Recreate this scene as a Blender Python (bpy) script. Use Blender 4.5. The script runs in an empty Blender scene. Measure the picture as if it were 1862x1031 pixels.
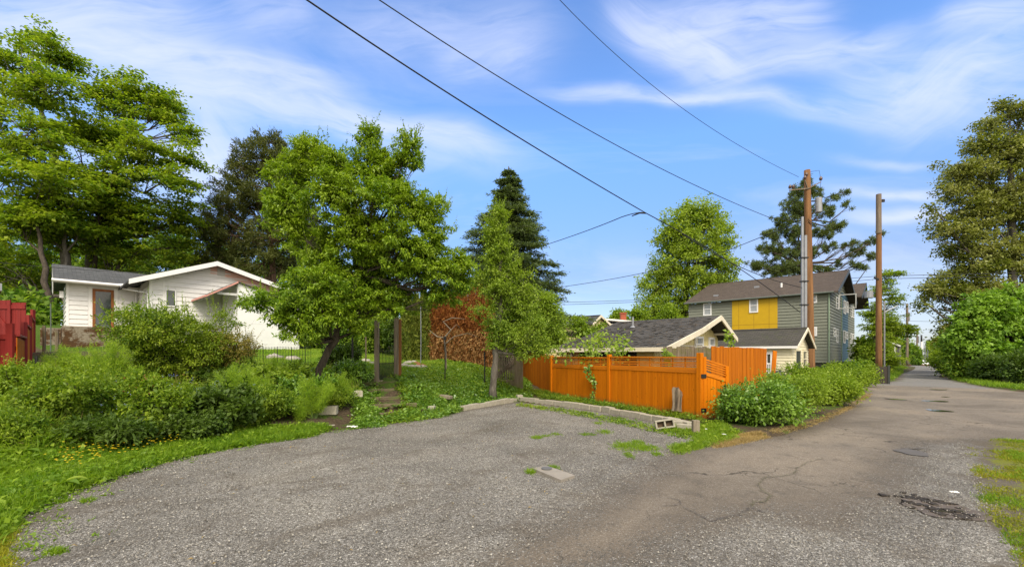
import bpy, math, random
import numpy as np
from mathutils import Vector, Matrix

# ---------------------------------------------------------------- camera, world, sun, exposure
SC = bpy.context.scene
COL = SC.collection
F, CX, HY, CH = 800.0, 931.0, 645.0, 1.65      # focal length in photo pixels, principal column, horizon row, eye height
cam_d = bpy.data.cameras.new("camera")
cam = bpy.data.objects.new("camera", cam_d)
COL.objects.link(cam)
cam.location = (0, 0, CH)
cam.rotation_euler = (math.radians(90), 0, 0)
cam_d.sensor_width = 36.0
cam_d.lens = 36.0 * F / 1862.0
cam_d.shift_y = (HY - 515.5) / 1862.0
cam_d.clip_start = 0.05
cam_d.clip_end = 4000
SC.camera = cam

SUN_EL, SUN_AZ = math.radians(47), math.radians(172)   # azimuth clockwise from +Y
W = bpy.data.worlds.new("World")
SC.world = W
W.use_nodes = True
sun_d = bpy.data.lights.new("sun", 'SUN')
sun_d.energy = 2.1
sun_d.angle = math.radians(24)
sun_d.color = (1.0, 0.91, 0.77)
sun = bpy.data.objects.new("sun", sun_d)
COL.objects.link(sun)
sdir = Vector((math.sin(SUN_AZ) * math.cos(SUN_EL), math.cos(SUN_AZ) * math.cos(SUN_EL), math.sin(SUN_EL)))
sun.rotation_euler = sdir.to_track_quat('Z', 'Y').to_euler()
SC.view_settings.view_transform = 'Standard'
SC.view_settings.look = 'None'
SC.view_settings.gamma = 1.0
SC.view_settings.use_curve_mapping = False
SC.view_settings.exposure = 0.9
SC.render.engine = 'CYCLES'
SC.cycles.max_bounces = 6
SC.cycles.diffuse_bounces = 3
SC.cycles.transmission_bounces = 3
SC.cycles.transparent_max_bounces = 4
SC.cycles.use_denoising = True


class NT:
    """small helper round a node tree"""
    def __init__(s, tree):
        s.t = tree; s.n = tree.nodes; s.l = tree.links
    def node(s, typ, **kw):
        n = s.n.new(typ)
        for k, v in kw.items():
            setattr(n, k, v)
        return n
    def put(s, sock, v):
        if v is None: return
        if hasattr(v, 'node') or isinstance(v, bpy.types.NodeSocket):
            s.l.new(v, sock)
        else:
            if sock.type == 'RGBA' and len(v) == 3: v = (*v, 1)
            sock.default_value = v
    def math(s, op, a, b=None, c=None, clamp=False):
        n = s.node('ShaderNodeMath', operation=op, use_clamp=clamp)
        s.put(n.inputs[0], a)
        if b is not None: s.put(n.inputs[1], b)
        if c is not None: s.put(n.inputs[2], c)
        return n.outputs[0]
    def mix(s, f, a, b, mode='MIX'):
        n = s.node('ShaderNodeMix', data_type='RGBA', blend_type=mode)
        s.put(n.inputs[0], f); s.put(n.inputs[6], a); s.put(n.inputs[7], b)
        return n.outputs[2]
    def ramp(s, fac, stops, interp='LINEAR'):
        n = s.node('ShaderNodeValToRGB')
        n.color_ramp.interpolation = interp
        e = n.color_ramp.elements
        while len(e) > 1: e.remove(e[-1])
        for i, (p, c) in enumerate(stops):
            if not isinstance(c, (tuple, list)): c = (c, c, c)
            if i == 0: el = e[0]; el.position = p
            else: el = e.new(p)
            el.color = (*c[:3], 1)
        s.put(n.inputs[0], fac)
        return n.outputs[0]
    def noise(s, vec, scale, detail=4, rough=0.55, dist=0.0):
        n = s.node('ShaderNodeTexNoise')
        s.put(n.inputs['Vector'], vec)
        n.inputs['Scale'].default_value = scale; n.inputs['Detail'].default_value = detail
        n.inputs['Roughness'].default_value = rough; n.inputs['Distortion'].default_value = dist
        return n.outputs[0]
    def vor(s, vec, scale, feature='F1', out=0, rand=1.0):
        n = s.node('ShaderNodeTexVoronoi', feature=feature)
        s.put(n.inputs['Vector'], vec)
        n.inputs['Scale'].default_value = scale
        n.inputs['Randomness'].default_value = rand
        return n.outputs[out]
    def xyz(s, v):
        n = s.node('ShaderNodeSeparateXYZ'); s.put(n.inputs[0], v); return n.outputs
    def comb(s, x, y, z):
        n = s.node('ShaderNodeCombineXYZ')
        s.put(n.inputs[0], x); s.put(n.inputs[1], y); s.put(n.inputs[2], z); return n.outputs[0]
    def attr(s, name):
        n = s.node('ShaderNodeAttribute', attribute_name=name); return n.outputs['Fac']
    def maprange(s, v, a, b, c=0.0, d=1.0, smooth=False):
        n = s.node('ShaderNodeMapRange', interpolation_type='SMOOTHSTEP' if smooth else 'LINEAR')
        s.put(n.inputs[0], v)
        for i, q in enumerate((a, b, c, d)): n.inputs[i + 1].default_value = q
        return n.outputs[0]
    def bump(s, h, strength=0.5, dist=0.02):
        n = s.node('ShaderNodeBump'); s.put(n.inputs['Height'], h)
        n.inputs['Strength'].default_value = strength; n.inputs['Distance'].default_value = dist
        return n.outputs[0]


def build_world():
    t = NT(W.node_tree); t.n.clear()
    sky = t.node('ShaderNodeTexSky', sky_type='NISHITA', sun_disc=False)
    sky.sun_elevation = SUN_EL; sky.sun_rotation = SUN_AZ
    sky.air_density = 1.0; sky.dust_density = 0.6; sky.ozone_density = 2.2
    d = t.node('ShaderNodeTexCoord').outputs['Generated']
    x, y, z = t.xyz(d)
    yy = t.math('MAXIMUM', y, 0.02)
    gx = t.math('DIVIDE', x, yy); gz = t.math('DIVIDE', z, yy)      # direction on the vertical plane north of the place
    g = t.comb(gx, gz, 0.0)
    wn = t.node('ShaderNodeTexNoise'); t.put(wn.inputs['Vector'], g); wn.inputs['Scale'].default_value = 2.2; wn.inputs['Detail'].default_value = 3
    warp = t.node('ShaderNodeVectorMath', operation='MULTIPLY_ADD')
    t.put(warp.inputs[0], wn.outputs['Color']); warp.inputs[1].default_value = (.16, .16, 0); t.put(warp.inputs[2], g)
    off = t.node('ShaderNodeVectorMath', operation='ADD'); t.put(off.inputs[0], warp.outputs[0]); off.inputs[1].default_value = (-.08, -.08, 0)
    wx, wz, _ = t.xyz(off.outputs[0])
    total = None
    def streak(p, q, w, amp):
        nonlocal total
        ax, az = (p[0] - CX) / F, (HY - p[1]) / F; bx, bz = (q[0] - CX) / F, (HY - q[1]) / F
        ln = math.hypot(bx - ax, bz - az); ux, uz = (bx - ax) / ln, (bz - az) / ln; mx, mz = (ax + bx) / 2, (az + bz) / 2
        dx = t.math('SUBTRACT', wx, mx); dz = t.math('SUBTRACT', wz, mz)
        al = t.math('ADD', t.math('MULTIPLY', dx, ux), t.math('MULTIPLY', dz, uz))
        pe = t.math('SUBTRACT', t.math('MULTIPLY', dz, ux), t.math('MULTIPLY', dx, uz))
        e = t.math('ADD', t.math('POWER', t.math('ABSOLUTE', t.math('DIVIDE', al, ln / 2)), 4.0),
                   t.math('POWER', t.math('ABSOLUTE', t.math('DIVIDE', pe, w / F)), 2.0))
        m = t.math('MULTIPLY', t.math('POWER', 2.718, t.math('MULTIPLY', e, -1.0)), amp)
        fib = t.noise(t.comb(t.math('MULTIPLY', al, 2.5), t.math('MULTIPLY', pe, 13.0), amp * 7.1), 1.6, 5, .6, .6)
        m = t.math('MULTIPLY', m, t.maprange(fib, .3, .62, .26, 1.35))
        total = m if total is None else t.math('ADD', total, m)
    for s in [((-150, 120), (420, 60), 90, .5), ((100, 260), (520, 330), 60, .55), ((1500, 130), (1900, 180), 70, .4), ((1300, 470), (1900, 500), 60, .3), ((600, 60), (1000, 40), 60, .3), ((150, 85), (620, 175), 30, .85), ((260, 155), (900, 285), 30, 1.0), ((330, 230), (420, 330), 55, .8),
              ((-60, 60), (330, 10), 70, .55), ((700, 330), (860, 250), 40, .2), ((790, 120), (1010, 80), 46, .38),
              ((1110, 10), (1330, 140), 34, .9), ((1180, 60), (1500, 20), 60, .7), ((1260, 150), (1680, 55), 26, .6), ((1010, 165), (1400, 185), 13, .85),
              ((1330, 190), (1640, 215), 22, .45), ((1600, 210), (1900, 60), 60, .55), ((1720, 40), (1900, 20), 30, .6),
              ((1520, 350), (1720, 352), 10, .8), ((1530, 400), (1720, 388), 13, .95), ((1500, 292), (1700, 296), 9, .35),
              ((1080, 470), (1180, 470), 30, .25), ((420, 45), (560, 20), 45, .35), ((1560, 560), (1700, 600), 50, .3)]:
        streak(*s)
    front = t.maprange(y, .02, .12)
    cl = t.math('MULTIPLY', total, front)
    # soft veil over the whole dome
    hz = t.math('MAXIMUM', t.math('ADD', t.math('ABSOLUTE', z), .12), .05)
    pl = t.comb(t.math('DIVIDE', x, hz), t.math('MULTIPLY', t.math('DIVIDE', y, hz), 1.8), 0.0)
    veil = t.maprange(t.noise(pl, .9, 6, .6, .8), .52, .85, 0, .5)
    cl = t.math('ADD', cl, t.math('MULTIPLY', veil, .7))
    hsv = t.node('ShaderNodeHueSaturation')
    hsv.inputs['Hue'].default_value = .507; hsv.inputs['Saturation'].default_value = 1.04; hsv.inputs['Value'].default_value = SKY_V
    t.put(hsv.inputs['Color'], sky.outputs[0])
    el = t.maprange(z, 0.0, .7)
    tint = t.ramp(el, [(0, (.37, .37, .43)), (.25, (.40, .41, .46)), (.6, (.59, .77, .88)), (1, (.6, .75, .88))])
    sc = t.mix(1.0, t.mix(1.0, hsv.outputs[0], tint, 'MULTIPLY'), (2, 2, 2), 'MULTIPLY')
    cl = t.math('SUBTRACT', 1.0, t.math('POWER', 2.718, t.math('MULTIPLY', cl, -1.15)))
    c = t.mix(t.math('MULTIPLY', cl, .92, clamp=True), sc, CLOUD)
    # unseen bright cloud added overhead and behind the viewer as warm fill light
    back = t.math('MAXIMUM', t.maprange(y, .3, -.3, 0, 1, True), t.maprange(z, .62, .85, 0, 1, True))
    patch = t.maprange(t.noise(d, 1.8, 5, .6, .5), .3, .6, .6, 1)
    c = t.mix(t.math('MULTIPLY', back, patch), c, BACK)
    bg = t.node('ShaderNodeBackground'); t.put(bg.inputs[0], c); bg.inputs[1].default_value = 0.1
    out = t.node('ShaderNodeOutputWorld'); t.l.new(bg.outputs[0], out.inputs[0])

SKY_V = 0.96
SKY_LOW, SKY_HIGH = (.75, .95, 1.3), (1.3, 1.35, 1.6)
CLOUD = (4.8, 5.15, 6.6)
BACK = (8.2, 7.5, 6.3)
build_world()

# ---------------------------------------------------------------- helpers
rng = np.random.default_rng(7)
random.seed(7)
UX, UY = 0.684, 0.730       # direction of the alley (receding right)
VX, VY = -0.730, 0.684      # across it (receding left)
ROT = math.atan2(UY, UX)

def P(px, py, Z): return np.array([(px - CX) / F * Z, Z, CH - (py - HY) / F * Z])
def G(px, py, z=0.0):
    Z = (CH - z) * F / (py - HY); return np.array([(px - CX) / F * Z, Z])

def tag(o, label=None, cat=None, group=None, kind=None):
    if label: o['label'] = label
    if cat: o['category'] = cat
    if group: o['group'] = group
    if kind: o['kind'] = kind
    return o
def empty(name, loc, rz=0.0, label=None, cat=None, group=None):
    o = bpy.data.objects.new(name, None); COL.objects.link(o)
    o.location = tuple(float(v) for v in loc); o.rotation_euler = (0, 0, rz); o.empty_display_size = .2
    return tag(o, label, cat, group)
def link(name, me, mat, parent=None):
    o = bpy.data.objects.new(name, me); COL.objects.link(o)
    if mat is not None:
        for m in (mat if isinstance(mat, (list, tuple)) else [mat]): me.materials.append(m)
    if parent is not None: o.parent = parent
    return o

class MB:
    def __init__(s): s.v = []; s.f = []
    def add(s, vs, fs):
        k = len(s.v); s.v += [tuple(map(float, p)) for p in vs]; s.f += [tuple(i + k for i in f) for f in fs]; return s
    def box(s, x0, x1, y0, y1, z0, z1):
        return s.add([(x0, y0, z0), (x1, y0, z0), (x1, y1, z0), (x0, y1, z0), (x0, y0, z1), (x1, y0, z1), (x1, y1, z1), (x0, y1, z1)],
                     [(0, 3, 2, 1), (4, 5, 6, 7), (0, 1, 5, 4), (1, 2, 6, 5), (2, 3, 7, 6), (3, 0, 4, 7)])
    def slab(s, pts, d):
        """polygon pts (CCW seen from the outside), thickened by vector d to its back"""
        n = len(pts); a = [np.array(p, float) for p in pts]; b = [p + np.array(d, float) for p in a]
        fs = [tuple(range(n)), tuple(range(2 * n - 1, n - 1, -1))]
        fs += [(i, i + n, (i + 1) % n + n, (i + 1) % n) for i in range(n)]
        return s.add(a + b, fs)
    def beam(s, p, q, w, h, up=(0, 0, 1)):
        """box section beam from p to q: w across, h along up"""
        p = Vector(p); q = Vector(q); d = (q - p).normalized(); u = Vector(up)
        r = d.cross(u)
        if r.length < 1e-4: r = d.cross(Vector((0, 1, 0)))
        r.normalize(); u = r.cross(d).normalized()
        vs = []
        for c in (p, q):
            for a, b in ((-1, -1), (1, -1), (1, 1), (-1, 1)): vs.append(c + r * (a * w / 2) + u * (b * h / 2))
        return s.add(vs, [(0, 1, 2, 3), (7, 6, 5, 4), (0, 4, 5, 1), (1, 5, 6, 2), (2, 6, 7, 3), (3, 7, 4, 0)])
    def tube(s, pts, rad, n=8, cap=True):
        pts = [Vector(p) for p in pts]
        if not hasattr(rad, '__len__'): rad = [rad] * len(pts)
        base = len(s.v); prev = None
        for i, p in enumerate(pts):
            d = (pts[min(i + 1, len(pts) - 1)] - pts[max(i - 1, 0)])
            if d.length < 1e-9: d = Vector((0, 0, 1))
            d.normalize()
            r = d.cross(Vector((0, 0, 1)) if abs(d.z) < .95 else Vector((1, 0, 0))) if prev is None else prev - d * prev.dot(d)
            if r.length < 1e-6: r = d.cross(Vector((1, .3, 0)))
            r.normalize(); prev = r; u = d.cross(r)
            for k in range(n):
                a = 2 * math.pi * k / n
                s.v.append(tuple(p + (r * math.cos(a) + u * math.sin(a)) * rad[i]))
        for i in range(len(pts) - 1):
            for k in range(n):
                a = base + i * n + k; b = base + i * n + (k + 1) % n
                s.f.append((a, b, b + n, a + n))
        if cap:
            s.f.append(tuple(base + k for k in range(n - 1, -1, -1)))
            s.f.append(tuple(base + (len(pts) - 1) * n + k for k in range(n)))
        return s
    def build(s, name, mat, parent=None, bevel=0.0, smooth=False):
        me = bpy.data.meshes.new(name); me.from_pydata(s.v, [], s.f); me.update()
        if smooth:
            for p in me.polygons: p.use_smooth = True
        o = link(name, me, mat, parent)
        if bevel:
            m = o.modifiers.new('bevel', 'BEVEL'); m.width = bevel; m.segments = 2; m.limit_method = 'ANGLE'
        return o

def np_mesh(name, verts, quads, attrs=None, tri=False):
    """fast mesh from numpy arrays"""
    me = bpy.data.meshes.new(name)
    k = quads.shape[1]
    me.vertices.add(len(verts)); me.vertices.foreach_set('co', verts.astype(np.float32).ravel())
    me.loops.add(quads.size); me.loops.foreach_set('vertex_index', quads.astype(np.int32).ravel())
    me.polygons.add(len(quads)); me.polygons.foreach_set('loop_start', np.arange(0, quads.size, k, dtype=np.int32))
    try: me.polygons.foreach_set('loop_total', np.full(len(quads), k, dtype=np.int32))
    except Exception: pass
    for an, (dom, arr) in (attrs or {}).items():
        a = me.attributes.new(an, 'FLOAT', dom); a.data.foreach_set('value', arr.astype(np.float32).ravel())
    me.update(calc_edges=True)
    return me

# ---------------------------------------------------------------- materials
def new_mat(name):
    m = bpy.data.materials.new(name); m.use_nodes = True
    t = NT(m.node_tree); b = t.n['Principled BSDF']
    return m, t, b
def objco(t): return t.node('ShaderNodeTexCoord').outputs['Object']
def plain(name, col, rough=.6, var=.12, scale=6, metal=0.0, spec=.4, bump=0.0, dirt=None):
    m, t, b = new_mat(name); c = objco(t)
    n = t.noise(c, scale, 6, .65)
    lo = tuple(v * (1 - var) for v in col); hi = tuple(min(1, v * (1 + var)) for v in col)
    cc = t.ramp(n, [(.3, lo), (.7, hi)])
    if dirt:
        cc = t.mix(t.maprange(t.noise(c, scale * .35, 7, .7), .5, .72, 0, dirt[1]), cc, dirt[0])
    t.put(b.inputs['Base Color'], cc)
    b.inputs['Roughness'].default_value = rough; b.inputs['Metallic'].default_value = metal; b.inputs['Specular IOR Level'].default_value = spec
    if bump: t.put(b.inputs['Normal'], t.bump(t.noise(c, scale * 8, 5, .6), bump, .01))
    return m
def wood(name, col, dark, rough=.7, scale=14, stretch=(1, 1, .07), var=.5, moss=None, board=None):
    m, t, b = new_mat(name)
    mp = t.node('ShaderNodeMapping'); mp.inputs['Scale'].default_value = stretch; t.put(mp.inputs[0], objco(t))
    n = t.noise(mp.outputs[0], scale, 7, .7, .4); n2 = t.noise(objco(t), 1.3, 4, .6)
    cc = t.mix(t.maprange(n, .35, .68), dark, col)
    cc = t.mix(t.maprange(n2, .4, .75, 0, var), cc, tuple(v * .72 for v in col))
    if moss: cc = t.mix(t.maprange(t.noise(objco(t), 3.0, 6, .7), .48, .62), cc, moss)
    if board:
        x, y, z = t.xyz(objco(t)); wn = t.node('ShaderNodeTexWhiteNoise', noise_dimensions='1D'); t.put(wn.inputs['W'], t.math('FLOOR', t.math('DIVIDE', x, board)))
        cc = t.mix(1.0, cc, t.ramp(wn.outputs[0], [(0, (.88, .86, .84)), (.5, (1, 1, 1)), (1, (1.07, 1.09, 1.06))]), 'MULTIPLY')
        kn = t.vor(t.comb(t.math('MULTIPLY', x, 7.0), t.math('MULTIPLY', y, 7.0), t.math('MULTIPLY', z, 2.6)), 1.0)
        cc = t.mix(t.maprange(kn, .05, .11, .55, 0), cc, tuple(v * .35 for v in dark))
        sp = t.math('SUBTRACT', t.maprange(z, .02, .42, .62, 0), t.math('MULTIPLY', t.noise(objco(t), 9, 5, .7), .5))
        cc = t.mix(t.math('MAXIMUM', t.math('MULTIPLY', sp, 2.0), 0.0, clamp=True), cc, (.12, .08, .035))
        st = t.noise(t.comb(t.math('MULTIPLY', x, 3.0), t.math('MULTIPLY', y, 3.0), t.math('MULTIPLY', z, .5)), 3.0, 6, .7)
        cc = t.mix(t.maprange(st, .56, .75, 0, .35), cc, tuple(v * .45 for v in col))
    t.put(b.inputs['Base Color'], cc); b.inputs['Roughness'].default_value = rough; b.inputs['Specular IOR Level'].default_value = .12 if board else .25
    t.put(b.inputs['Normal'], t.bump(n, .4, .01))
    return m
def shingles(name, cols, axis='y', row=.14, w=.3, moss=None, slope=1.0):
    """asphalt shingles: courses step with height, tabs run along the ridge axis"""
    m, t, b = new_mat(name); x, y, z = t.xyz(objco(t))
    al = y if axis == 'y' else x
    hh = t.math('MULTIPLY', z, slope)
    v = t.comb(t.math('ADD', al, t.math('MULTIPLY', t.noise(objco(t), 2.0, 2), .05)), hh, 0.0)
    br = t.node('ShaderNodeTexBrick'); t.put(br.inputs['Vector'], v)
    br.inputs['Scale'].default_value = 1.0; br.inputs['Brick Width'].default_value = w; br.inputs['Row Height'].default_value = row
    br.inputs['Mortar Size'].default_value = .012; br.inputs['Mortar Smooth'].default_value = .3; br.inputs['Bias'].default_value = 0.0
    t.put(br.inputs['Color1'], cols[0]); t.put(br.inputs['Color2'], cols[1]); t.put(br.inputs['Mortar'], tuple(c * .35 for c in cols[0]))
    n = t.noise(objco(t), 45, 3, .7); n2 = t.noise(objco(t), 1.6, 5, .6)
    cc = t.mix(t.maprange(n, .3, .7, 0, .5), br.outputs[0], cols[2])
    cc = t.mix(t.maprange(n2, .4, .7, 0, .45), cc, tuple(c * .6 for c in cols[0]))
    if moss: cc = t.mix(t.maprange(t.noise(objco(t), 3.2, 7, .75), .54, .66, 0, .8), cc, moss)
    t.put(b.inputs['Base Color'], cc); b.inputs['Roughness'].default_value = .9; b.inputs['Specular IOR Level'].default_value = .2
    fr = t.math('FRACT', t.math('DIVIDE', hh, row))
    h = t.math('ADD', t.math('MULTIPLY', fr, -1.0), t.math('MULTIPLY', br.outputs[1], -.8))
    h = t.math('ADD', h, t.math('MULTIPLY', n, .5))
    t.put(b.inputs['Normal'], t.bump(h, .7, .02))
    return m
def leafmat(name, stops, trans=.35, rough=.5, spec=.3, big=None, k=1.7):
    """leaves: colour of each leaf drawn from a range, light passing through"""
    m, t, b = new_mat(name)
    stops = [(p, (min(.8, c[0] * k * 1.06), min(.8, c[1] * k), c[2] * k * .9)) for p, c in stops]
    r = t.attr('rnd')
    cc = t.ramp(r, stops)
    n = t.noise(objco(t), .55, 3, .6)
    cc = t.mix(t.maprange(n, .38, .66, 0, .5), cc, big or tuple(min(1, c * f) for c, f in zip(stops[-1][1], (1.15, 1.05, .8))))
    t.put(b.inputs['Base Color'], cc); b.inputs['Roughness'].default_value = rough; b.inputs['Specular IOR Level'].default_value = spec
    tr = t.node('ShaderNodeBsdfTranslucent')
    t.put(tr.inputs[0], t.mix(1.0, cc, (1.25, 1.35, .55), 'MULTIPLY'))
    mx = t.node('ShaderNodeMixShader'); mx.inputs[0].default_value = trans
    t.l.new(b.outputs[0], mx.inputs[1]); t.l.new(tr.outputs[0], mx.inputs[2])
    t.l.new(mx.outputs[0], t.n['Material Output'].inputs[0])
    return m
def glassmat(name, col=(.03, .04, .045)):
    m, t, b = new_mat(name)
    n = t.noise(objco(t), 3, 3)
    t.put(b.inputs['Base Color'], t.ramp(n, [(.35, tuple(c * .6 for c in col)), (.65, tuple(c * 1.6 for c in col))]))
    b.inputs['Roughness'].default_value = .06; b.inputs['Specular IOR Level'].default_value = .9
    return m

M = {}
def mats():
    M['bark'] = wood('bark', (.13, .105, .08), (.035, .028, .022), .95, 9, (1, 1, .25))
    M['bark_grey'] = wood('bark_grey', (.2, .18, .15), (.06, .05, .04), .95, 7, (1, 1, .3))
    M['bark_brown'] = wood('bark_brown', (.17, .11, .075), (.05, .03, .02), .95, 7, (1, 1, .3))
    M['twig'] = plain('twig', (.07, .055, .04), .9)
    M['maple'] = leafmat('maple_leaf', [(0, (.035, .075, .008)), (.5, (.075, .14, .014)), (1, (.17, .22, .022))], .5, k=1.95)
    M['maple_far'] = leafmat('far_maple_leaf', [(0, (.06, .105, .012)), (.5, (.115, .18, .02)), (1, (.2, .27, .04))], .42, k=1.85)
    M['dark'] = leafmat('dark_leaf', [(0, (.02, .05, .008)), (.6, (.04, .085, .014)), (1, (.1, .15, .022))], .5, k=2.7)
    M['cedar'] = leafmat('cedar_spray', [(0, (.018, .028, .007)), (.6, (.037, .05, .012)), (1, (.065, .08, .02))], .25, k=2.0)
    M['spruce'] = leafmat('spruce_needle', [(0, (.02, .035, .02)), (.6, (.035, .055, .028)), (1, (.06, .085, .035))], .3, k=2.6)
    M['pine'] = leafmat('pine_needle', [(0, (.022, .038, .014)), (.6, (.042, .065, .022)), (1, (.08, .11, .035))], .3, k=2.2)
    M['plum'] = leafmat('plum_leaf', [(0, (.05, .11, .008)), (.5, (.11, .2, .016)), (1, (.2, .29, .022))], .36, .42, k=1.5)
    M['lime'] = leafmat('lime_leaf', [(0, (.07, .13, .012)), (.5, (.14, .23, .02)), (1, (.2, .29, .03))], .4, k=1.35)
    M['apple'] = leafmat('apple_leaf', [(0, (.06, .11, .014)), (.5, (.11, .18, .02)), (1, (.18, .26, .035))], .4)
    M['poplar'] = leafmat('poplar_leaf', [(0, (.045, .068, .01)), (.5, (.1, .135, .016)), (.93, (.17, .2, .03)), (1, (.3, .34, .17))], .35, .5, k=1.35)
    M['bigleaf'] = leafmat('bigleaf', [(0, (.035, .09, .01)), (.5, (.08, .17, .018)), (1, (.16, .27, .04))], .35)
    M['bush'] = leafmat('bush_leaf', [(0, (.04, .08, .01)), (.5, (.075, .14, .014)), (1, (.17, .23, .018))], .35)
    M['bush_tip'] = leafmat('bush_tip_leaf', [(0, (.06, .08, .014)), (.5, (.13, .14, .025)), (1, (.2, .16, .05))], .3)
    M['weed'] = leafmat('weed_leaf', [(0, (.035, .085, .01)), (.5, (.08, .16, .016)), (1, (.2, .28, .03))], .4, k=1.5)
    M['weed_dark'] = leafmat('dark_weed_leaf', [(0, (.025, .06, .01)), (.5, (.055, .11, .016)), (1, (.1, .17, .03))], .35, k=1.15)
    M['grass'] = leafmat('grass_blade', [(0, (.05, .13, .008)), (.5, (.11, .23, .012)), (1, (.22, .34, .03))], .4, .5, k=1.15)
    M['lawn'] = leafmat('lawn_blade', [(0, (.05, .12, .01)), (.6, (.1, .2, .015)), (1, (.2, .27, .04))], .4, .5)
    M['mossy'] = leafmat('moss_blade', [(0, (.1, .15, .01)), (.6, (.2, .26, .015)), (1, (.34, .34, .03))], .3, .6, k=1.0)
    M['straw'] = leafmat('straw_blade', [(0, (.17, .12, .06)), (.6, (.32, .245, .125)), (1, (.45, .37, .2))], .3, .7, k=1.0)
    M['fennel'] = leafmat('fennel_frond', [(0, (.07, .14, .012)), (.5, (.13, .22, .02)), (1, (.22, .31, .03))], .45, .5)
    M['ivy'] = leafmat('ivy_leaf', [(0, (.03, .08, .012)), (.5, (.07, .15, .02)), (1, (.14, .24, .035))], .3, .35, .5)
    M['red_leaf'] = leafmat('red_young_leaf', [(0, (.16, .08, .03)), (1, (.24, .14, .04))], .35, k=1.0)
    M['hedge_green'] = leafmat('arborvitae_green', [(0, (.035, .06, .01)), (.5, (.08, .11, .02)), (1, (.15, .18, .03))], .3, .7, k=1.8)
    M['hedge_dead'] = leafmat('arborvitae_dead', [(0, (.1, .03, .01)), (.5, (.2, .075, .025)), (1, (.32, .15, .05))], .35, .8, .1, big=(.3, .16, .07), k=1.6)
    M['hedge_straw'] = leafmat('arborvitae_bare', [(0, (.12, .06, .025)), (.5, (.2, .11, .05)), (1, (.3, .2, .1))], .1, .8, .1)
    M['flower_y'] = leafmat('yellow_petal', [(0, (.7, .5, .02)), (1, (.8, .62, .03))], .2, k=1.0)
    M['flower_b'] = leafmat('blue_petal', [(0, (.12, .16, .4)), (1, (.2, .26, .55))], .2)
    M['white_paint'] = plain('white_paint', (.74, .73, .71), .55, .04, 3, bump=.05)
    M['white_trim'] = plain('white_trim', (.82, .81, .79), .5, .03)
    M['shed_white'] = plain('shed_white', (.8, .8, .79), .6, .04, 2)
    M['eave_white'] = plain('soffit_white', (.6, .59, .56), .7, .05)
    M['pink'] = plain('pink_soffit_and_glow', (.72, .46, .38), .6, .06, 2)
    M['pink_edge'] = plain('pink_edge', (.62, .3, .25), .6, .08)
    M['cream'] = plain('cream_paint', (.72, .61, .3), .7, .12, 3, dirt=((.3, .24, .12), .35))
    M['cream_worn'] = plain('worn_cream_paint', (.76, .7, .5), .75, .08, 3, dirt=((.36, .31, .24), .75), bump=.1)
    M['cream_trim'] = plain('cream_trim', (.72, .65, .5), .7, .1, 4, dirt=((.35, .3, .22), .4))
    M['grey_siding'] = plain('grey_green_siding', (.2, .21, .165), .7, .06, 2)
    M['yellow_panel'] = plain('ochre_panel', (.55, .34, .004), .6, .05, 2)
    M['blue_panel'] = plain('blue_siding', (.07, .14, .19), .7, .06, 2)
    M['green_trim'] = plain('pale_green_trim', (.26, .34, .24), .6)
    M['dark_trim'] = plain('dark_trim', (.04, .045, .04), .5)
    M['gutter_grey'] = plain('dark_green_gutter', (.1, .12, .1), .45)
    M['far_grey'] = plain('far_grey_siding', (.12, .115, .105), .8)
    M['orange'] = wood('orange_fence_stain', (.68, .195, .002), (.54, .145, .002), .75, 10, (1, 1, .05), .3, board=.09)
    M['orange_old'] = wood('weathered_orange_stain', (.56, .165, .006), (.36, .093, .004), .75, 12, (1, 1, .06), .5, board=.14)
    M['orange_rail'] = wood('orange_rail', (.74, .22, .004), (.52, .145, .004), .65, 12, (.08, .08, 1), .4)
    M['red'] = wood('red_fence_paint', (.27, .028, .022), (.17, .016, .014), .6, 9, (1, 1, .06), .35)
    M['old_wood'] = wood('weathered_wood', (.25, .2, .14), (.1, .075, .05), .9, 14, (1, 1, .08), .4, moss=(.14, .13, .05))
    M['grey_wood'] = wood('grey_wood', (.32, .27, .2), (.14, .11, .08), .9, 14, (1, 1, .08), .4)
    M['step_wood'] = wood('step_timber', (.2, .16, .1), (.09, .07, .045), .9, 14, (.1, .1, 1), .4, moss=(.1, .13, .03))
    M['pole'] = wood('pole_wood', (.32, .165, .07), (.1, .048, .022), .85, 6, (1, 1, .06), .75)
    M['pole_grey'] = wood('grey_pole_wood', (.3, .24, .18), (.12, .09, .06), .85, 11, (1, 1, .05), .45)
    M['stump'] = wood('stump_wood', (.34, .27, .19), (.03, .022, .016), .95, 13, (1, 1, .08), .6)
    M['galv'] = plain('galvanised', (.3, .31, .33), .5, .1, 4, metal=.4)
    M['black'] = plain('black_metal', (.015, .015, .015), .4)
    M['cable'] = plain('cable_black', (.012, .012, .014), .6)
    M['porcelain'] = plain('porcelain', (.1, .06, .05), .3)
    M['door_wood'] = wood('door_frame_wood', (.33, .12, .035), (.2, .07, .02), .5, 12, (1, 1, .1), .3)
    M['glass'] = glassmat('window_glass')
    M['glass_pale'] = plain('pale_window_blind', (.33, .35, .36), .25, .1, spec=.6)
    M['roof_dark'] = shingles('cottage_shingles', [(.085, .08, .07), (.14, .13, .12), (.045, .042, .04)], 'y', .05, .32, (.12, .085, .05), 1.0)
    M['roof_garage'] = shingles('garage_shingles', [(.075, .07, .058), (.12, .11, .092), (.045, .042, .035)], 'y', .06, .3, (.07, .08, .03))
    M['roof_brown'] = shingles('brown_shingles', [(.1, .08, .066), (.15, .118, .098), (.065, .05, .042)], 'y', .07, .34)
    M['roof_grey'] = shingles('grey_shingles', [(.1, .105, .11), (.17, .175, .18), (.06, .062, .068)], 'x', .055, .34)
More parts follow.
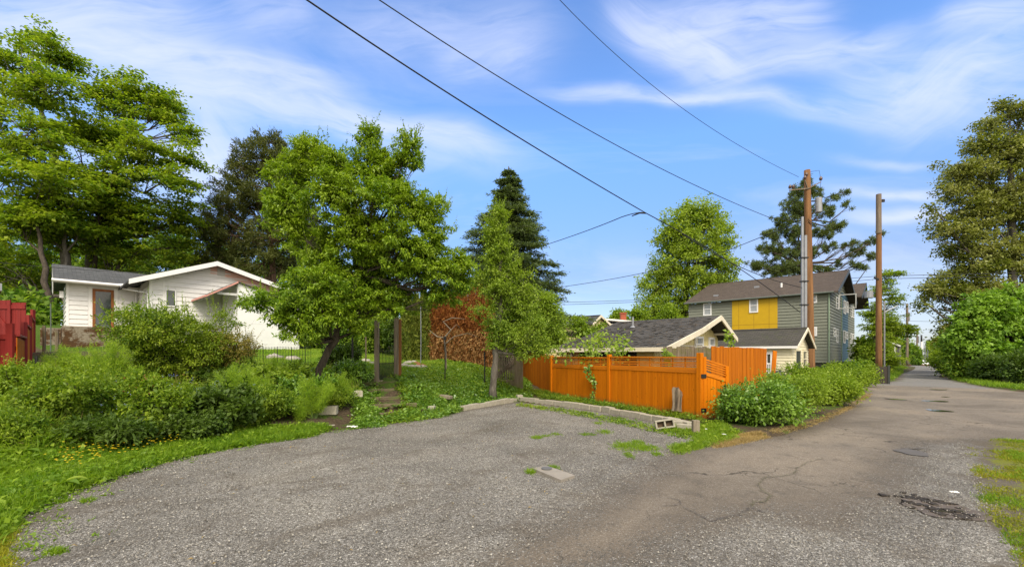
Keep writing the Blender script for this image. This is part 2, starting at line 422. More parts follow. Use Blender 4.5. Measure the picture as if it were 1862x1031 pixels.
    M['roof_grey_y'] = shingles('grey_shingles_main', [(.09, .09, .095), (.14, .145, .15), (.05, .052, .055)], 'y', .06, .34)
    M['brick_red'] = plain('chimney_brick', (.32, .08, .04), .9, .25, 12)
    M['block'] = plain('concrete_block', (.36, .33, .26), .9, .2, 9, dirt=((.16, .15, .09), .6), bump=.25)
    M['block_pale'] = plain('pale_concrete', (.45, .41, .33), .9, .18, 9, dirt=((.2, .19, .12), .5), bump=.25)
    M['stone'] = plain('pale_stone', (.36, .33, .28), .9, .2, 9, bump=.2)
    M['stone_red'] = plain('red_brick_piece', (.3, .1, .06), .9, .25, 9, bump=.2)
    M['plastic_white'] = plain('white_plastic', (.75, .74, .7), .5, .05)
    M['soil'] = plain('bare_soil', (.1, .068, .04), .95, .35, 12, bump=.4)
    # moss streaked concrete retaining wall
    m, t, b = new_mat('mossy_concrete'); c = objco(t)
    n = t.noise(c, .9, 8, .75, .3); n2 = t.noise(c, 9, 6, .7)
    cc = t.mix(t.maprange(n2, .3, .7), (.17, .14, .1), (.3, .26, .2))
    cc = t.mix(t.maprange(n, .47, .53), cc, t.mix(n2, (.03, .016, .006), (.12, .055, .015)))
    x, y, z = t.xyz(c)
    ln = t.maprange(t.math('ABSOLUTE', t.math('SUBTRACT', t.math('FRACT', t.math('MULTIPLY', z, 3.0)), .5)), .0, .035, .45, 1)
    cc = t.mix(1.0, cc, ln, 'MULTIPLY')
    t.put(b.inputs['Base Color'], cc); b.inputs['Roughness'].default_value = .95
    t.put(b.inputs['Normal'], t.bump(n2, .6, .03)); M['mossy'+'_concrete'] = m
    # puddle water
    m, t, b = new_mat('puddle_water'); b.inputs['Base Color'].default_value = (.05, .045, .035, 1); b.inputs['Roughness'].default_value = .03
    b.inputs['Specular IOR Level'].default_value = 1.0; t.put(b.inputs['Normal'], t.bump(t.noise(objco(t), 6, 2), .03, .01)); M['water'] = m
mats()

# ---------------------------------------------------------------- terrain
def sdist(pts, poly):
    """signed distance of points (N,2) to a polygon: positive inside"""
    poly = np.asarray(poly, float); d = np.full(len(pts), 1e9); ins = np.zeros(len(pts), bool)
    for i in range(len(poly)):
        a = poly[i]; b = poly[(i + 1) % len(poly)]; ab = b - a
        t = np.clip(((pts - a) @ ab) / max(ab @ ab, 1e-9), 0, 1)
        d = np.minimum(d, np.hypot(*(pts - a - t[:, None] * ab).T))
        c = (a[1] > pts[:, 1]) != (b[1] > pts[:, 1])
        with np.errstate(divide='ignore', invalid='ignore'):
            xi = (b[0] - a[0]) * (pts[:, 1] - a[1]) / (b[1] - a[1] + 1e-12) + a[0]
        ins ^= c & (pts[:, 0] < xi)
    return np.where(ins, d, -d)
def gp(l, z=0.0): return [G(x, y, z) for x, y in l]
FLAT = [(-5.2, -8)] + [(-4.6, 2.0), (-4.4, 3.4)] + gp([(30, 935), (110, 895), (300, 833), (440, 806), (560, 787), (640, 776), (760, 762), (850, 745), (940, 729),
        (1100, 747), (1200, 764), (1290, 782), (1340, 796), (1420, 792), (1500, 765), (1545, 735), (1575, 712)]) + \
       [(17.8, 22.8), (12, 31), (16, 34), (22.3, 26.2), (24.4, 28.1)] + [(63.5, 70), (67.8, 69.8)] + gp([(1730, 690), (1790, 703), (1862, 713)]) + [(45, 16), (60, -8)]
FLAT = [tuple(map(float, p)) for p in FLAT]
ASPH = gp([(1120, 1040), (1200, 985), (1300, 949), (1360, 928), (1431, 935), (1502, 945), (1560, 925), (1620, 893), (1652, 842), (1676, 804), (1862, 800)]) + \
       [(60, 7), (60, 40), (90, 110), (20, 60)] + gp([(1545, 735), (1500, 762), (1420, 790), (1340, 800), (1290, 808), (1240, 820), (1180, 862), (1100, 905), (1000, 975), (860, 1060)])
ASPH = [tuple(map(float, p)) for p in ASPH]
VERGE = [tuple(map(float, p)) for p in gp([(1752, 800), (1862, 798), (2400, 812), (2400, 1000), (2300, 1300), (1900, 1200), (1862, 1031), (1830, 975), (1790, 930), (1775, 870)])]
PADSOUTH = -8.0
ctrl = [P(-60, 700, 10.5), P(55, 693, 10.5), P(10, 700, 8.0), P(200, 640, 21), P(100, 640, 21), P(250, 640, 21), P(60, 640, 17), P(300, 700, 11.5), P(450, 690, 12.5),
        P(705, 693, 13.6), P(600, 700, 12.2), P(546, 637, 25.5), P(420, 637, 24), P(528, 655, 19), P(728, 662, 19), P(800, 660, 20), P(745, 668, 16.5), P(860, 668, 19),
        P(640, 662, 19), P(895, 712, 15.5), P(940, 694, 19), P(950, 690, 21.5), P(1000, 718, 17.6), P(1100, 735, 14.6), P(800, 700, 14.3), P(850, 715, 14.6), P(1278, 768, 10.9),
        P(760, 740, 12), P(870, 728, 15), P(400, 745, 9.8), P(200, 760, 8.6), P(60, 800, 6.8), P(0, 850, 6), P(500, 745, 10.6),
        (7, 16, .15), (9, 20, .1), (14, 24, .05), (12, 30, .2), (-2, 30, 1.6), (5, 28, .8), (15, 45, .6), (0, 45, 2), (-20, 40, 2.5), (-25, 25, 3.1), (-22, 22, 1.9), (-20, 60, 3), (20, 80, 1),
        (30, 50, .7), (-15, 5, .9), (-15, 0, .7), (-12, -8, .5), (-9, 2, .35), (-30, 10, 1.5), (40, 80, .6), (52, 78, .5)]
ctrl = np.array([tuple(map(float, c)) for c in ctrl])
def _tps(r): return np.where(r > 1e-9, r * r * np.log(r + 1e-12), 0)
_n = len(ctrl)
_K = _tps(np.hypot(ctrl[:, None, 0] - ctrl[None, :, 0], ctrl[:, None, 1] - ctrl[None, :, 1])) + np.eye(_n) * 1.5
_A = np.block([[_K, np.c_[np.ones(_n), ctrl[:, :2]]], [np.c_[np.ones(_n), ctrl[:, :2]].T, np.zeros((3, 3))]])
_w = np.linalg.solve(_A, np.r_[ctrl[:, 2], 0, 0, 0])
def sm(t): t = np.clip(t, 0, 1); return t * t * (3 - 2 * t)
def hgt(x, y):
    x = np.atleast_1d(np.asarray(x, float)); y = np.atleast_1d(np.asarray(y, float))
    z = np.empty(len(x))
    for s in range(0, len(x), 20000):
        xs, ys = x[s:s + 20000], y[s:s + 20000]
        r = np.hypot(xs[:, None] - ctrl[None, :, 0], ys[:, None] - ctrl[None, :, 1])
        z[s:s + 20000] = _tps(r) @ _w[:_n] + _w[_n] + _w[_n + 1] * xs + _w[_n + 2] * ys
    z = np.clip(z, 0.0, 3.4)
    far = sm((np.hypot(x, y - 20) - 38) / 30)
    z = z * (1 - far) + far * (np.where(x < 5, 2.6, .5))
    z = np.where(x > 26, np.minimum(z, .35 + .5 * sm((y - 30) / 30)), z)
    d = -sdist(np.c_[x, y], FLAT)
    wdt = np.where(x < 0.5, 1.3, 1.6)
    k = sm(d / wdt)
    lump = .03 * np.sin(x * 3.1 + y * 1.7) * np.sin(y * 2.3 - x) + .02 * np.sin(x * 7.3 + 1) * np.sin(y * 6.1)
    zz = -.035 + (z + .035) * (.12 * np.clip(d / .1, 0, 1) + .88 * k) + lump * k
    zz = np.where(d > 0, np.maximum(zz, -.035 + np.clip(d * .8, 0, .07)), -.035)
    # foot of the garden steps cut into the bank
    k2 = np.clip(1.25 - np.abs(x - np.interp(y, [11.2, 13.6], [-2.85, -4.15])) / .85, 0, 1); k2 = sm(k2) * (y > 10.9) * (y < 13.75)
    zz = np.where(d > 0, zz * (1 - k2) + k2 * np.minimum(zz, np.interp(y, [10.9, 11.25, 11.3, 11.85, 11.9, 12.35, 12.4, 12.9, 12.95, 13.45, 13.5, 14], [-.02, .0, .08, .1, .24, .26, .38, .4, .55, .58, .74, .8])), zz)
    # ground falls away beyond the crest of the alley
    al = x * UX + y * UY; lt = np.abs(x * VX + y * VY)
    kk = sm((al - 80) / 14) * (1 - sm((lt - 4) / 12)) * (d > 0)
    zz = zz * (1 - kk) + kk * -.03 - np.clip((al - 95) * .05, 0, 1.9) * (d > 0)
    return zz
def h1(x, y): return float(hgt([x], [y])[0])
def T(px, py, zlo=3.0, zhi=70.0):
    """where the ray through a photo pixel first meets the terrain"""
    Z = np.concatenate([np.arange(zlo, 25, .04), np.arange(25, zhi, .2)])
    x = (px - CX) / F * Z; z = CH - (py - HY) / F * Z
    i = np.nonzero(z <= np.maximum(hgt(x, Z), 0))[0]
    k = i[0] if len(i) else len(Z) - 1
    return np.array([x[k], Z[k], max(h1(x[k], Z[k]), 0.0)])
def Tp(l): return [tuple(T(x, y)[:2]) for x, y in l]

def ground_mesh():
    xs = np.concatenate([-np.geomspace(1500, 32, 16), np.arange(-30, -14, .8), np.arange(-14, 7, .2), np.arange(7, 24, .4), np.arange(24, 75, 2.0), np.geomspace(77, 1500, 16)])
    ys = np.concatenate([-np.geomspace(1500, 12, 12), np.arange(-10, 2, 1.0), np.arange(2, 22, .2), np.arange(22, 32, .5), np.arange(32, 100, 2.0), np.geomspace(102, 2000, 18)])
    Xg, Yg = np.meshgrid(xs, ys); z = hgt(Xg.ravel(), Yg.ravel())
    v = np.c_[Xg.ravel(), Yg.ravel(), z]; nx, ny = len(xs), len(ys)
    i = np.arange((nx - 1) * (ny - 1)); r, c = i // (nx - 1), i % (nx - 1)
    a = r * nx + c
    q = np.c_[a, a + 1, a + nx + 1, a + nx]
    lawn = sdist(v[:, :2], LAWN)
    me = np_mesh('ground', v, q, {'lawn': ('POINT', lawn)})
    for p in me.polygons: p.use_smooth = True
    m, t, b = new_mat('soil_and_grass'); c = objco(t)
    n = t.noise(c, 1.2, 8, .7); n2 = t.noise(c, 22, 6, .7)
    soil = t.mix(t.maprange(n2, .3, .7), (.035, .026, .016), (.13, .095, .06))
    gr = t.mix(t.maprange(n2, .3, .7), (.03, .065, .008), (.1, .17, .02))
    f = t.maprange(t.math('ADD', n, t.math('MULTIPLY', t.maprange(t.attr('lawn'), -.5, .5), .35)), .5, .6)
    t.put(b.inputs['Base Color'], t.mix(f, soil, gr)); b.inputs['Roughness'].default_value = .95; b.inputs['Specular IOR Level'].default_value = .15
    t.put(b.inputs['Normal'], t.bump(n2, .8, .06))
    tag(link('ground', me, m), kind='structure')

LAWN = [(-15, 22), (-10.5, 17.5), (-6, 15.2), (-4.0, 14.6), (-2.6, 16), (-1.5, 18), (-3, 24), (-8, 30), (-20, 34), (-60, 20)]

def drive_material():
    m, t, b = new_mat('drive_surface'); c = objco(t); cx_, cy_, _ = t.xyz(c)
    ed = t.noise(c, 2.2, 6, .7); ed2 = t.noise(c, 9, 5, .7)
    e = t.math('ADD', t.math('MULTIPLY', t.math('SUBTRACT', ed, .5), 1.1), t.math('MULTIPLY', t.math('SUBTRACT', ed2, .5), .7))
    asp0 = t.math('ADD', t.attr('asph'), e)
    # gravel: two sizes of stone
    g1 = t.vor(c, 62, out=1); g1d = t.vor(c, 62, 'DISTANCE_TO_EDGE'); g2 = t.vor(c, 118, out=1); g2d = t.vor(c, 118, 'DISTANCE_TO_EDGE')
    s1 = t.xyz(g1)[0]; s2 = t.xyz(g2)[0]
    asp = t.maprange(t.math('ADD', asp0, t.math('MULTIPLY', t.math('SUBTRACT', s2, .5), .9)), -.06, .06)
    st = t.ramp(s1, [(0, (.095, .09, .08)), (.35, (.24, .229, .208)), (.7, (.405, .392, .365)), (.93, (.57, .557, .53)), (1, (.72, .71, .68))])
    st2 = t.ramp(s2, [(0, (.095, .089, .08)), (.5, (.27, .259, .237)), (.85, (.48, .466, .435)), (1, (.7, .688, .66))])
    gmix = t.maprange(t.noise(c, 30, 2), .42, .58)
    gc = t.mix(gmix, t.mix(t.maprange(g1d, 0, .12), (.04, .036, .03), st), t.mix(t.maprange(g2d, 0, .12), (.045, .04, .034), st2))
    tone = t.noise(c, .55, 5, .6, .4)
    gc = t.mix(1.0, gc, t.ramp(tone, [(.3, (.66, .64, .61)), (.5, (.98, .96, .93)), (.7, (1.3, 1.27, 1.2))]), 'MULTIPLY')
    dirt = t.math('MAXIMUM', t.maprange(t.noise(c, 1.1, 7, .7, .6), .53, .66, 0, .7), t.math('MULTIPLY', t.maprange(t.noise(t.comb(t.math('ADD', t.math('MULTIPLY', cx_, .7), t.math('MULTIPLY', cy_, -.65)), t.math('MULTIPLY', t.math('ADD', cx_, cy_), .12), 0.0), 1.5, 5, .6, .5), .54, .66), .5))
    gc = t.mix(dirt, gc, t.mix(t.noise(c, 70, 4), (.07, .055, .04), (.2, .17, .135)))
    sandy = t.maprange(t.attr('sand'), -1.2, .6, 0, .55, True)
    gc = t.mix(sandy, gc, t.mix(t.noise(c, 60, 4), (.2, .175, .145), (.42, .38, .32)))
    # asphalt: fine aggregate, patches, stains
    a1 = t.xyz(t.vor(c, 110, out=1))[0]; big = t.noise(c, .32, 6, .6, .8); mid = t.noise(c, 2.4, 6, .65)
    ac = t.ramp(a1, [(0, (.118, .095, .072)), (.5, (.168, .141, .111)), (.85, (.217, .186, .15)), (1, (.34, .31, .265))])
    ac = t.mix(.25, ac, (.16, .138, .11))
    ac = t.mix(1.0, ac, t.ramp(big, [(.32, (.7, .69, .68)), (.48, (1, 1, 1)), (.66, (1.3, 1.27, 1.22))]), 'MULTIPLY')
    ac = t.mix(t.maprange(mid, .54, .68, 0, .55), ac, (.085, .075, .063)); ac = t.mix(t.maprange(t.noise(c, 7.0, 6, .8), .58, .7, 0, .4), ac, (.23, .205, .17))
    edge = t.maprange(t.math('ABSOLUTE', t.attr('asph')), 0, .7, .5, 0)
    ac = t.mix(edge, ac, (.1, .08, .06))
    # tyre worn, hairline cracks
    wv = t.node('ShaderNodeVectorMath', operation='ADD'); t.put(wv.inputs[0], c)
    ns = t.node('ShaderNodeTexNoise'); t.put(ns.inputs['Vector'], c); ns.inputs['Scale'].default_value = 1.6; ns.inputs['Detail'].default_value = 6
    sc = t.node('ShaderNodeVectorMath', operation='SCALE'); t.put(sc.inputs[0], ns.outputs['Color']); sc.inputs['Scale'].default_value = .9
    t.l.new(sc.outputs[0], wv.inputs[1])
    cr = t.vor(wv.outputs[0], .42, 'DISTANCE_TO_EDGE')
    crm = t.math('MULTIPLY', t.maprange(cr, .0, .006, 1, 0), t.maprange(t.noise(c, .5, 3), .44, .56))
    cr2 = t.vor(wv.outputs[0], 2.3, 'DISTANCE_TO_EDGE')
    crm2 = t.math('MULTIPLY', t.maprange(cr2, .0, .022, .7, 0), t.maprange(t.noise(c, .8, 3), .56, .64))
    ac = t.mix(t.math('MAXIMUM', crm, crm2), ac, (.035, .03, .024))
    ac = t.mix(t.maprange(t.attr('newroad'), -.6, .2, 0, .7), ac, t.mix(a1, (.12, .12, .118), (.24, .24, .235)))
    col = t.mix(asp, gc, ac)
    # moss and turf patches on the verge
    vn = t.noise(c, 1.5, 7, .7); v2 = t.noise(c, 26, 5, .7)
    vf = t.math('ADD', t.math('MULTIPLY', t.maprange(t.attr('verge'), -.5, .9, -1, 1), .3), vn)
    soil = t.mix(v2, (.07, .055, .038), (.2, .165, .12))
    moss = t.mix(v2, (.08, .11, .01), (.3, .31, .02))
    col = t.mix(t.maprange(vf, .4, .52, 0, .85), col, soil)
    col = t.mix(t.maprange(t.math('ADD', vf, t.math('MULTIPLY', t.math('SUBTRACT', v2, .5), .3)), .56, .66, 0, .9), col, moss)
    # dirt skirt beside the planting
    col = t.mix(t.maprange(t.math('ADD', t.attr('rim'), t.math('MULTIPLY', e, .35)), .0, .45, .75, 0), col, t.mix(v2, (.06, .045, .03), (.16, .125, .085)))
    t.put(b.inputs['Base Color'], col)
    b.inputs['Roughness'].default_value = .88; b.inputs['Specular IOR Level'].default_value = .25
    hg = t.mix(gmix, t.comb(t.maprange(g1d, 0, .25), 0, 0), t.comb(t.maprange(g2d, 0, .25, 0, .6), 0, 0))
    hh = t.xyz(hg)[0]
    hh = t.math('ADD', hh, t.math('MULTIPLY', s1, .5))
    ha = t.math('ADD', t.math('MULTIPLY', a1, .22), t.math('MULTIPLY', t.math('MAXIMUM', crm, crm2), -.8))
    hmx = t.node('ShaderNodeMix'); t.put(hmx.inputs[0], asp); t.put(hmx.inputs[2], hh); t.put(hmx.inputs[3], ha)
    t.put(b.inputs['Normal'], t.bump(hmx.outputs[0], .75, .014))
    return m

def zsurf(x, y):
    z = .010 * np.sin(x * .9 + 1) * np.sin(y * .7) + .006 * np.sin(x * 2.9) * np.sin(y * 2.3 + 1)
    return z * np.clip(1.5 - y / 30, 0, 1)
def drive():
    """gravel pad, alley and verge: one surface cut into three sheets along shared cell edges"""
    step = .2
    xs = np.arange(-10, 62, step); ys = np.concatenate([np.arange(-8, 30, step), np.arange(30, 92, step)])
    Xg, Yg = np.meshgrid(xs, ys); pts = np.c_[Xg.ravel(), Yg.ravel()]
    fl = sdist(pts, FLAT); asph = sdist(pts, ASPH); ver = sdist(pts, VERGE)
    nx, ny = len(xs), len(ys)
    i = np.arange((nx - 1) * (ny - 1)); r, c = i // (nx - 1), i % (nx - 1); a = r * nx + c
    q = np.c_[a, a + 1, a + nx + 1, a + nx]
    cx = pts[a] + step / 2
    keep = fl[q].max(1) > -.35
    ca = asph[q].mean(1); cv = ver[q].mean(1)
    kind = np.where(cv > 0, 2, np.where((ca > 0) | (cx[:, 0] > 4.2), 1, 0))
    z = zsurf(pts[:, 0], pts[:, 1])
    lip = np.clip(-fl / .35, 0, 1) * -.12
    pot = np.array(G(1700, 922)); pd = np.hypot((pts[:, 0] - pot[0]) / .75, (pts[:, 1] - pot[1]) / .28)
    z = z + lip
    sand = -np.hypot((pts[:, 0] - G(760, 790)[0]) / 1.5, (pts[:, 1] - G(760, 790)[1]) / .6)
    nr = (pts @ np.array([UX, UY])) - 31.5
    mat = drive_material()
    at = {'asph': asph, 'verge': ver, 'rim': fl, 'sand': sand, 'newroad': nr}
    for k, nm in enumerate(['gravel_pad', 'alley_road', 'grass_verge']):
        qq = q[keep & (kind == k)]
        u, inv = np.unique(qq.ravel(), return_inverse=True)
        me = np_mesh(nm, np.c_[pts[u], z[u]], inv.reshape(-1, 4), {n: ('POINT', v[u]) for n, v in at.items()})
        for p in me.polygons: p.use_smooth = True
        tag(link(nm, me, mat), kind='structure')

# ---------------------------------------------------------------- foliage
def unit(v): return v / np.maximum(np.linalg.norm(v, axis=-1, keepdims=True), 1e-9)
def leaf_geo(c, d, n, L, Wd, fold=.12):
    """rhombic leaves: base c, direction d, face normal n"""
    s = unit(np.cross(d, n)); n = unit(np.cross(s, d))
    L = np.broadcast_to(np.asarray(L, float).reshape(-1, 1), (len(c), 1)); Wd = np.broadcast_to(np.asarray(Wd, float).reshape(-1, 1), (len(c), 1))
    v = np.stack([c, c + d * L * .45 + s * Wd / 2 + n * L * fold, c + d * L - n * L * fold, c + d * L * .45 - s * Wd / 2 + n * L * fold], 1).reshape(-1, 3)
    q = np.arange(len(c) * 4).reshape(-1, 4)
    return v, q
def leaf_obj(name, parts, mat, parent=None, r=None):
    V = []; Q = []; R = []; k = 0
    for v, q in parts:
        V.append(v); Q.append(q + k); k += len(v); R.append(r.random(len(q)))
    me = np_mesh(name, np.concatenate(V), np.concatenate(Q), {'rnd': ('FACE', np.concatenate(R))})
    return link(name, me, mat, parent)

def clumps(r, lobes, n, shell=.55, gap=.0):
    """clump centres spread through the lobes (cx,cy,cz,rx,ry,rz)"""
    L = np.array(lobes, float); w = (L[:, 3] * L[:, 5]) ** 1.0; w /= w.sum()
    cnt = np.maximum(3, (w * n).astype(int)); out = []; li = []
    for i, l in enumerate(L):
        u = unit(r.normal(size=(cnt[i], 3))); rad = (shell + (1.02 - shell) * r.random(cnt[i]) ** .8)
        out.append(l[:3] + u * rad[:, None] * l[3:6]); li += [i] * cnt[i]
    c = np.concatenate(out); li = np.array(li)
    if gap > 0:
        f = np.sin(c[:, 0] * 2.1 / SCL[0] + 1.3) * np.sin(c[:, 1] * 2.3 / SCL[0]) + np.sin(c[:, 2] * 2.7 / SCL[0] + c[:, 0] * 1.1 / SCL[0])
        k = f > (-1.3 + gap); c = c[k]; li = li[k]
    return c, li
SCL = [1.0]

def spray(r, c, ctr, m, rc, L, Wd, droop=.2, style='leaf', flat=.6):
    """m leaves about every clump centre"""
    N = len(c); cc = np.repeat(c, m, 0); out = unit(cc - ctr)
    if style == 'leaf':
        tw = unit(r.normal(size=(N, 3)) + unit(c - (ctr[::m] if len(ctr) == len(cc) else ctr)) * 1.1 + np.array([0, 0, .15]))
        twr = np.repeat(tw, m, 0); tt = r.random((N * m, 1)) * 2 - 1
        p = cc + twr * tt * rc * 1.1 + r.normal(size=(N * m, 3)) * rc * np.array([.42, .42, .42 * flat])
        d = unit(twr * .5 + r.normal(size=(N * m, 3)) * .75 + out * .5 + np.array([0, 0, -droop]))
        n = unit(r.normal(size=(N * m, 3)) * .55 + np.array([0, 0, 1.0]) + out * .35)
        return leaf_geo(p, d, n, L * (.6 + .7 * r.random(N * m)), Wd * (.6 + .7 * r.random(N * m)))
    if style == 'tuft':       # needles radiating from the twig
        d = unit(r.normal(size=(N * m, 3)) + out * .55 + np.array([0, 0, .45]))
        p = cc + r.normal(size=(N * m, 3)) * rc * .35
        n = unit(r.normal(size=(N * m, 3)))
        return leaf_geo(p, d, n, L * (.7 + .6 * r.random(N * m)), Wd, 0)
    if style == 'sheet':      # flat layered boughs of a maple
        p = cc + r.normal(size=(N * m, 3)) * rc * np.array([.75, .75, .16]) 
        d = unit(r.normal(size=(N * m, 3)) * np.array([1, 1, .35]) + out * .6 + np.array([0, 0, -droop]))
        n = unit(r.normal(size=(N * m, 3)) * .4 + np.array([0, 0, 1.0]))
        return leaf_geo(p, d, n, L * (.6 + .7 * r.random(N * m)), Wd * (.6 + .7 * r.random(N * m)))

def lobe(px, py, Z, rx, rz, ry=None, dz=0):
    p = P(px, py, Z + dz); k = Z / F
    return (*p, rx * k, (ry if ry is not None else rx) * k * .8, rz * k)

def tree(name, label, group, base, trunk_pts, trunk_r, lobes, nclump, m, rc, L, Wd, mat, bark='bark', style='leaf', droop=.2, shell=.5, gap=0.0, seed=1,
         twig=.02, limb=.4, cat='tree', scl=1.0, extra=None, twigs=.5):
    r = np.random.default_rng(seed); SCL[0] = scl
    base = np.array(base, float)
    e = empty(name, base, 0, label, cat, group)
    tp = np.array(trunk_pts, float)
    c, li = clumps(r, lobes, nclump, shell, gap)
    Lb = np.array(lobes, float)
    ctr = np.repeat(Lb[li, :3], m, 0)
    parts = [spray(r, c - base, ctr - base, m, rc, L, Wd, droop, style)]
    if extra: parts += extra(r, base)
    leaf_obj('crown', parts, mat, e, r)
    mb = MB(); k = len(tp)
    if k:
        tpb = tp - base; rad = np.linspace(trunk_r, trunk_r * .35, k)
        # uneven trunk: resample with wobble
        pts = [tpb[0]]; rr = [trunk_r * 1.35]
        for i in range(k - 1):
            for q in (1 / 3, 2 / 3, 1):
                pts.append(tpb[i] * (1 - q) + tpb[i + 1] * q + r.normal(size=3) * trunk_r * .22 * np.array([1, 1, 0])); rr.append((rad[i] * (1 - q) + rad[i + 1] * q) * (.92 + .16 * r.random()))
        mb.tube(pts, rr, 9)
        for i, l in enumerate(Lb):
            lc = l[:3] - base
            dist = np.linalg.norm(tpb - lc - np.array([0, 0, -.0]), axis=1) + np.maximum(0, tpb[:, 2] - lc[2] + .15 * l[5]) * 2
            j = int(np.argmin(dist)); a = tpb[j]
            mid = (a + lc) / 2 + np.array([0, 0, -.12]) * np.linalg.norm(lc - a) + r.normal(size=3) * .06 * np.linalg.norm(lc - a)
            R0 = min(rad[j] * .6, trunk_r * limb)
            mb.tube([a, a * .5 + mid * .5 + r.normal(size=3) * R0 * .5, mid, mid * .5 + lc * .5 + r.normal(size=3) * R0 * .5, lc], [R0, R0 * .8, R0 * .62, R0 * .48, R0 * .35], 6, False)
            for cc in (c[li == i] - base):
                if r.random() > twigs: continue
                s0 = (mid if r.random() < .35 else lc)
                mm = (s0 + cc) / 2 + r.normal(size=3) * .1 * np.linalg.norm(cc - s0)
                mb.tube([s0, mm, cc], [max(twig, R0 * .25), twig, twig * .35], 3, False)
    mb.build('trunk', M[bark] if cat == 'tree' else M['twig'], e, smooth=True).name = 'trunk' if cat == 'tree' else 'stem'
    return e

def scatter_poly(r, poly, n):
    poly = np.array(poly); lo = poly.min(0); hi = poly.max(0); out = []
    tot = 0
    while tot < n:
        p = lo + r.random((n * 2, 2)) * (hi - lo); p = p[sdist(p, poly) > 0]; out.append(p); tot += len(p)
        if len(p) == 0: break
    return np.concatenate(out)[:n]

def blades(r, xy, L, Wd, lean=.35, z0=0.0, per=1, spread=.0):
    xy = np.repeat(xy, per, 0) + r.normal(size=(len(xy) * per, 2)) * spread
    z = np.maximum(hgt(xy[:, 0], xy[:, 1]), z0); c = np.c_[xy, z - .01]
    d = unit(r.normal(size=c.shape) * lean * np.array([1, 1, 0]) + np.array([0, 0, 1.0]))
    n = unit(r.normal(size=c.shape) * np.array([1, 1, .2]))
    return leaf_geo(c, d, n, L * (.5 + .9 * r.random(len(c))), Wd, .1)
def lowleaves(r, xy, L, Wd, hmax, per=5, spread=.08, up=.6):
    """low broad leafed plants: leaves at random heights in a mat"""
    K = np.repeat(xy, per, 0) + r.normal(size=(len(xy) * per, 2)) * spread
    hp = np.repeat(r.random(len(xy)) ** 1.3, per) * hmax
    z = np.maximum(hgt(K[:, 0], K[:, 1]), -.01) + hp * r.random(len(K))
    c = np.c_[K, z]
    d = unit(r.normal(size=c.shape) * np.array([1, 1, .4]) + np.array([0, 0, up * .5])); n = unit(r.normal(size=c.shape) * .5 + np.array([0, 0, 1.0]))
    return leaf_geo(c, d, n, L * (.5 + .9 * r.random(len(c))), Wd * (.5 + .9 * r.random(len(c))))

def shoots(lobes, n, ln, L, Wd, m=16, up=.9):
    def f(r, base):
        Lb = np.array(lobes); i = r.integers(0, len(Lb), n); u = unit(r.normal(size=(n, 3)) + np.array([0, 0, .9])); st = Lb[i, :3] + u * Lb[i, 3:6] * .8 - base
        d = unit(u * .55 + np.array([0, 0, up]) + r.normal(size=(n, 3)) * .3); l = ln * (.4 + .8 * r.random(n))
        s = np.tile((np.arange(m) + .5) / m, n)[:, None]; D = np.repeat(d, m, 0); c = np.repeat(st, m, 0) + D * s * np.repeat(l, m)[:, None] + np.array([0, 0, -.12]) * s ** 2 * np.repeat(l, m)[:, None]
        dd = unit(r.normal(size=c.shape) + D * .9 + np.array([0, 0, -.1])); k = (1.1 - .6 * s[:, 0])
        stem = leaf_geo(st, d, unit(r.normal(size=d.shape)), l, .012 * L / .08, 0)
        return [leaf_geo(c, dd, unit(r.normal(size=c.shape) * .5 + (0, 0, 1.)), L * k * (.7 + .5 * r.random(len(c))), Wd * k), stem]
    return f
def shrub(name, label, group, cx_px, base_py, wpx, hpx, mat, L=.06, Wd=.03, n=90, m=40, rc=.16, Z=None, seed=1, style='leaf', cat='shrub', droop=.1, nl=6, gap=0.0, shell=.4, depth=1.0, base=None, L2=None):
    """a bush whose foot stands where pixel (cx, base) meets the ground"""
    r = np.random.default_rng(seed)
    b = np.array(base, float) if base is not None else T(cx_px, base_py)
    if Z is not None: b = P(cx_px, base_py, Z); b[2] = max(h1(b[0], b[1]), -.02) if abs(h1(b[0], b[1]) - b[2]) < .6 else b[2]
    k = b[1] / F; w, h = wpx * k, hpx * k
    lobes = [(b[0], b[1], b[2] + h * .45, w * .34, w * .3 * depth, h * .42)]
    for i in range(nl):
        a = 2 * math.pi * (i + r.random() * .6) / nl; hh = .3 + .45 * r.random(); q = .28 + .1 * r.random()
        lobes.append((b[0] + math.cos(a) * w * q, b[1] + math.sin(a) * w * q * .8 * depth, b[2] + h * hh, w * .2, w * .2, h * (.2 + .12 * r.random())))
    return tree(name, label, group, b, [b, b + (0, 0, h * .35)], max(.015, w * .02), lobes, n, m, rc, L, Wd, mat, style=style, droop=droop, seed=seed, cat=cat, twig=.006, shell=shell, gap=gap, scl=max(.3, w * .3), twigs=.35, extra=shoots(lobes, int(n * (.34 if 'weed' in name or 'alley' in name else .16)), h * (.5 if 'weed' in name else .36), L * 1.15, Wd * 1.1, 12))

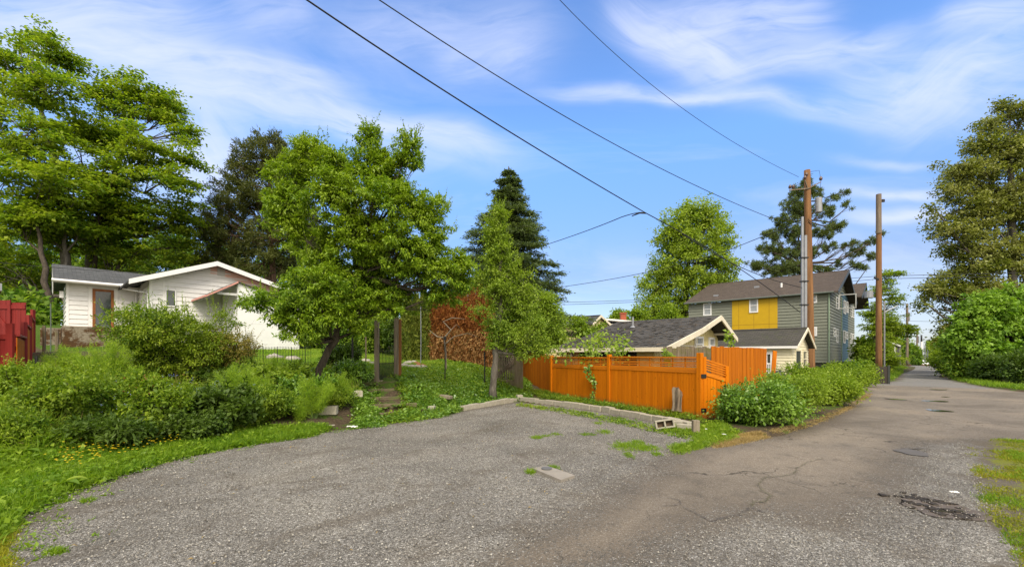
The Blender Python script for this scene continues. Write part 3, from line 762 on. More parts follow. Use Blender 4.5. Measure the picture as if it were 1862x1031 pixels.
def conifer(name, label, group, base, H, R, mat, bark, seed=1, levels=26, per=9, m=26, L=.3, Wd=.07, droop=.25, profile=None, top=0.02, trunk_r=.3, lo=.12, spread=.9, upturn=0.0):
    r = np.random.default_rng(seed); base = np.array(base, float); e = empty(name, base, 0, label, 'tree', group)
    mb = MB(); mb.tube([(0, 0, -.3), (0, 0, H * .3), (0, 0, H * .7), (0, 0, H)], [trunk_r * 1.2, trunk_r, trunk_r * .55, .03], 8)
    C = []; D = []
    for i in range(levels):
        t = lo + (1 - lo) * ((i + r.random() * .7) / levels); z = H * t
        rr = R * (profile(t) if profile else (1 - t) ** .85)
        for k in range(per):
            a = 2 * math.pi * (k + r.random()) / per + i * .7; ln = rr * (.55 + .6 * r.random()) + .05
            dv = np.array([math.cos(a), math.sin(a), 0]); 
            ns = max(2, int(ln / spread * 3))
            pts = []
            for j in range(ns + 1):
                s = j / ns; pts.append(dv * ln * s + np.array([0, 0, z - droop * ln * s ** 1.3 + upturn * ln * s ** 3]))
            mb.tube(pts, [max(.012, .028 * ln * (1 - q / (ns + .5))) for q in range(ns + 1)], 3, False)
            for j in range(1, ns + 1):
                s = j / ns; side = ln * .3 * (1.15 - s)
                for q in range(3):
                    off = (r.random() - .5) * 2 * side
                    C.append(pts[j] + np.array([-dv[1], dv[0], 0]) * off + r.normal(size=3) * .08); D.append(dv)
    C = np.array(C); D = np.array(D); N = len(C)
    nz = np.repeat(np.clip((H - C[:, 2]) / H * 3 + .12, 0, 1), m)[:, None]; cc = np.repeat(C, m, 0) + r.normal(size=(N * m, 3)) * spread * nz * np.array([.34, .34, .1]); dd = np.repeat(D, m, 0)
    d = unit(dd + r.normal(size=cc.shape) * np.array([.8, .8, .4]) + np.array([0, 0, -.15 + upturn]))
    n = unit(r.normal(size=cc.shape) * .5 + np.array([0, 0, 1]))
    leaf_obj('crown', [leaf_geo(cc, d, n, L * (.6 + .7 * r.random(N * m)), Wd, .05)], mat, e, r)
    mb.build('trunk', M[bark], e, smooth=True)
    return e

# ---------------------------------------------------------------- building helpers
class Bld:
    """a building (or other oriented thing) with its local frame: u along the alley, v across it, z absolute"""
    def __init__(s, name, ox, oy, zb, label, cat, group=None, rot=ROT):
        s.zb = zb; s.ox, s.oy = ox, oy; s.e = empty(name, (ox, oy, zb), rot, label, cat, group)
        s.cu = (math.cos(rot), math.sin(rot)); s.cv = (-math.sin(rot), math.cos(rot))
    def put(s, name, mb, mat, parent=None, bevel=0, label=None):
        mb.v = [(a, b, c - s.zb) for a, b, c in mb.v]
        o = mb.build(name, mat, parent or s.e, bevel)
        if label: o['label'] = label
        return o
    def u_at(s, px, v=0):
        t = (px - CX) / F; ox = s.ox + s.cv[0] * v; oy = s.oy + s.cv[1] * v
        return (t * oy - ox) / (s.cu[0] - t * s.cu[1])
    def v_at(s, px, u=0):
        t = (px - CX) / F; ox = s.ox + s.cu[0] * u; oy = s.oy + s.cu[1] * u
        return (t * oy - ox) / (s.cv[0] - t * s.cv[1])
    def z_at(s, py, u, v): return CH + (HY - py) / F * (s.oy + s.cu[1] * u + s.cv[1] * v)
def fv(v0): return lambda p, z, o: (p, v0 - o, z)          # wall facing -v, runs along u
def fu(u0): return lambda p, z, o: (u0 - o, p, z)          # wall facing -u, runs along v
def ccw_quad(mb, pts): mb.add(pts, [(0, 1, 2, 3)])
def lap(mb, f, lo, hi, z0, z1, e=.16, ops=(), lim=None, out=.034):
    z = z0
    while z < z1 - .01:
        zt = min(z + e, z1); zm = (z + zt) / 2
        a, b = (lo, hi) if lim is None else lim(zm)
        a = max(a, lo); b = min(b, hi)
        iv = [(a, b)] if b > a + .02 else []
        for (oa, ob, oz0, oz1) in ops:
            if oz0 < zt - .02 and oz1 > z + .02:
                iv = [s for (x, y) in iv for s in ((x, min(y, oa)), (max(x, ob), y)) if s[1] - s[0] > .02]
        for x, y in iv:
            mb.add([f(x, z, out), f(y, z, out), f(y, zt, .003), f(x, zt, .003), f(x, z, 0), f(y, z, 0)],
                   [(0, 1, 2, 3), (4, 5, 1, 0), (4, 0, 3), (5, 2, 1)])
        z = zt
def fbox(mb, f, a, b, z0, z1, o0, o1):
    p = [f(a, z0, o0), f(b, z0, o0), f(b, z0, o1), f(a, z0, o1), f(a, z1, o0), f(b, z1, o0), f(b, z1, o1), f(a, z1, o1)]
    mb.add(p, [(0, 3, 2, 1), (4, 5, 6, 7), (0, 1, 5, 4), (1, 2, 6, 5), (2, 3, 7, 6), (3, 0, 4, 7)])
def window(B, f, a, b, z0, z1, trim='white_trim', glass='glass_pale', fw=.09, sash=True, name='window', mull=False, proud=.075):
    if a > b: a, b = b, a
    m = MB()
    fbox(m, f, a, a + fw, z0, z1, .004, proud); fbox(m, f, b - fw, b, z0, z1, .004, proud)
    fbox(m, f, a + fw, b - fw, z1 - fw, z1, .004, proud); fbox(m, f, a + fw, b - fw, z0, z0 + fw, .004, proud)
    w = B.put(name, m, M[trim])
    g = MB(); fbox(g, f, a + fw, b - fw, z0 + fw, z1 - fw, .006, .014); B.put('pane', g, M[glass], w)
    if sash:
        h = MB(); zm = (z0 + z1) / 2; fbox(h, f, a + fw, b - fw, zm - fw * .3, zm + fw * .3, .016, proud * .8)
        if mull: um = (a + b) / 2; fbox(h, f, um - fw * .2, um + fw * .2, z0 + fw, zm - fw * .3, .016, proud * .7)
        B.put('sash_bar', h, M[trim], w)
    return w
def roof(B, name, u0, up, u1, v0, v1, z0, zp, z1, mat, th=.1):
    m = MB(); d = (0, 0, -th)
    m.slab([(u0, v0, z0), (up, v0, zp), (up, v1, zp), (u0, v1, z0)][::-1], d)
    m.slab([(up, v0, zp), (u1, v0, z1), (u1, v1, z1), (up, v1, zp)][::-1], d)
    # cap shingles
    m.slab([(up - .14, v0, zp - .03), (up, v0, zp + .03), (up, v1, zp + .03), (up - .14, v1, zp - .03)], (0, 0, .012))
    return B.put(name, m, mat)
def barge(B, u0, up, u1, v0, z0, zp, z1, mat, h=.2, w=.05, name='barge_board', drop=.1):
    m = MB()
    for (a, za, b, zb_) in ((u0, z0, up, zp), (u1, z1, up, zp)):
        m.add([(a, v0 - w, za - h), (a, v0 - w, za + .01), (b, v0 - w, zb_ + .01), (b, v0 - w, zb_ - h),
               (a, v0 - .003, za - h), (a, v0 - .003, za + .01), (b, v0 - .003, zb_ + .01), (b, v0 - .003, zb_ - h)],
              [(0, 1, 2, 3), (7, 6, 5, 4), (0, 3, 7, 4), (1, 5, 6, 2), (0, 4, 5, 1)])
    return B.put(name, m, M[mat])
def gable_wall(m, u0, u1, v, zb_, ut, z0, zp, z1, th=.12):
    """solid gable wall slab: corner heights z0, z1, peak at (ut,zp)"""
    m.slab([(u0, v, zb_), (u1, v, zb_), (u1, v, z1), (ut, v, zp), (u0, v, z0)], (0, th, 0))

# ---------------------------------------------------------------- the white house on the left
def white_house():
    B = Bld('white_house', -19.1, 23.2, 1.75, 'low white lap sided house with grey shingle roof and timber framed glass door', 'house')
    ge, gp_, gr, up, ur, ul = 5.44, 6.91, 5.80, 2.9, 6.75, -.9
    def zr(u): return (ge + (gp_ - ge) * (u - ul) / (up - ul)) if u < up else (gp_ + (gr - gp_) * (u - up) / (ur - up))
    w = MB(); u1 = 6.35
    w.slab([(0, 0, 1.5), (u1, 0, 1.5), (u1, 0, zr(u1) - .14), (up, 0, gp_ - .14), (0, 0, zr(0) - .14)], (0, .12, 0))
    w.box(0, .12, .125, 9, 1.5, zr(0) - .14); w.box(u1 - .12, u1, .125, 9, 1.5, zr(u1) - .14)
    w.box(-3.0, -.003, 3.8, 3.92, 2.4, 5.52); w.box(-3.0, -2.88, 3.93, 7, 2.4, 5.52)
    uw0, uw1 = B.u_at(300), B.u_at(320); zw0, zw1 = B.z_at(557, uw0, 0), B.z_at(526, uw0, 0)
    ud0, ud1 = B.u_at(168, 3.8), B.u_at(207, 3.8); zd1 = B.z_at(525, ud0, 3.8); zd0 = 3.2
    def lim(z):
        a = -9 if z < zr(0) - .2 else ul + (z + .2 - ge) / (gp_ - ge) * (up - ul)
        b = 99 if z < zr(u1) - .2 else up + (gp_ - .2 - z) / (gp_ - gr) * (ur - up)
        return (a, b)
    lap(w, fv(0), .1, u1, 2.6, 6.6, .25, [(uw0, uw1, zw0, zw1)], lim)
    lap(w, fv(3.8), -2.9, ud0 - .18, 3.1, 5.5, .25); lap(w, fv(3.8), ud1 + .18, -.15, 3.1, 5.5, .25); lap(w, fu(0), .1, 3.7, 3.0, 5.4, .25)
    lap(w, fu(-3.0), 3.9, 7, 3.0, 5.4, .25)
    B.put('wall', w, M['white_paint'])
    for q in ((fv(0), -.02, .1, 2.6, zr(0) - .15, .002, .035), (fv(3.8), -3.0, -2.9, 2.9, 5.5, .002, .035), (fv(3.8), ud0 - .17, ud0, 3.1, 5.4, .002, .03), (fv(3.8), ud1, ud1 + .17, 3.1, 5.4, .002, .03),
              (fv(3.8), -.14, -.02, 3.1, 5.5, .002, .03), (fu(0), .0, .1, 2.6, 5.2, .002, .03), (fv(0), .55, .62, 3.0, 5.6, .024, .034)):
        t = MB(); fbox(t, *q); B.put('corner_trim', t, M['white_trim'])
    # pink strip under the right rake: soffit light put in as colour
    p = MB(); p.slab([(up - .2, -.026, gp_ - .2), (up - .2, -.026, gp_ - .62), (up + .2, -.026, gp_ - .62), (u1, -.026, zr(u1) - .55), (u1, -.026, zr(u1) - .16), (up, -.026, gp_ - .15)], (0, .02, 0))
    B.put('pink_glow_strip', p, M['pink'])
    roof(B, 'roof', ul, up, ur, -.6, 9.4, ge, gp_, gr, M['roof_grey_y'])
    barge(B, ul, up, ur, -.6, ge + .01, gp_ + .01, gr + .01, 'white_trim', .24)
    s = MB()
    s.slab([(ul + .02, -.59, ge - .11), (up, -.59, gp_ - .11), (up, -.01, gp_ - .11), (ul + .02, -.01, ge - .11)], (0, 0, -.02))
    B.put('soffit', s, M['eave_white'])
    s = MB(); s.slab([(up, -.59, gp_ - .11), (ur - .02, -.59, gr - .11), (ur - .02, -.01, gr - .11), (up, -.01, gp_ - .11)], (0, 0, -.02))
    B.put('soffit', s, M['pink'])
    # wing roof
    m = MB(); m.slab([(-3.5, 3.2, 5.62), (-.6, 3.2, 5.62), (.9, 6.2, 6.72), (-3.5, 6.2, 6.8)], (0, 0, -.09)); m.slab([(-3.5, 6.2, 6.8), (1.5, 6.2, 6.72), (1.5, 9.2, 5.62), (-3.5, 9.2, 5.62)], (0, 0, -.09))
    B.put('wing_roof', m, M['roof_grey'])
    m = MB(); m.slab([(-3.5, 3.3, 5.5), (-.02, 3.3, 5.5), (-.02, 3.8, 5.5), (-3.5, 3.8, 5.5)], (0, 0, -.02))
    m.slab([(-3.5, 3.25, 5.5), (-3.5, 3.25, 5.6), (-3.5, 6.2, 6.7), (-3.5, 6.2, 5.2), (-3.5, 4.5, 4.9), (-3.5, 3.9, 4.9)], (.03, 0, 0))
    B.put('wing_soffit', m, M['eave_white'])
    g = MB(); g.tube([(-3.55, 3.12, 5.54), (-1.0, 3.12, 5.54), (-.75, 3.05, 5.56)], .075, 8); g.box(-3.55, -1.0, 3.14, 3.2, 5.46, 5.6)
    g.tube([(-.85, 3.1, 5.5), (-.8, 2.9, 5.35), (-.1, .35, 4.95), (-.07, -.02, 4.85), (-.07, -.05, 4.7), (-.07, -.05, 2.7)], .045, 8)
    g.tube([(-.14, 3.72, 5.4), (-.14, 3.72, 3.2)], .035, 6)
    B.put('gutter', g, M['white_trim'])
    window(B, fv(0), uw0, uw1, zw0, zw1, 'white_trim', 'glass', .05, False)
    d = MB(); f = fv(3.8)
    fbox(d, f, ud0, ud0 + .12, zd0, zd1, .002, .06); fbox(d, f, ud1 - .12, ud1, zd0, zd1, .002, .06); fbox(d, f, ud0 + .12, ud1 - .12, zd1 - .12, zd1, .002, .06)
    D = B.put('door', d, M['door_wood'])
    g = MB(); fbox(g, f, ud0 + .12, ud1 - .12, zd0, zd1 - .12, .004, .012); B.put('pane', g, M['glass'], D)
    h = MB(); fbox(h, f, ud1 - .2, ud1 - .1, zd0 + .95, zd0 + 1.1, .06, .13); B.put('handle', h, M['black'], D)
    uv0, uv1 = B.u_at(395), B.u_at(409); v = MB(); za, zb_ = B.z_at(501, uv0, 0), B.z_at(487, uv0, 0)
    fbox(v, fv(0), uv0, uv1, za, zb_, .02, .05)
    for i in range(6): fbox(v, fv(0), uv0 + .04, uv1 - .04, za + .03 + i * (zb_ - za - .06) / 6, za + .06 + i * (zb_ - za - .06) / 6, .051, .07)
    B.put('attic_vent', v, M['eave_white'])
    l = MB(); l.box(-3.25, -3.1, 3.85, 4.0, 4.7, 5.05); B.put('wall_light', l, M['white_trim'])
    # addition in front of the gable: plain white box with its own little gable roof
    e0, e1, ev = 3.27, 6.45, -3.0
    zt = B.z_at(514, e0, ev); zrr = zt - .95
    a = MB(); a.slab([(e0, ev, 1.6), (e1, ev, 1.6), (e1, ev, zrr), (e0, ev, zt)], (0, .1, 0)); a.slab([(e0, ev + .102, 1.6), (e0, -.03, 1.6), (e0, -.03, zt), (e0, ev + .102, zt)], (.1, 0, 0))
    for zz in (2.25, 3.35, 4.1): fbox(a, fv(ev), e0 + .02, e1 - .02, zz, zz + .012, .0, .006)
    a.slab([(e1 - .1, ev + .102, 1.6), (e1 - .1, -.03, 1.6), (e1 - .1, -.03, zrr), (e1 - .1, ev + .102, zrr)], (.1, 0, 0))
    A = B.put('addition_wall', a, M['shed_white'])
    r_ = MB(); el = e0 - 1.45; zl = zt - .82
    r_.slab([(el, ev - .12, zl), (e0, ev - .12, zt + .06), (e0, -.03, zt + .06), (el, -.03, zl)], (0, 0, -.06)); r_.slab([(e0, ev - .12, zt + .06), (e1 + .2, ev - .12, zrr), (e1 + .2, -.03, zrr), (e0, -.03, zt + .06)], (0, 0, -.06))
    B.put('addition_roof', r_, M['roof_dark'])
    r_ = MB(); r_.slab([(el, ev - .15, zl), (e0, ev - .15, zt + .06), (e0, ev - .15, zt - .03), (el, ev - .15, zl - .08)], (0, .028, 0)); r_.box(el - .03, el, ev - .12, -.03, zl - .08, zl + .02)
    B.put('porch_fascia', r_, M['pink_edge'])
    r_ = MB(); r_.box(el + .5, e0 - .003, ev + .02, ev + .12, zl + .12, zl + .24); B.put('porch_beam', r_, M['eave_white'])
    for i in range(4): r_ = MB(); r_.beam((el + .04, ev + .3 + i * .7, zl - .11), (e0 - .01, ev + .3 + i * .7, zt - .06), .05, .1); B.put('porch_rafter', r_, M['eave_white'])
    # mossy concrete terrace wall
    C = Bld('terrace_wall', *(B.ox + VX * 1.8, B.oy + VY * 1.8), 1.5, 'stained mossy concrete terrace wall below the timber framed glass door', 'retaining wall')
    m = MB(); m.box(-3.2, -.04, 0, 1.93, 1.2, 3.11); m.box(-3.95, -3.203, .5, 2.2, 1.2, 3.0); C.put('wall', m, M['mossy_concrete'], bevel=.02)
    return B
def white_bits():
    pass

# ---------------------------------------------------------------- cottage, garage, grey block
def cottage():
    ox, oy = 5.62, 16.0
    B = Bld('cream_cottage', ox, oy, 0.05, 'low cream cottage with worn dark shingle roof behind the orange fence', 'cottage')
    W0 = 8.22; up = 5.82; zp, zl, zr_ = 3.44, 1.93, 2.47; L = 5.3; um, zm = 3.6, 2.78
    m = MB(); d = (0, 0, -.09)
    # left slope has a flatter skirt
    m.slab([(0, 0, zl), (um, 0, zm), (um, L, zm), (0, L, zl)][::-1], d); m.slab([(um, 0, zm), (up, 0, zp), (up, L, zp), (um, L, zm)][::-1], d)
    m.slab([(up, 0, zp), (W0, 0, zr_), (W0, L, zr_), (up, L, zp)][::-1], d)
    # curled loose shingles
    r = random.Random(5)
    for i in range(420):
        u = r.uniform(.1, up - .2); v = r.uniform(.1, L - .3); z = (zl + (zm - zl) * u / um) if u < um else zm + (zp - zm) * (u - um) / (up - um)
        w = r.uniform(.1, .26); h = r.uniform(.006, .03)
        m.add([(u, v, z + h), (u, v + w, z + h * r.random()), (u + .14, v + w, z + .045), (u + .14, v, z + .045)], [(0, 1, 2, 3)])
    B.put('roof', m, M['roof_dark'])
    b = MB()
    for (a, za, c, zc) in ((0, zl, um, zm), (um, zm, up, zp), (W0, zr_, up, zp)):
        b.add([(a, -.06, za - .2), (a, -.06, za + .015), (c, -.06, zc + .015), (c, -.06, zc - .2), (a, -.003, za - .2), (a, -.003, za + .015), (c, -.003, zc + .015), (c, -.003, zc - .2)],
              [(0, 1, 2, 3), (7, 6, 5, 4), (0, 3, 7, 4), (1, 5, 6, 2), (0, 4, 5, 1)])
    B.put('barge_board', b, M['cream_trim'])
    b = MB(); b.box(-.04, -.003, 0, L, zl - .16, zl + .0); B.put('fascia', b, M['cream_trim'])
    w = MB(); inv = .75
    w.slab([(.6, inv, 0), (7.75, inv, 0), (7.75, inv, zr_ - .0), (up, inv, zp - .13), (um, inv, zm - .13), (.6, inv, zl + .02)], (0, .1, 0))
    w.box(.6, .7, inv + .103, L - .4, 0, zl + .02); w.box(7.65, 7.75, inv + .103, L - .4, 0, zr_ - .05)
    w.slab([(.7, L - .5, 0), (7.6, L - .5, 0), (7.6, L - .5, zr_ - .05), (up, L - .5, zp - .13), (.7, L - .5, zl)], (0, .1, 0))
    for i in range(28):
        u = .75 + i * .25; zt = (zl + (zm - zl) * u / um if u < um else (zm + (zp - zm) * (u - um) / (up - um) if u < up else zp + (zr_ - zp) * (u - up) / (W0 - up))) - .14
        if u < 7.7: w.box(u, u + .03, inv - .012, inv - .001, .1, zt)
    B.put('wall', w, M['cream'])
    s = MB(); s.box(up - 1.0, up - .9, inv - .05, inv - .013, .1, 2.7); B.put('corner_trim', s, M['cream_trim']); s = MB(); s.box(.6, 7.7, inv - .04, inv - .015, 2.0, 2.08); B.put('band_board', s, M['cream_trim'])
    # purlin ends under the verge
    for u, z in ((1.2, 2.05), (um, zm - .16), (up, zp - .16), (7.2, 2.7)): s = MB(); s.box(u - .05, u + .05, -.0, inv - .002, z - .1, z); B.put('purlin', s, M['cream_trim'])
    f = fv(inv)
    a, b_ = B.u_at(1262, inv), B.u_at(1277, inv); window(B, f, a, b_, B.z_at(640, a, inv), B.z_at(611, a, inv), 'white_trim', 'glass_pale', .1)
    a, b_ = B.u_at(1287.5, inv), B.u_at(1297.5, inv); window(B, f, a, b_, B.z_at(644, a, inv), B.z_at(613, a, inv), 'white_trim', 'glass_pale', .1)
    # black sheet on the eave side, painting in the shade of the porch recess
    f = fu(.6); a, b_ = B.v_at(1158, .6), B.v_at(1055, .6)
    o = MB(); fbox(o, f, min(a, b_), min(max(a, b_), L - .5), .3, zl - .1, .002, .02); B.put('porch_shade_sheet', o, M['black'])
    for v in (.12, 2.2, 4.2): o = MB(); o.box(.02, .12, v, v + .1, 0, zl - .1); B.put('porch_post', o, M['old_wood'])
    p = MB(); p.tube([(4.3, 3.6, 2.9), (4.3, 3.6, 3.5)], .05, 8); p.tube([(4.3, 3.6, 2.98), (4.3, 3.6, 3.06)], [.16, .07], 10); B.put('vent_pipe', p, M['galv'])
    return B

def garage():
    B = Bld('cream_garage', 14.54, 22.4, .0, 'small cream clapboard garage with peeling paint beside the tall brown pole', 'garage')
    up, W0, L = 2.62, 5.0, 6.0; ze, zp = 2.1, 3.14
    roof(B, 'roof', 0, up, W0, 0, L, ze, zp, ze - .02, M['roof_garage'], .07)
    barge(B, 0, up, W0, 0, ze, zp, ze - .02, 'cream_trim', .15)
    g = MB(); g.box(-.05, -.003, 0, L, ze - .12, ze - .0); B.put('fascia', g, M['white_trim'])
    u0, u1, v0 = .22, 4.7, .32
    w = MB(); w.slab([(u0, v0, -.1), (u1, v0, -.1), (u1, v0, ze + .0), (up, v0, zp - .12), (u0, v0, ze + .0)], (0, .08, 0)); w.box(u0, u0 + .08, v0 + .083, L - .3, -.1, ze)
    w.box(u1 - .08, u1, v0 + .083, L - .3, -.1, ze)
    f1, f2 = fv(v0), fu(u0)
    d0, d1 = B.u_at(1446, v0), B.u_at(1455, v0); e0, e1 = B.u_at(1458, v0), B.u_at(1465, v0)
    va, vb = B.v_at(1391, u0), B.v_at(1406, u0); za, zb_ = B.z_at(682, u0, va), B.z_at(640, u0, va)
    def lim(z): return (-9, 99) if z < ze - .1 else (up * (z + .1 - ze) / (zp - ze) , W0 - (W0 - up) * (z + .1 - ze) / (zp - ze))
    lap(w, f1, u0, u1, .0, 2.95, .15, [(d0, d1, 0, 1.85), (e0, e1, .9, 1.9)], lim); lap(w, f2, v0, L - .3, .0, ze, .15, [(min(va, vb) - .12, max(va, vb) + .12, za - .1, zb_ + .1)])
    B.put('wall', w, M['cream_worn'])
    window(B, f2, va, vb, za, zb_, 'white_trim', 'glass', .12, True, mull=True)
    d = MB(); fbox(d, f1, d0, d1, .02, 1.85, .004, .012); D = B.put('door', d, M['dark_trim'])
    d = MB(); fbox(d, f1, d0 - .09, d0, 0, 1.95, .024, .05); fbox(d, f1, d1, d1 + .09, 0, 1.95, .024, .05); fbox(d, f1, d0, d1, 1.86, 1.95, .024, .05); B.put('door_frame', d, M['cream_worn'], D)
    window(B, f1, e0, e1, .9, 1.9, 'cream_worn', 'glass', .07)
    return B

def grey_block():
    ox, oy = .72 * 42, 42.0
    B = Bld('apartment_block', ox, oy, .5, 'three storey grey green sided apartment house with ochre and blue panels', 'apartment house')
    L = 13.3; z0, ze = .9, B.z_at(531, 0, 0); W1 = 15.2; up = 7.9; zp = 10.75; ze2 = 8.0
    top = B.z_at(532, 0, 0)
    w = MB()
    w.box(0, 21, 0, L, z0, top - .1)
    w.slab([(0.01, .003, top - .12), (W1, .003, top - .12), (W1, .003, ze2 - .3), (up, .003, zp - .35)], (0, .12, 0))
    yv0, yv1 = B.v_at(1331.5, 0), B.v_at(1414, 0); zy0, zy1 = B.z_at(600, 0, (yv0 + yv1) / 2), top
    bu0, bu1 = B.u_at(1529.5, 0), B.u_at(1541, 0)
    lim = lambda z: (-9, 99) if z < top - .2 else (up * (z + .3 - ze) / (zp - ze), W1 - (W1 - up) * (z + .3 - ze2) / (zp - ze2))
    wins_v = [(1279, 1294, 551, 574), (1363, 1379, 543, 568.5), (1477, 1486, 535, 551), (1480, 1486, 594, 611)]
    ops = []
    for x0, x1, y0, y1 in wins_v:
        a, b_ = B.v_at(x1), B.v_at(x0); c = (a + b_) / 2; ops.append((a, b_, B.z_at(y1, 0, c), B.z_at(y0, 0, c)))
    lo, hi = min(yv0, yv1), max(yv0, yv1)
    lap(w, fu(0), .1, L, z0, top - .1, .3, ops + [(lo, hi, zy0 - .5, 99)], out=.06); 
    lap(w, fv(0), .1, bu0 - .1, z0, zp, .3, [], lim, .06); lap(w, fv(0), bu1 + .1, 20.9, z0, 9.6, .3, [], lambda z: (-9, 99) if z < top - .2 else (15.3, 20.9 - max(0, z - 8.2) * 1), .06)
    lap(w, fv(0), bu0 - .1, bu1 + .1, 8.5, zp, .3, [], lim, .06)
    B.put('wall', w, M['grey_siding'])
    y = MB(); fbox(y, fu(0), lo, hi, zy0, top - .1, .0, .075)
    Y = B.put('ochre_panel', y, M['yellow_panel'])
    y = MB(); zz = zy0 + .55; fbox(y, fu(0), lo, hi, zz, zz + .04, .076, .082)
    for q in (.17, .5, .84): fbox(y, fu(0), lo + (hi - lo) * q, lo + (hi - lo) * q + .035, zy0, (zy0 + (top - zy0) * (.52 if q == .5 else 1)) - .1, .0765, .0825)
    B.put('panel_joint', y, plainmat('joint', (.33, .19, .01)), Y)
    bl = MB(); fbox(bl, fv(0), bu0, bu1, z0, 8.5, .0, .03); lap(bl, lambda p, z, o: (p, -.03 - o, z), bu0, bu1, z0, 8.5, .3, out=.05)
    B.put('blue_panel', bl, M['blue_panel'])
    fo = MB(); fo.box(.3, 20.7, .3, L - .3, -.2, z0); B.put('foundation', fo, M['far_grey'])
    for i, (a, b_, c, d) in enumerate(ops): 
        o = .078 if lo < (a + b_) / 2 < hi else 0.0
        window(B, (lambda p, z, q, o=o: (-q - o, p, z)), a, b_, c, d, 'white_trim', 'glass_pale', .12)
    for (x0, x1, y0, y1) in [(1515, 1518.5, 596, 612), (1520, 1523, 598, 623), (1531, 1534.5, 601, 624), (1536, 1539, 603, 617), (1546, 1548.5, 606, 627), (1549, 1552, 607, 620),
                             (1532, 1535.5, 547, 571), (1537.5, 1540, 549, 569), (1546, 1548.6, 556, 577), (1549.6, 1552, 558, 578), (1519.5, 1523.5, 541, 562)]:
        a, b_ = B.u_at(x0), B.u_at(x1); c = (a + b_) / 2; dd = .085 if bu0 < c < bu1 else 0
        window(B, (lambda p, z, q, dd=dd: (p, -q - dd, z)), a, b_, B.z_at(y1, c, 0), B.z_at(y0, c, 0), 'white_trim', 'glass', .1)
    # open casement standing out from the gable wall
    a = B.u_at(1523.6); zc0, zc1 = B.z_at(562, a, 0), B.z_at(536, a, 0); m = MB()
    q0, q1 = -1.55, -.06; 
    m.box(a - .03, a + .03, q0, q1, zc0, zc0 + .09); m.box(a - .03, a + .03, q0, q1, zc1 - .09, zc1); m.box(a - .03, a + .03, q0, q0 + .09, zc0 + .09, zc1 - .09); m.box(a - .03, a + .03, q1 - .09, q1, zc0 + .09, zc1 - .09)
    cw = B.put('open_casement', m, M['white_trim'])
    # roofs
    ov = .75
    r1 = roof(B, 'roof', -.35, up, W1 + .1, -ov, L + .4, ze + .02, zp, ze2 - .1, M['roof_brown'], .16)
    barge(B, -.35, up, W1 + .1, -ov, ze + .02, zp, ze2 - .1, 'dark_trim', .3)
    m = MB(); m.slab([(14.4, -1.3, zp - 2.2), (20.0, -1.3, zp + .0), (20.0, L - 3, zp + .0), (14.4, L - 3, zp - 2.2)][::-1], (0, 0, -.16)); m.slab([(20.0, -1.3, zp), (23.4, -1.3, zp - 2.9), (23.4, L - 3, zp - 2.9), (20.0, L - 3, zp)][::-1], (0, 0, -.16))
    B.put('roof', m, M['roof_brown'])
    barge(B, 14.4, 20.0, 23.4, -1.3, zp - 2.2, zp, zp - 2.9, 'dark_trim', .35)
    m = MB(); m.tube([(-.42, -ov + .3, ze - .08), (-.42, L + .4, ze - .08)], .09, 8); B.put('gutter', m, M['gutter_grey'])
    m = MB(); m.tube([(-.06, -.03, top), (-.06, -.03, z0)], .07, 6); B.put('downpipe', m, M['green_trim']); m = MB(); m.tube([(bu0 - .15, -.06, top + .3), (bu0 - .15, -.06, z0)], .06, 6); B.put('downpipe', m, M['green_trim'])
    for (px, py) in ((1421, 512),):
        vv = B.v_at(px, 3.0); m = MB(); m.tube([(3.0, vv, 8.4), (3.0, vv, 9.35)], .1, 8); B.put('vent_pipe', m, M['white_trim'])
    for px, uu in ((1302, 1.6), (1376, 3.9)):
        vv = B.v_at(px, uu); z = ze + (zp - ze) * (uu + .35) / (up + .35); m = MB(); m.box(uu - .12, uu + .12, vv - .25, vv + .25, z - .05, z + .16); B.put('roof_vent', m, M['galv'])
    return B
_pm = {}
def plainmat(n, c, **k):
    if n not in _pm: _pm[n] = plain(n, c, **k)
    return _pm[n]

def simple_house(name, ox, oy, zb, W0, L, ze, zp, up, wallm, roofm, label, cat='house', group=None, trim='white_trim', wins=(), inset=.3, e=.18, rot=ROT):
    B = Bld(name, ox, oy, zb, label, cat, group, rot)
    roof(B, 'roof', 0, up, W0, 0, L, ze, zp, ze, roofm, .08); barge(B, 0, up, W0, 0, ze, zp, ze, trim, .2)
    w = MB(); w.slab([(inset, inset, zb - .3), (W0 - inset, inset, zb - .3), (W0 - inset, inset, ze), (up, inset, zp - .14), (inset, inset, ze)], (0, .1, 0))
    w.box(inset, inset + .1, inset + .103, L - inset, zb - .3, ze); w.box(W0 - inset - .1, W0 - inset, inset + .103, L - inset, zb - .3, ze)
    lim = lambda z: (-9, 99) if z < ze - .1 else (up * (z + .12 - ze) / (zp - ze), W0 - (W0 - up) * (z + .12 - ze) / (zp - ze))
    lap(w, fv(inset), inset, W0 - inset, zb, zp - .1, e, [], lim); lap(w, fu(inset), inset, L - inset, zb, ze, e)
    B.put('wall', w, wallm)
    for (ax, p0, p1, y0, y1) in wins:
        if ax == 'u': a, b_ = B.u_at(p0, inset), B.u_at(p1, inset); window(B, fv(inset - .0), a, b_, B.z_at(y1, a, inset), B.z_at(y0, a, inset), trim, 'glass_pale', .09)
        else: a, b_ = B.v_at(p1, inset), B.v_at(p0, inset); window(B, fu(inset), a, b_, B.z_at(y1, inset, a), B.z_at(y0, inset, a), trim, 'glass_pale', .09)
    return B

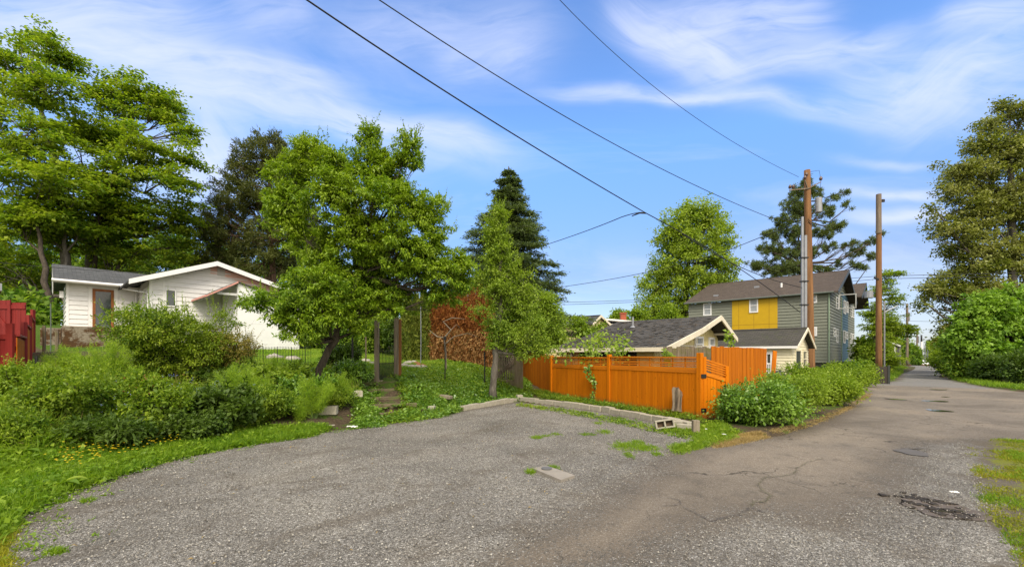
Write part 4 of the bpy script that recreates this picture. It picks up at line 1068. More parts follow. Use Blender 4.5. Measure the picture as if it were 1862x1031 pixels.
# ---------------------------------------------------------------- fences
def slatted(B, parent_name, f, a, b, z0, zt, boards=True, n=None):
    """solid tongue-and-groove panel with a horizontal lattice band on top, as a part with sub-parts"""
    m = MB(); zc = zt - .36; n = n or max(2, int(abs(b - a) / .09)); w = (b - a) / n
    for i in range(n):
        fbox(m, f, a + i * w + .004, a + (i + 1) * w - .004, z0, zc, -.01, .012)
    fbox(m, f, a, b, z0 + .005, zc - .003, -.02, -.011)
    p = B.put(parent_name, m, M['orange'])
    r = MB(); fbox(r, f, a, b, zt - .035, zt, -.03, .045); fbox(r, f, a, b, zc, zc + .09, -.02, .03); fbox(r, f, a, b, zc - .05, zc - .003, .013, .028)
    B.put('rail', r, M['orange_rail'], p)
    r = MB(); rr = random.Random(int(abs(a) * 100))
    hts = [.115, .165, .205, .26, .295]
    for h in hts:
        fbox(r, f, a, b, zc + h, zc + h + rr.uniform(.018, .036), -.012, .006)
    k = int(abs(b - a) / .45)
    for i in range(1, k + 1): x = a + (b - a) * i / (k + 1); fbox(r, f, x - .02, x + .02, zc + .09, zt - .036, -.03, -.013)
    B.put('lattice', r, M['orange_rail'], p)
    return p

def orange_fence():
    p0 = np.array([1.57, 17.4]); p1 = np.array([4.72, 11.0]); d = p1 - p0; Lf = np.linalg.norm(d); ang = math.atan2(d[1], d[0])
    B = Bld('orange_fence', *p0, 0.0, 'orange stained board fence with slatted top band behind the block edging', 'fence', rot=ang)
    f = fv(0); mid = Lf * .5
    for a, b, zt in ((.1, mid - .07, 1.575), (mid + .07, Lf - .08, 1.60)): slatted(B, 'fence_panel', f, a, b, .04, zt)
    for q, h, w in ((0, 1.62, .05), (mid, 1.66, .06), (Lf - .02, 1.70, .065)):
        m = MB(); m.box(q - w, q + w, -.06, .05, -.1, h); B.put('post', m, M['orange'], bevel=.006)
    # taller curved run to the left
    B.put('', MB(), None) if False else None
    m = MB(); pts = [p0 + (-.03, .05), np.array([1.25, 18.4]), np.array([.95, 19.6]), np.array([.68, 21.0]), np.array([.50, 22.4])]
    tot = []
    for i in range(len(pts) - 1):
        a, b = pts[i], pts[i + 1]; k = int(np.linalg.norm(b - a) / .14)
        for j in range(k): tot.append((a + (b - a) * j / k, a + (b - a) * (j + 1) / k))
    ca, sa = math.cos(-ang), math.sin(-ang)
    def loc(p): q = p - p0; return (q[0] * ca - q[1] * sa, q[0] * sa + q[1] * ca)
    for i, (a, b) in enumerate(tot):
        t = i / len(tot); a, b = loc(a), loc(a + (b - a) * .95); zb_ = .05 + .4 * t; zt = 1.60 + .27 * t ** .6 + random.uniform(-.01, .01) + (.05 if t > .8 else 0)
        dv = Vector((b[0] - a[0], b[1] - a[1])).normalized(); nn = (-dv.y * .02, dv.x * .02)
        m.slab([(a[0], a[1], zb_), (b[0], b[1], zb_), (b[0], b[1], zt), (a[0], a[1], zt)], (nn[0], nn[1], 0))
    B.put('fence_panel', m, M['orange_old'])
    # hinged gate leaf, sagging, standing open along the alley
    g0 = np.array([4.80, 11.02]); g1 = np.array([5.46, 11.22]); dd = g1 - g0; Lg = np.linalg.norm(dd)
    Gt = Bld('orange_gate', *g0, 0.0, 'sagging orange gate leaf hinged beside the corner post of the orange fence', 'gate', rot=math.atan2(dd[1], dd[0]))
    m = MB(); f = fv(0); n = 7
    for i in range(n):
        a = Lg * i / n; b = Lg * (i + 1) / n; s = .17 * (a + b) / 2 / Lg
        fbox(m, f, a + .003, b - .003, .06, 1.17 - s, -.01, .012)
    fbox(m, f, 0, Lg, .07, 1.0, -.02, -.011)
    pnl = Gt.put('gate_panel', m, M['orange'])
    m = MB()
    for h, w in ((1.18, .09), (1.29, .03), (1.35, .025), (1.41, .03), (1.47, .03), (1.53, .035)): m.beam((0.03, -.015, h + .0), (Lg - .03, -.015, h - .17), .035, w)
    Gt.put('rail', m, M['orange_rail'], pnl)
    for x, zt in ((0, 1.6), (Lg, 1.36)):
        m = MB(); m.box(x - .045, x + .045, -.05, .04, .03, zt); Gt.put('stile', m, M['orange'], bevel=.005)
    for z in (1.12, .27):
        m = MB(); m.box(-.12, .03, -.066, -.052, z - .05, z + .05); Gt.put('hinge', m, M['black'])
    # tall board fence behind
    q0 = P(1293.5, 660, 12.6)[:2]; q1 = P(1393, 660, 14.6)[:2]; dd = q1 - q0; Lq = np.linalg.norm(dd)
    Q = Bld('tall_board_fence', *q0, 0.0, 'tall weathered orange plank fence behind the slatted orange gate', 'fence', rot=math.atan2(dd[1], dd[0]))
    n = 15
    for i in range(n):
        m = MB(); w = Lq / n; r = random.Random(i); h = 1.885 - .02 * i / n + r.uniform(-.015, .02); ln = r.uniform(-.012, .012) + (.02 if i > 9 else 0)
        a = i * w + .008 + (.035 if i in (4, 9) else 0); b = (i + 1) * w - .006
        m.add([(a, -.01, .0), (b, -.01, .0), (b + ln, -.01, h), (a + ln, -.01, h), (a, .012, .0), (b, .012, .0), (b + ln, .012, h), (a + ln, .012, h)],
              [(0, 1, 2, 3), (5, 4, 7, 6), (0, 4, 5, 1), (1, 5, 6, 2), (2, 6, 7, 3), (3, 7, 4, 0)])
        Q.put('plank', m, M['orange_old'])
    m = MB(); m.box(0, Lq, .013, .06, .4, .48); m.box(0, Lq, .013, .06, 1.4, 1.48); m.box(Lq * .45, Lq * .45 + .1, .061, .16, 0, 1.8); Q.put('rail', m, M['orange_old'])
    # leaning plank
    a = P(1402, 700, 15.3); tpt = P(1409, 638, 15.6); a[2] = .05
    m = MB(); m.beam((0, 0, 0), tuple(tpt - a), .15, .025, (0, 1, 0)); o = m.build('leaning_plank', M['orange_old']); o.location = tuple(a)
    tag(o, 'loose orange plank leaning against the cream garage window', 'plank')
    # old grey-brown fence between the cottage and the tall fence
    q0 = P(1206, 640, 14.4)[:2]; q1 = P(1300, 640, 15.1)[:2]; dd = q1 - q0; Lq = np.linalg.norm(dd)
    Q = Bld('old_fence', *q0, 0.0, 'old unpainted grey brown board fence in front of the cottage gable', 'fence', rot=math.atan2(dd[1], dd[0]))
    m = MB(); n = 12
    for i in range(n):
        w = Lq / n; h = 1.90 + .03 * math.sin(i * 2.3); m.box(i * w + .005, (i + 1) * w - .005, -.01, .01, 0, h)
    Q.put('board', m, M['old_wood'])
    m = MB(); m.box(0, Lq, .011, .05, .4, .48); m.box(0, Lq, .011, .05, 1.5, 1.58); Q.put('rail', m, M['old_wood'])

def red_fence():
    zb = h1(-11.6, 10.1)
    x0, x1 = P(-120, 600, 10.1)[0], P(27, 600, 10.1)[0]
    B = Bld('red_fence', x0, 10.1, zb, 'dark red painted board fence with orange back at the left edge', 'fence', rot=0.0)
    L = x1 - x0; zt = CH + (645 - 612) / F * 10.1; m = MB(); n = 11
    for i in range(n): m.box(L * i / n + .006, L * (i + 1) / n - .006, 0, .02, zb - .3, zt)
    B.put('fence_panel', m, M['red'])
    m = MB(); m.box(L - .16, L, -.05, -.002, zb - .3, zt + .3); m.box(0, L - .165, -.03, -.002, zt - .06, zt + .05); m.box(0, L - .165, -.025, -.002, zb + .25, zb + .36); B.put('post', m, M['red'])
    # side run going back up the slope
    m = MB(); rl = MB(); a = np.array([L, .03]); bw = P(60, 545, 17.2)[:2] - np.array([x0, 10.1]); k = 44
    for i in range(k):
        t0, t1 = i / k, (i + .9) / k; p, q = a + (bw - a) * t0, a + (bw - a) * t1
        wx, wy = p[0] + x0, p[1] + 10.1; g = h1(wx, wy) ; step = math.floor(t0 * 3) / 3
        top = zt - .02 + (1.25 * step)
        m.slab([(p[0], p[1], g - .2), (q[0], q[1], g - .2), (q[0], q[1], top), (p[0], p[1], top)], (.02, 0, 0))
    B.put('side_panel', m, M['orange_old'])
    for s in range(3):
        p, q = a + (bw - a) * s / 3, a + (bw - a) * (s + 1) / 3; top = zt + .03 + 1.25 * s / 3
        rl.beam((p[0], p[1], top), (q[0], q[1], top + .04), .12, .05); rl.beam((p[0] - .05, p[1], top - .3), (q[0] - .05, q[1], top - .27), .03, .1)
        rl.beam((q[0], q[1], top - 1.2), (q[0], q[1], top + .48), .1, .1, (1, 0, 0))
    B.put('cap_rail', rl, M['red'])
    # gate further back
    x0, x1 = P(-80, 600, 15.2)[0], P(47, 600, 15.2)[0]; zt = CH + (645 - 546) / F * 15.2; zg = h1((x0 + x1) / 2, 15.2)
    Gt = Bld('red_gate', x0, 15.2, zg, 'dark red plank gate with diagonal brace behind the red fence', 'gate', rot=0.0)
    m = MB(); L = x1 - x0; n = 14
    for i in range(n): m.box(L * i / n + .006, L * (i + 1) / n - .006, 0, .02, zg - .3, zt - (.08 if i > 10 else 0))
    P_ = Gt.put('gate_panel', m, M['red'])
    m = MB(); m.box(0, L, -.03, -.002, zt - .3, zt - .16); m.box(0, L, -.03, -.002, zg + .3, zg + .42); m.beam((L * .55, -.016, zt - .4), (L * .9, -.016, zg + .5), .025, .12, (1, 0, 1)); m.box(L * .76, L * .8, -.05, -.032, zg - .2, zt); Gt.put('brace', m, M['red'], P_)
    # neighbour's eave at the frame edge
    N = Bld('neighbour_house', P(-8, 500, 9.5)[0], 9.5, h1(-11.5, 9.5), 'corner of a grey roofed house just inside the left edge', 'house', rot=math.radians(51))
    m = MB(); zt = CH + 180 / F * 9.5; zl = CH + 122 / F * 9.5
    m.slab([(-4, 0, zt + 1), (0.02, 0, zl + .12), (.02, 4, zl + .12), (-4, 4, zt + 1)], (0, 0, -.12)); N.put('roof', m, M['roof_dark'])
    m = MB(); m.box(.02, .09, 0, 4, zl - .06, zl + .1); N.put('gutter', m, M['galv'])
    m = MB(); m.box(-4, -.6, .4, 3.8, .6, zl); N.put('wall', m, M['far_grey'])

# ---------------------------------------------------------------- poles and wires
def pole(name, px, Z, ytop, r0, r1, label, mat='pole', group=None, ybase=None, lean=0.0):
    x, y = (px - CX) / F * Z, Z; zb = max(h1(x, y), -.02); zt = CH + (HY - ytop) / F * Z
    e = empty(name, (x, y, zb), 0, label, 'utility pole', group)
    m = MB(); n = 9; rr = random.Random(int(px))
    m.tube([(lean * (i / n) + rr.uniform(-.01, .01), 0, -.3 + (zt - zb + .3) * i / n) for i in range(n + 1)], [r0 + (r1 - r0) * i / n for i in range(n + 1)], 14)
    m.build('shaft', M[mat], e, smooth=True)
    return e, (x, y, zb, zt)
def part(e, name, m, mat, **k): return m.build(name, M[mat], e, **k)

def poles():
    e, (x, y, zb, zt) = pole('utility_pole', 1474, 27, 310, .26, .17, 'thick brown utility pole with white transformer can beside the garage', lean=-.22)
    h = lambda py: CH + (HY - py) / F * y - zb
    m = MB(); m.tube([(.42, -.1, h(388)), (.42, -.1, h(387)), (.42, -.1, h(362)), (.42, -.1, h(361))], [.16, .19, .19, .16], 14); part(e, 'transformer', m, 'galv', smooth=False)
    m = MB(); m.box(0, .35, -.12, -.06, h(368), h(367)+.04); m.box(0, .3, -.12, -.06, h(383), h(383) + .05); part(e, 'bracket', m, 'black')
    m = MB(); m.beam((-.25, -.2, h(345)), (.45, -.25, h(334)), .05, .05); m.beam((-.25, -.2, h(345)), (-1.25, .1, h(345)), .05, .06); m.beam((-.25, -.1, h(345)), (-.55, -.3, h(332)), .06, .06); part(e, 'crossarm', m, 'pole_grey')
    m = MB()
    for dx, dy, py in ((-1.2, .1, 342), (-1.0, .1, 342), (-.55, -.3, 330), (.45, -.25, 331), (-.32, -.1, 322)):
        m = MB(); m.tube([(dx, dy, h(py)), (dx, dy, h(py) + .1), (dx, dy, h(py) + .22)], [.07, .1, .05], 8); part(e, 'insulator', m, 'porcelain')
    m = MB(); m.tube([(.4, -.2, h(362)), (.5, -.2, h(330)), (.42, -.15, h(312)), (-.1, -.1, h(314))], .012, 4, False); m.tube([(-1.2, .1, h(345)), (-1.3, .1, h(352)), (-.3, 0, h(400))], .012, 4, False)
    m.tube([(-.3, -.2, h(400)), (.0, -.3, h(412)), (.4, -.2, h(396))], .018, 4, False); m.tube([(-.28, -.2, h(405)), (.1, -.3, h(416)), (.35, -.2, h(414))], .018, 4, False)
    part(e, 'jumper_wire', m, 'cable')
    # metal riser mast beside it
    e2 = empty('metal_mast', P(1461, 0, 26.2) * np.array([1, 1, 0]) + np.array([0, 0, -.02]), 0, 'pale metal conduit mast standing close beside the thick brown pole', 'mast')
    H2 = CH + (HY - 394) / F * 26.2
    m = MB(); m.tube([(-.07, 0, 0), (-.07, 0, H2)], .075, 10); part(e2, 'conduit', m, 'galv'); m = MB(); m.tube([(.12, .02, 0), (.12, .02, H2 - 1.1)], .1, 10); part(e2, 'conduit', m, 'galv')
    m = MB()
    for z in (3.2, 4.6, 6.0, 7.4): m.box(-.18, .26, -.1, .12, z, z + .07)
    part(e2, 'strap', m, 'black')
    # second pole
    e, (x, y, zb, zt) = pole('utility_pole', 1598, 35, 355, .22, .17, 'brown utility pole with grey weathered top farther along the alley'); h = lambda py: CH + (HY - py) / F * y - zb
    m = MB(); m.tube([(-.05, -.05, h(425)), (-.05, -.05, h(354))], [.188, .182], 12); part(e, 'weathered_top', m, 'pole_grey')
    m = MB(); m.tube([(-.65, .2, h(541)), (-.65, .2, h(529))], .3, 12); part(e, 'transformer', m, 'galv')
    m = MB(); m.beam((.0, 0, h(528)), (1.1, 0, h(522)), .07, .07); m.beam((-.45, -.1, h(505)), (0, -.1, h(510)), .1, .12); m.box(.1, .32, -.2, -.1, h(369), h(364)); part(e, 'bracket', m, 'black')
    m = MB(); m.tube([(.36, -.1, 0), (.36, -.1, h(548))], .055, 8); m.tube([(.36, -.1, h(568)), (1.4, -.1, h(556))], .04, 6); part(e, 'conduit', m, 'galv')
    for i, (px, Z, yt, r, lb, mt) in enumerate([(1649.5, 75, 552, .19, 'grey brown utility pole far down the alley left of the crest', 'pole_grey'), (1667.5, 98, 599, .17, 'thin distant utility pole with white sleeve near the alley crest', 'pole_grey'),
                             (1675.5, 105, 609, .2, 'short black and white pole at the far end of the alley', 'black'), (1682, 112, 629, .14, 'pale slim post in front of the long white roof', 'galv'), (1687, 112, 636, .12, 'shorter pale slim post in front of the long white roof', 'galv')]):
        e, (x, y, zb, zt) = pole('utility_pole' if i < 3 else 'bollard_post', px, Z, yt, r, r * .85, lb, mt)
        if i < 2:
            m = MB(); m.beam((-.5, 0, zt - zb - 1), (.6, 0, zt - zb - .9), .1, .1); m.tube([(.35, 0, zt - zb - 3), (.35, 0, zt - zb - 1.5)], .12, 6); part(e, 'crossarm', m, 'galv')
        if i == 2:
            m = MB(); m.tube([(0, 0, zt - zb - 3.4), (0, 0, zt - zb - 1.6)], .24, 10); part(e, 'white_band', m, 'white_trim')
def wire(pts, r, label, group=None, sag=0.0, name='overhead_wire', n=24):
    """pts = list of world points; sag in metres for each span"""
    out = []
    for i in range(len(pts) - 1):
        a, b = np.array(pts[i], float), np.array(pts[i + 1], float)
        for k in range(n):
            t = k / n; p = a + (b - a) * t; p[2] -= sag * 4 * t * (1 - t); out.append(p)
    out.append(np.array(pts[-1], float)); o0 = out[0].copy()
    m = MB(); m.tube([tuple(p - o0) for p in out], r, 6); o = m.build(name, M['cable'], smooth=True); o.location = tuple(o0)
    return tag(o, label, 'wire', group)
def wires():
    # heavy service cable from overhead to the mast, with its branch
    a = P(470, -60, 9.0); j = P(1175, 388, 19.5); b = P(1459, 522, 26.1)
    A, J, Bp = a, j, b
    def bez(p0, p1, p2, n=30): return [p0 * (1 - t) ** 2 + 2 * p1 * t * (1 - t) + p2 * t * t for t in np.linspace(0, 1, n)]
    wire(bez(A, P(830, 190, 13.5), J) + bez(J, P(1330, 470, 23.4), P(1455, 568, 26.0))[1:], .02, 'thick black cable running from the upper left down to the metal mast', n=1)
    wire(bez(P(1240, 425, 21.2), P(1350, 500, 24), P(1458, 523, 26.1)), .018, 'thinner cable sagging from the thick cable to the mast foot', n=1)
    wire(bez(J, P(1165, 383, 21), P(1130, 395, 23), 8) + bez(P(1130, 395, 23), P(1060, 425, 30), P(940, 462, 38), 12)[1:], .022, 'black service drop branching left off the thick cable', n=1)
    m = MB(); j0 = J; m.tube([(0, 0, 0), (-.25, .2, .08), (-.5, .5, .03)], [.03, .04, .02], 6); o = m.build('splice', M['black']); o.location = tuple(j0); tag(o, 'black splice clamp where the service drop leaves the thick cable', 'cable clamp')
    wire(bez(P(600, -60, 9.5), P(1090, 275, 16.5), P(1400, 396, 25.5)) + [P(1456, 402, 26.2)], .014, 'thin wire running from the upper middle to the mast top', n=1)
    wire(bez(P(950, -75, 12), P(1180, 195, 18), P(1452, 322, 26.8)), .01, 'thin wire coming down to the top of the thick brown pole', n=1)
    wire(bez(P(1456, 405, 26.2), P(1410, 420, 28), P(1333, 452, 32)) + bez(P(1333, 452, 32), P(1160, 512, 38), P(900, 535, 45))[1:], .022, 'wire passing from the mast behind the round green tree to the left', n=1)
    for (y0, y1, lb) in ((551, 541, 'upper of two faint wires behind the cottage roof'), (556, 544, 'lower of two faint wires behind the cottage roof')):
        wire([P(880, y0, 60), P(1256, y1, 60)], .03, lb, 'faint wires behind the cottage', sag=.2)
    wire([P(1535, 507, 50), P(1600, 502, 36), P(2050, 492, 30)], .022, 'upper horizontal wire crossing the big tree on the right', 'wires running right from the second pole')
    wire([P(1535, 513, 50), P(1600, 507, 36), P(2050, 499, 30)], .022, 'lower horizontal wire crossing the big tree on the right', 'wires running right from the second pole')
    wire([P(1598, 508, 35.5), P(1650, 556, 75)], .03, 'sagging wire between the second pole and the grey far pole', sag=.5)
    wire([P(1560, 556, 70), P(1649, 560, 75), P(1900, 563, 70)], .025, 'faint wire through the grey far pole')
    wire([P(1600, 545, 60), P(1668, 603, 98)], .03, 'thin wire slanting down to the far pole beyond the crest', sag=.8)
    wire([P(1640, 583, 95), P(1668, 584, 98), P(1760, 586, 90)], .03, 'faint far wire above the alley crest')
    wire([P(-60, 470, 22.0), P(97, 486, 22.6), P(300, 497, 23.5), P(384, 487, 25.0)], .012, 'thin service wire reaching the white house gable from the left', sag=.05)
    wire([P(400, 486, 25.0), P(520, 511, 30), P(640, 514, 36)], .014, 'thin service wire behind the roof of the white house', sag=.2)

# ---------------------------------------------------------------- garden hardware
def block_thing(name, label, p, rz, L, Wd, H, mat, group, hollow=False, tilt=0.0, seed=0, cat='concrete block'):
    e = MB(); t = .035
    if not hollow: e.box(-L / 2, L / 2, -Wd / 2, Wd / 2, 0, H)
    else:
        xs = [-L / 2, -L / 2 + t, -t / 2, t / 2, L / 2 - t, L / 2]; ys = [-Wd / 2, -Wd / 2 + t, Wd / 2 - t, Wd / 2]
        for (a, b, c, d) in ((xs[0], xs[5], ys[0], ys[1]), (xs[0], xs[5], ys[2], ys[3])): e.box(a, b, c, d, 0, H)
        for (a, b) in ((0, 1), (2, 3), (4, 5)): e.box(xs[a], xs[b], ys[1] , ys[2], 0, H - .003)
    o = e.build(name, M[mat], bevel=.006)
    o.location = tuple(float(v) for v in p); o.rotation_euler = (tilt, 0, rz)
    return tag(o, label, cat, group)

def edging():
    # block edging from the steps to the fence corner
    left = [np.array(G(x, y)) for x, y in ((843, 746), (940, 730))]
    right = [np.array(G(x, y)) for x, y in ((944, 729), (1020, 738), (1100, 749), (1190, 766), (1252, 779))]
    gl, gr = 'blocks edging the gravel between steps and corner', 'blocks edging the gravel below the orange fence'
    def run(pts, g, side, L, skip=()):
        seg = []; tot = 0
        d = [np.linalg.norm(pts[i + 1] - pts[i]) for i in range(len(pts) - 1)]; T_ = sum(d); n = int(T_ / L)
        for i in range(n):
            s = (i + .5) * T_ / n; k = 0
            while s > d[k] and k < len(d) - 1: s -= d[k]; k += 1
            p = pts[k] + (pts[k + 1] - pts[k]) * s / d[k]; a = math.atan2(*(pts[k + 1] - pts[k])[::-1]); seg.append((p, a, T_ / n))
        r = random.Random(n)
        for i, (p, a, l) in enumerate(seg):
            if i in skip: continue
            h = .135 + r.uniform(-.025, .02)
            od = ['first', 'second', 'third', 'fourth', 'fifth', 'sixth', 'seventh', 'eighth', 'ninth', 'tenth', 'eleventh', 'twelfth', 'thirteenth', 'fourteenth', 'fifteenth', 'sixteenth', 'seventeenth', 'eighteenth', 'nineteenth', 'twentieth']
            if side == 'l': lb = od[n - 1 - i] + ' pale edging block counted from the upright corner block towards the steps'
            else: lb = od[i] + ' edging block under the orange fence, counted from the upright corner block'
            q = p + np.array([math.cos(a + math.pi / 2), math.sin(a + math.pi / 2)]) * (.09 + r.uniform(-.012, .012))
            block_thing('edging_block', lb, (*q, -.03), a + r.uniform(-.05, .05), l * .955, .19, h + .03, 'block', g, tilt=r.uniform(-.03, .02))
    run(left, gl, 'l', .41); run(right, gr, 'r', .41, skip=())
    c = G(942, 729); block_thing('edging_block', 'rough upright block standing at the corner of the edging', (*(c + np.array([.05, .12])), -.03), .3, .2, .2, .24, 'block', None)
    # blocks by the steps
    B = [((518, 770), 535, 770, .0, 'block half buried in weeds, leftmost of the blocks left of the steps', False, .42, .19, .2), ((555, 771), 0, 0, .1, 'narrow block second from the left beside the steps', False, .3, .19, .2),
         ((597, 769), 0, 0, .16, 'open topped hollow block full of soil, third of the blocks left of the steps', True, .4, .22, .2), ((643, 757), 0, 0, .5, 'hollow pale block nearest the foot of the steps', True, .42, .24, .18),
         ((642, 745), 0, 0, .9, 'block lying behind the hollow pale block at the steps', False, .3, .2, .2)]
    for (px, _, _, rz, lb, ho, l, w, h) in B:
        p = np.array(G(*px)); block_thing('planter_block', lb, (*(p + np.array([0, .02])), max(h1(p[0], p[1] + .02) - .03, .0) if px[1] > 750 else .14), rz, l, w, h, 'block_pale', 'concrete blocks left of the steps', ho)
    p = G(596, 776); block_thing('edging_block', 'flat broken slab under the hollow block left of the steps', (*p, -.02), .3, .3, .14, .06, 'block', None)
    p = G(783, 752); o = MB(); o.tube([(0, 0, 0), (0, 0, .2)], [.09, .125], 4); o = o.build('plant_pot', M['block_pale']); o.location = (*(p + (.02, .1)), 0); o.rotation_euler = (0, 0, .6); tag(o, 'square pale plant pot at the foot of the bank', 'pot')
    p = T(805, 727); o = MB(); o.beam((-.3, .1, .08), (.28, -.15, .02), .2, .09); o = o.build('plank', M['grey_wood'], bevel=.008); o.location = tuple(p + (0, 0, .05)); tag(o, 'short grey plank lying on the green bank', 'plank')
    # loose hollow block tipped on its side in the grass
    p = G(1207, 781); e = block_thing('hollow_block', 'loose two-hole concrete block tipped on its side in the grass', (*p, .13), -.16, .4, .19, .19, 'block', None, True); e.rotation_euler = (math.radians(82), math.radians(-10), -.16); m = MB(); m.box(-.16, .16, -.055, .055, .02, .1); m.build('hollow_shade_fill', M['soil'], e)  # soil coloured box added inside to paint the shade of the holes
    p = G(1312, 777); o = MB(); o.box(-.07, .07, -.05, .05, 0, .32); o = o.build('stub_post', M['grey_wood'], bevel=.01); o.location = (*G(1265, 790), -.02); tag(o, 'short grey stub post at the foot of the orange corner post', 'post')
    for (px, py, lb) in ((1227, 776, 'low block end showing through grass right of the tipped block'), (1248, 783, 'last low edging block in grass by the stub post')):
        block_thing('edging_block', lb, (*G(px, py), -.03), -.6, .36, .15, .17, 'block', None)
    # weathered stump leaning on the fence
    r = np.random.default_rng(4); m = MB(); n = 16; prof = []
    for k, (z, s) in enumerate(((0, 1.05), (.15, .92), (.35, .95), (.5, 1.05), (.56, .9))):
        for i in range(n):
            a = 2 * math.pi * i / n; rad = .155 * s * (1 + .25 * math.sin(3 * a + .8) + .2 * math.sin(7 * a + z * 2) + .14 * math.sin(11 * a + z * 4)); prof.append((rad * math.cos(a) * .95, rad * math.sin(a) * .6, z + (.07 * math.sin(2 * a + 1) + .05 * math.sin(5 * a) if k > 2 else 0)))
    fs = [(k * n + i, k * n + (i + 1) % n, (k + 1) * n + (i + 1) % n, (k + 1) * n + i) for k in range(4) for i in range(n)] + [tuple(4 * n + i for i in range(n))]
    m.add(prof, fs); o = m.build('tree_stump', M['stump']); p = P(1232, 748, 11.55); o.location = (p[0], p[1], .17); o.rotation_euler = (0, .1, .4); tag(o, 'split weathered stump upright against the orange fence', 'stump')
    # utility slab with its cap
    c = [G(*q) for q in ((968, 855), (993, 850), (1045, 868), (1020, 877))]; ce = sum(c) / 4; e = empty('utility_cover', (*ce, .0), 0, 'flat concrete slab with small round cap set in the gravel', 'utility cover')
    m = MB(); m.slab([(*(q - ce), .035) for q in c], (0, 0, -.06)); m.build('slab', plainmat('cover_slab', (.27, .24, .2), bump=.2), e)
    q = G(994, 857) - ce; m = MB(); m.tube([(*q, .035), (*q, .055)], .075, 16); m.build('cap', plainmat('iron_cap', (.12, .12, .12)), e)

def steps():
    e_pos = G(720, 762); S = empty('garden_steps', (*e_pos, 0), 0, 'overgrown garden steps with timber risers climbing to the gate', 'steps')
    spec = [((690, 765), (775, 748), 11.3, .10), ((668, 743), (758, 736), 11.9, .26), ((672, 733), (745, 722), 12.4, .40), ((670, 709), (716, 705), 12.95, .58), ((655, 693), (722, 690), 13.5, .76)]
    for i, (a, b, Z, z) in enumerate(spec):
        pa = P(a[0], 0, Z); pb = P(b[0], 0, Z + (.25 if i else .9)); m = MB()
        A_ = np.array([pa[0], pa[1], z]) - [e_pos[0], e_pos[1], 0]; B_ = np.array([pb[0], pb[1], z + .01]) - [e_pos[0], e_pos[1], 0]
        m.beam(tuple(A_), tuple(B_), .12, .11); m.build('riser', M['step_wood'], S, bevel=.008)
        m = MB(); m.slab([tuple(A_ + (.05, .03, .0)), tuple(B_ + (-.05, .03, .0)), tuple(B_ + (-.1, .62, .02)), tuple(A_ + (.1, .62, .02))], (0, 0, -.25)); m.build('tread', M['soil'], S)

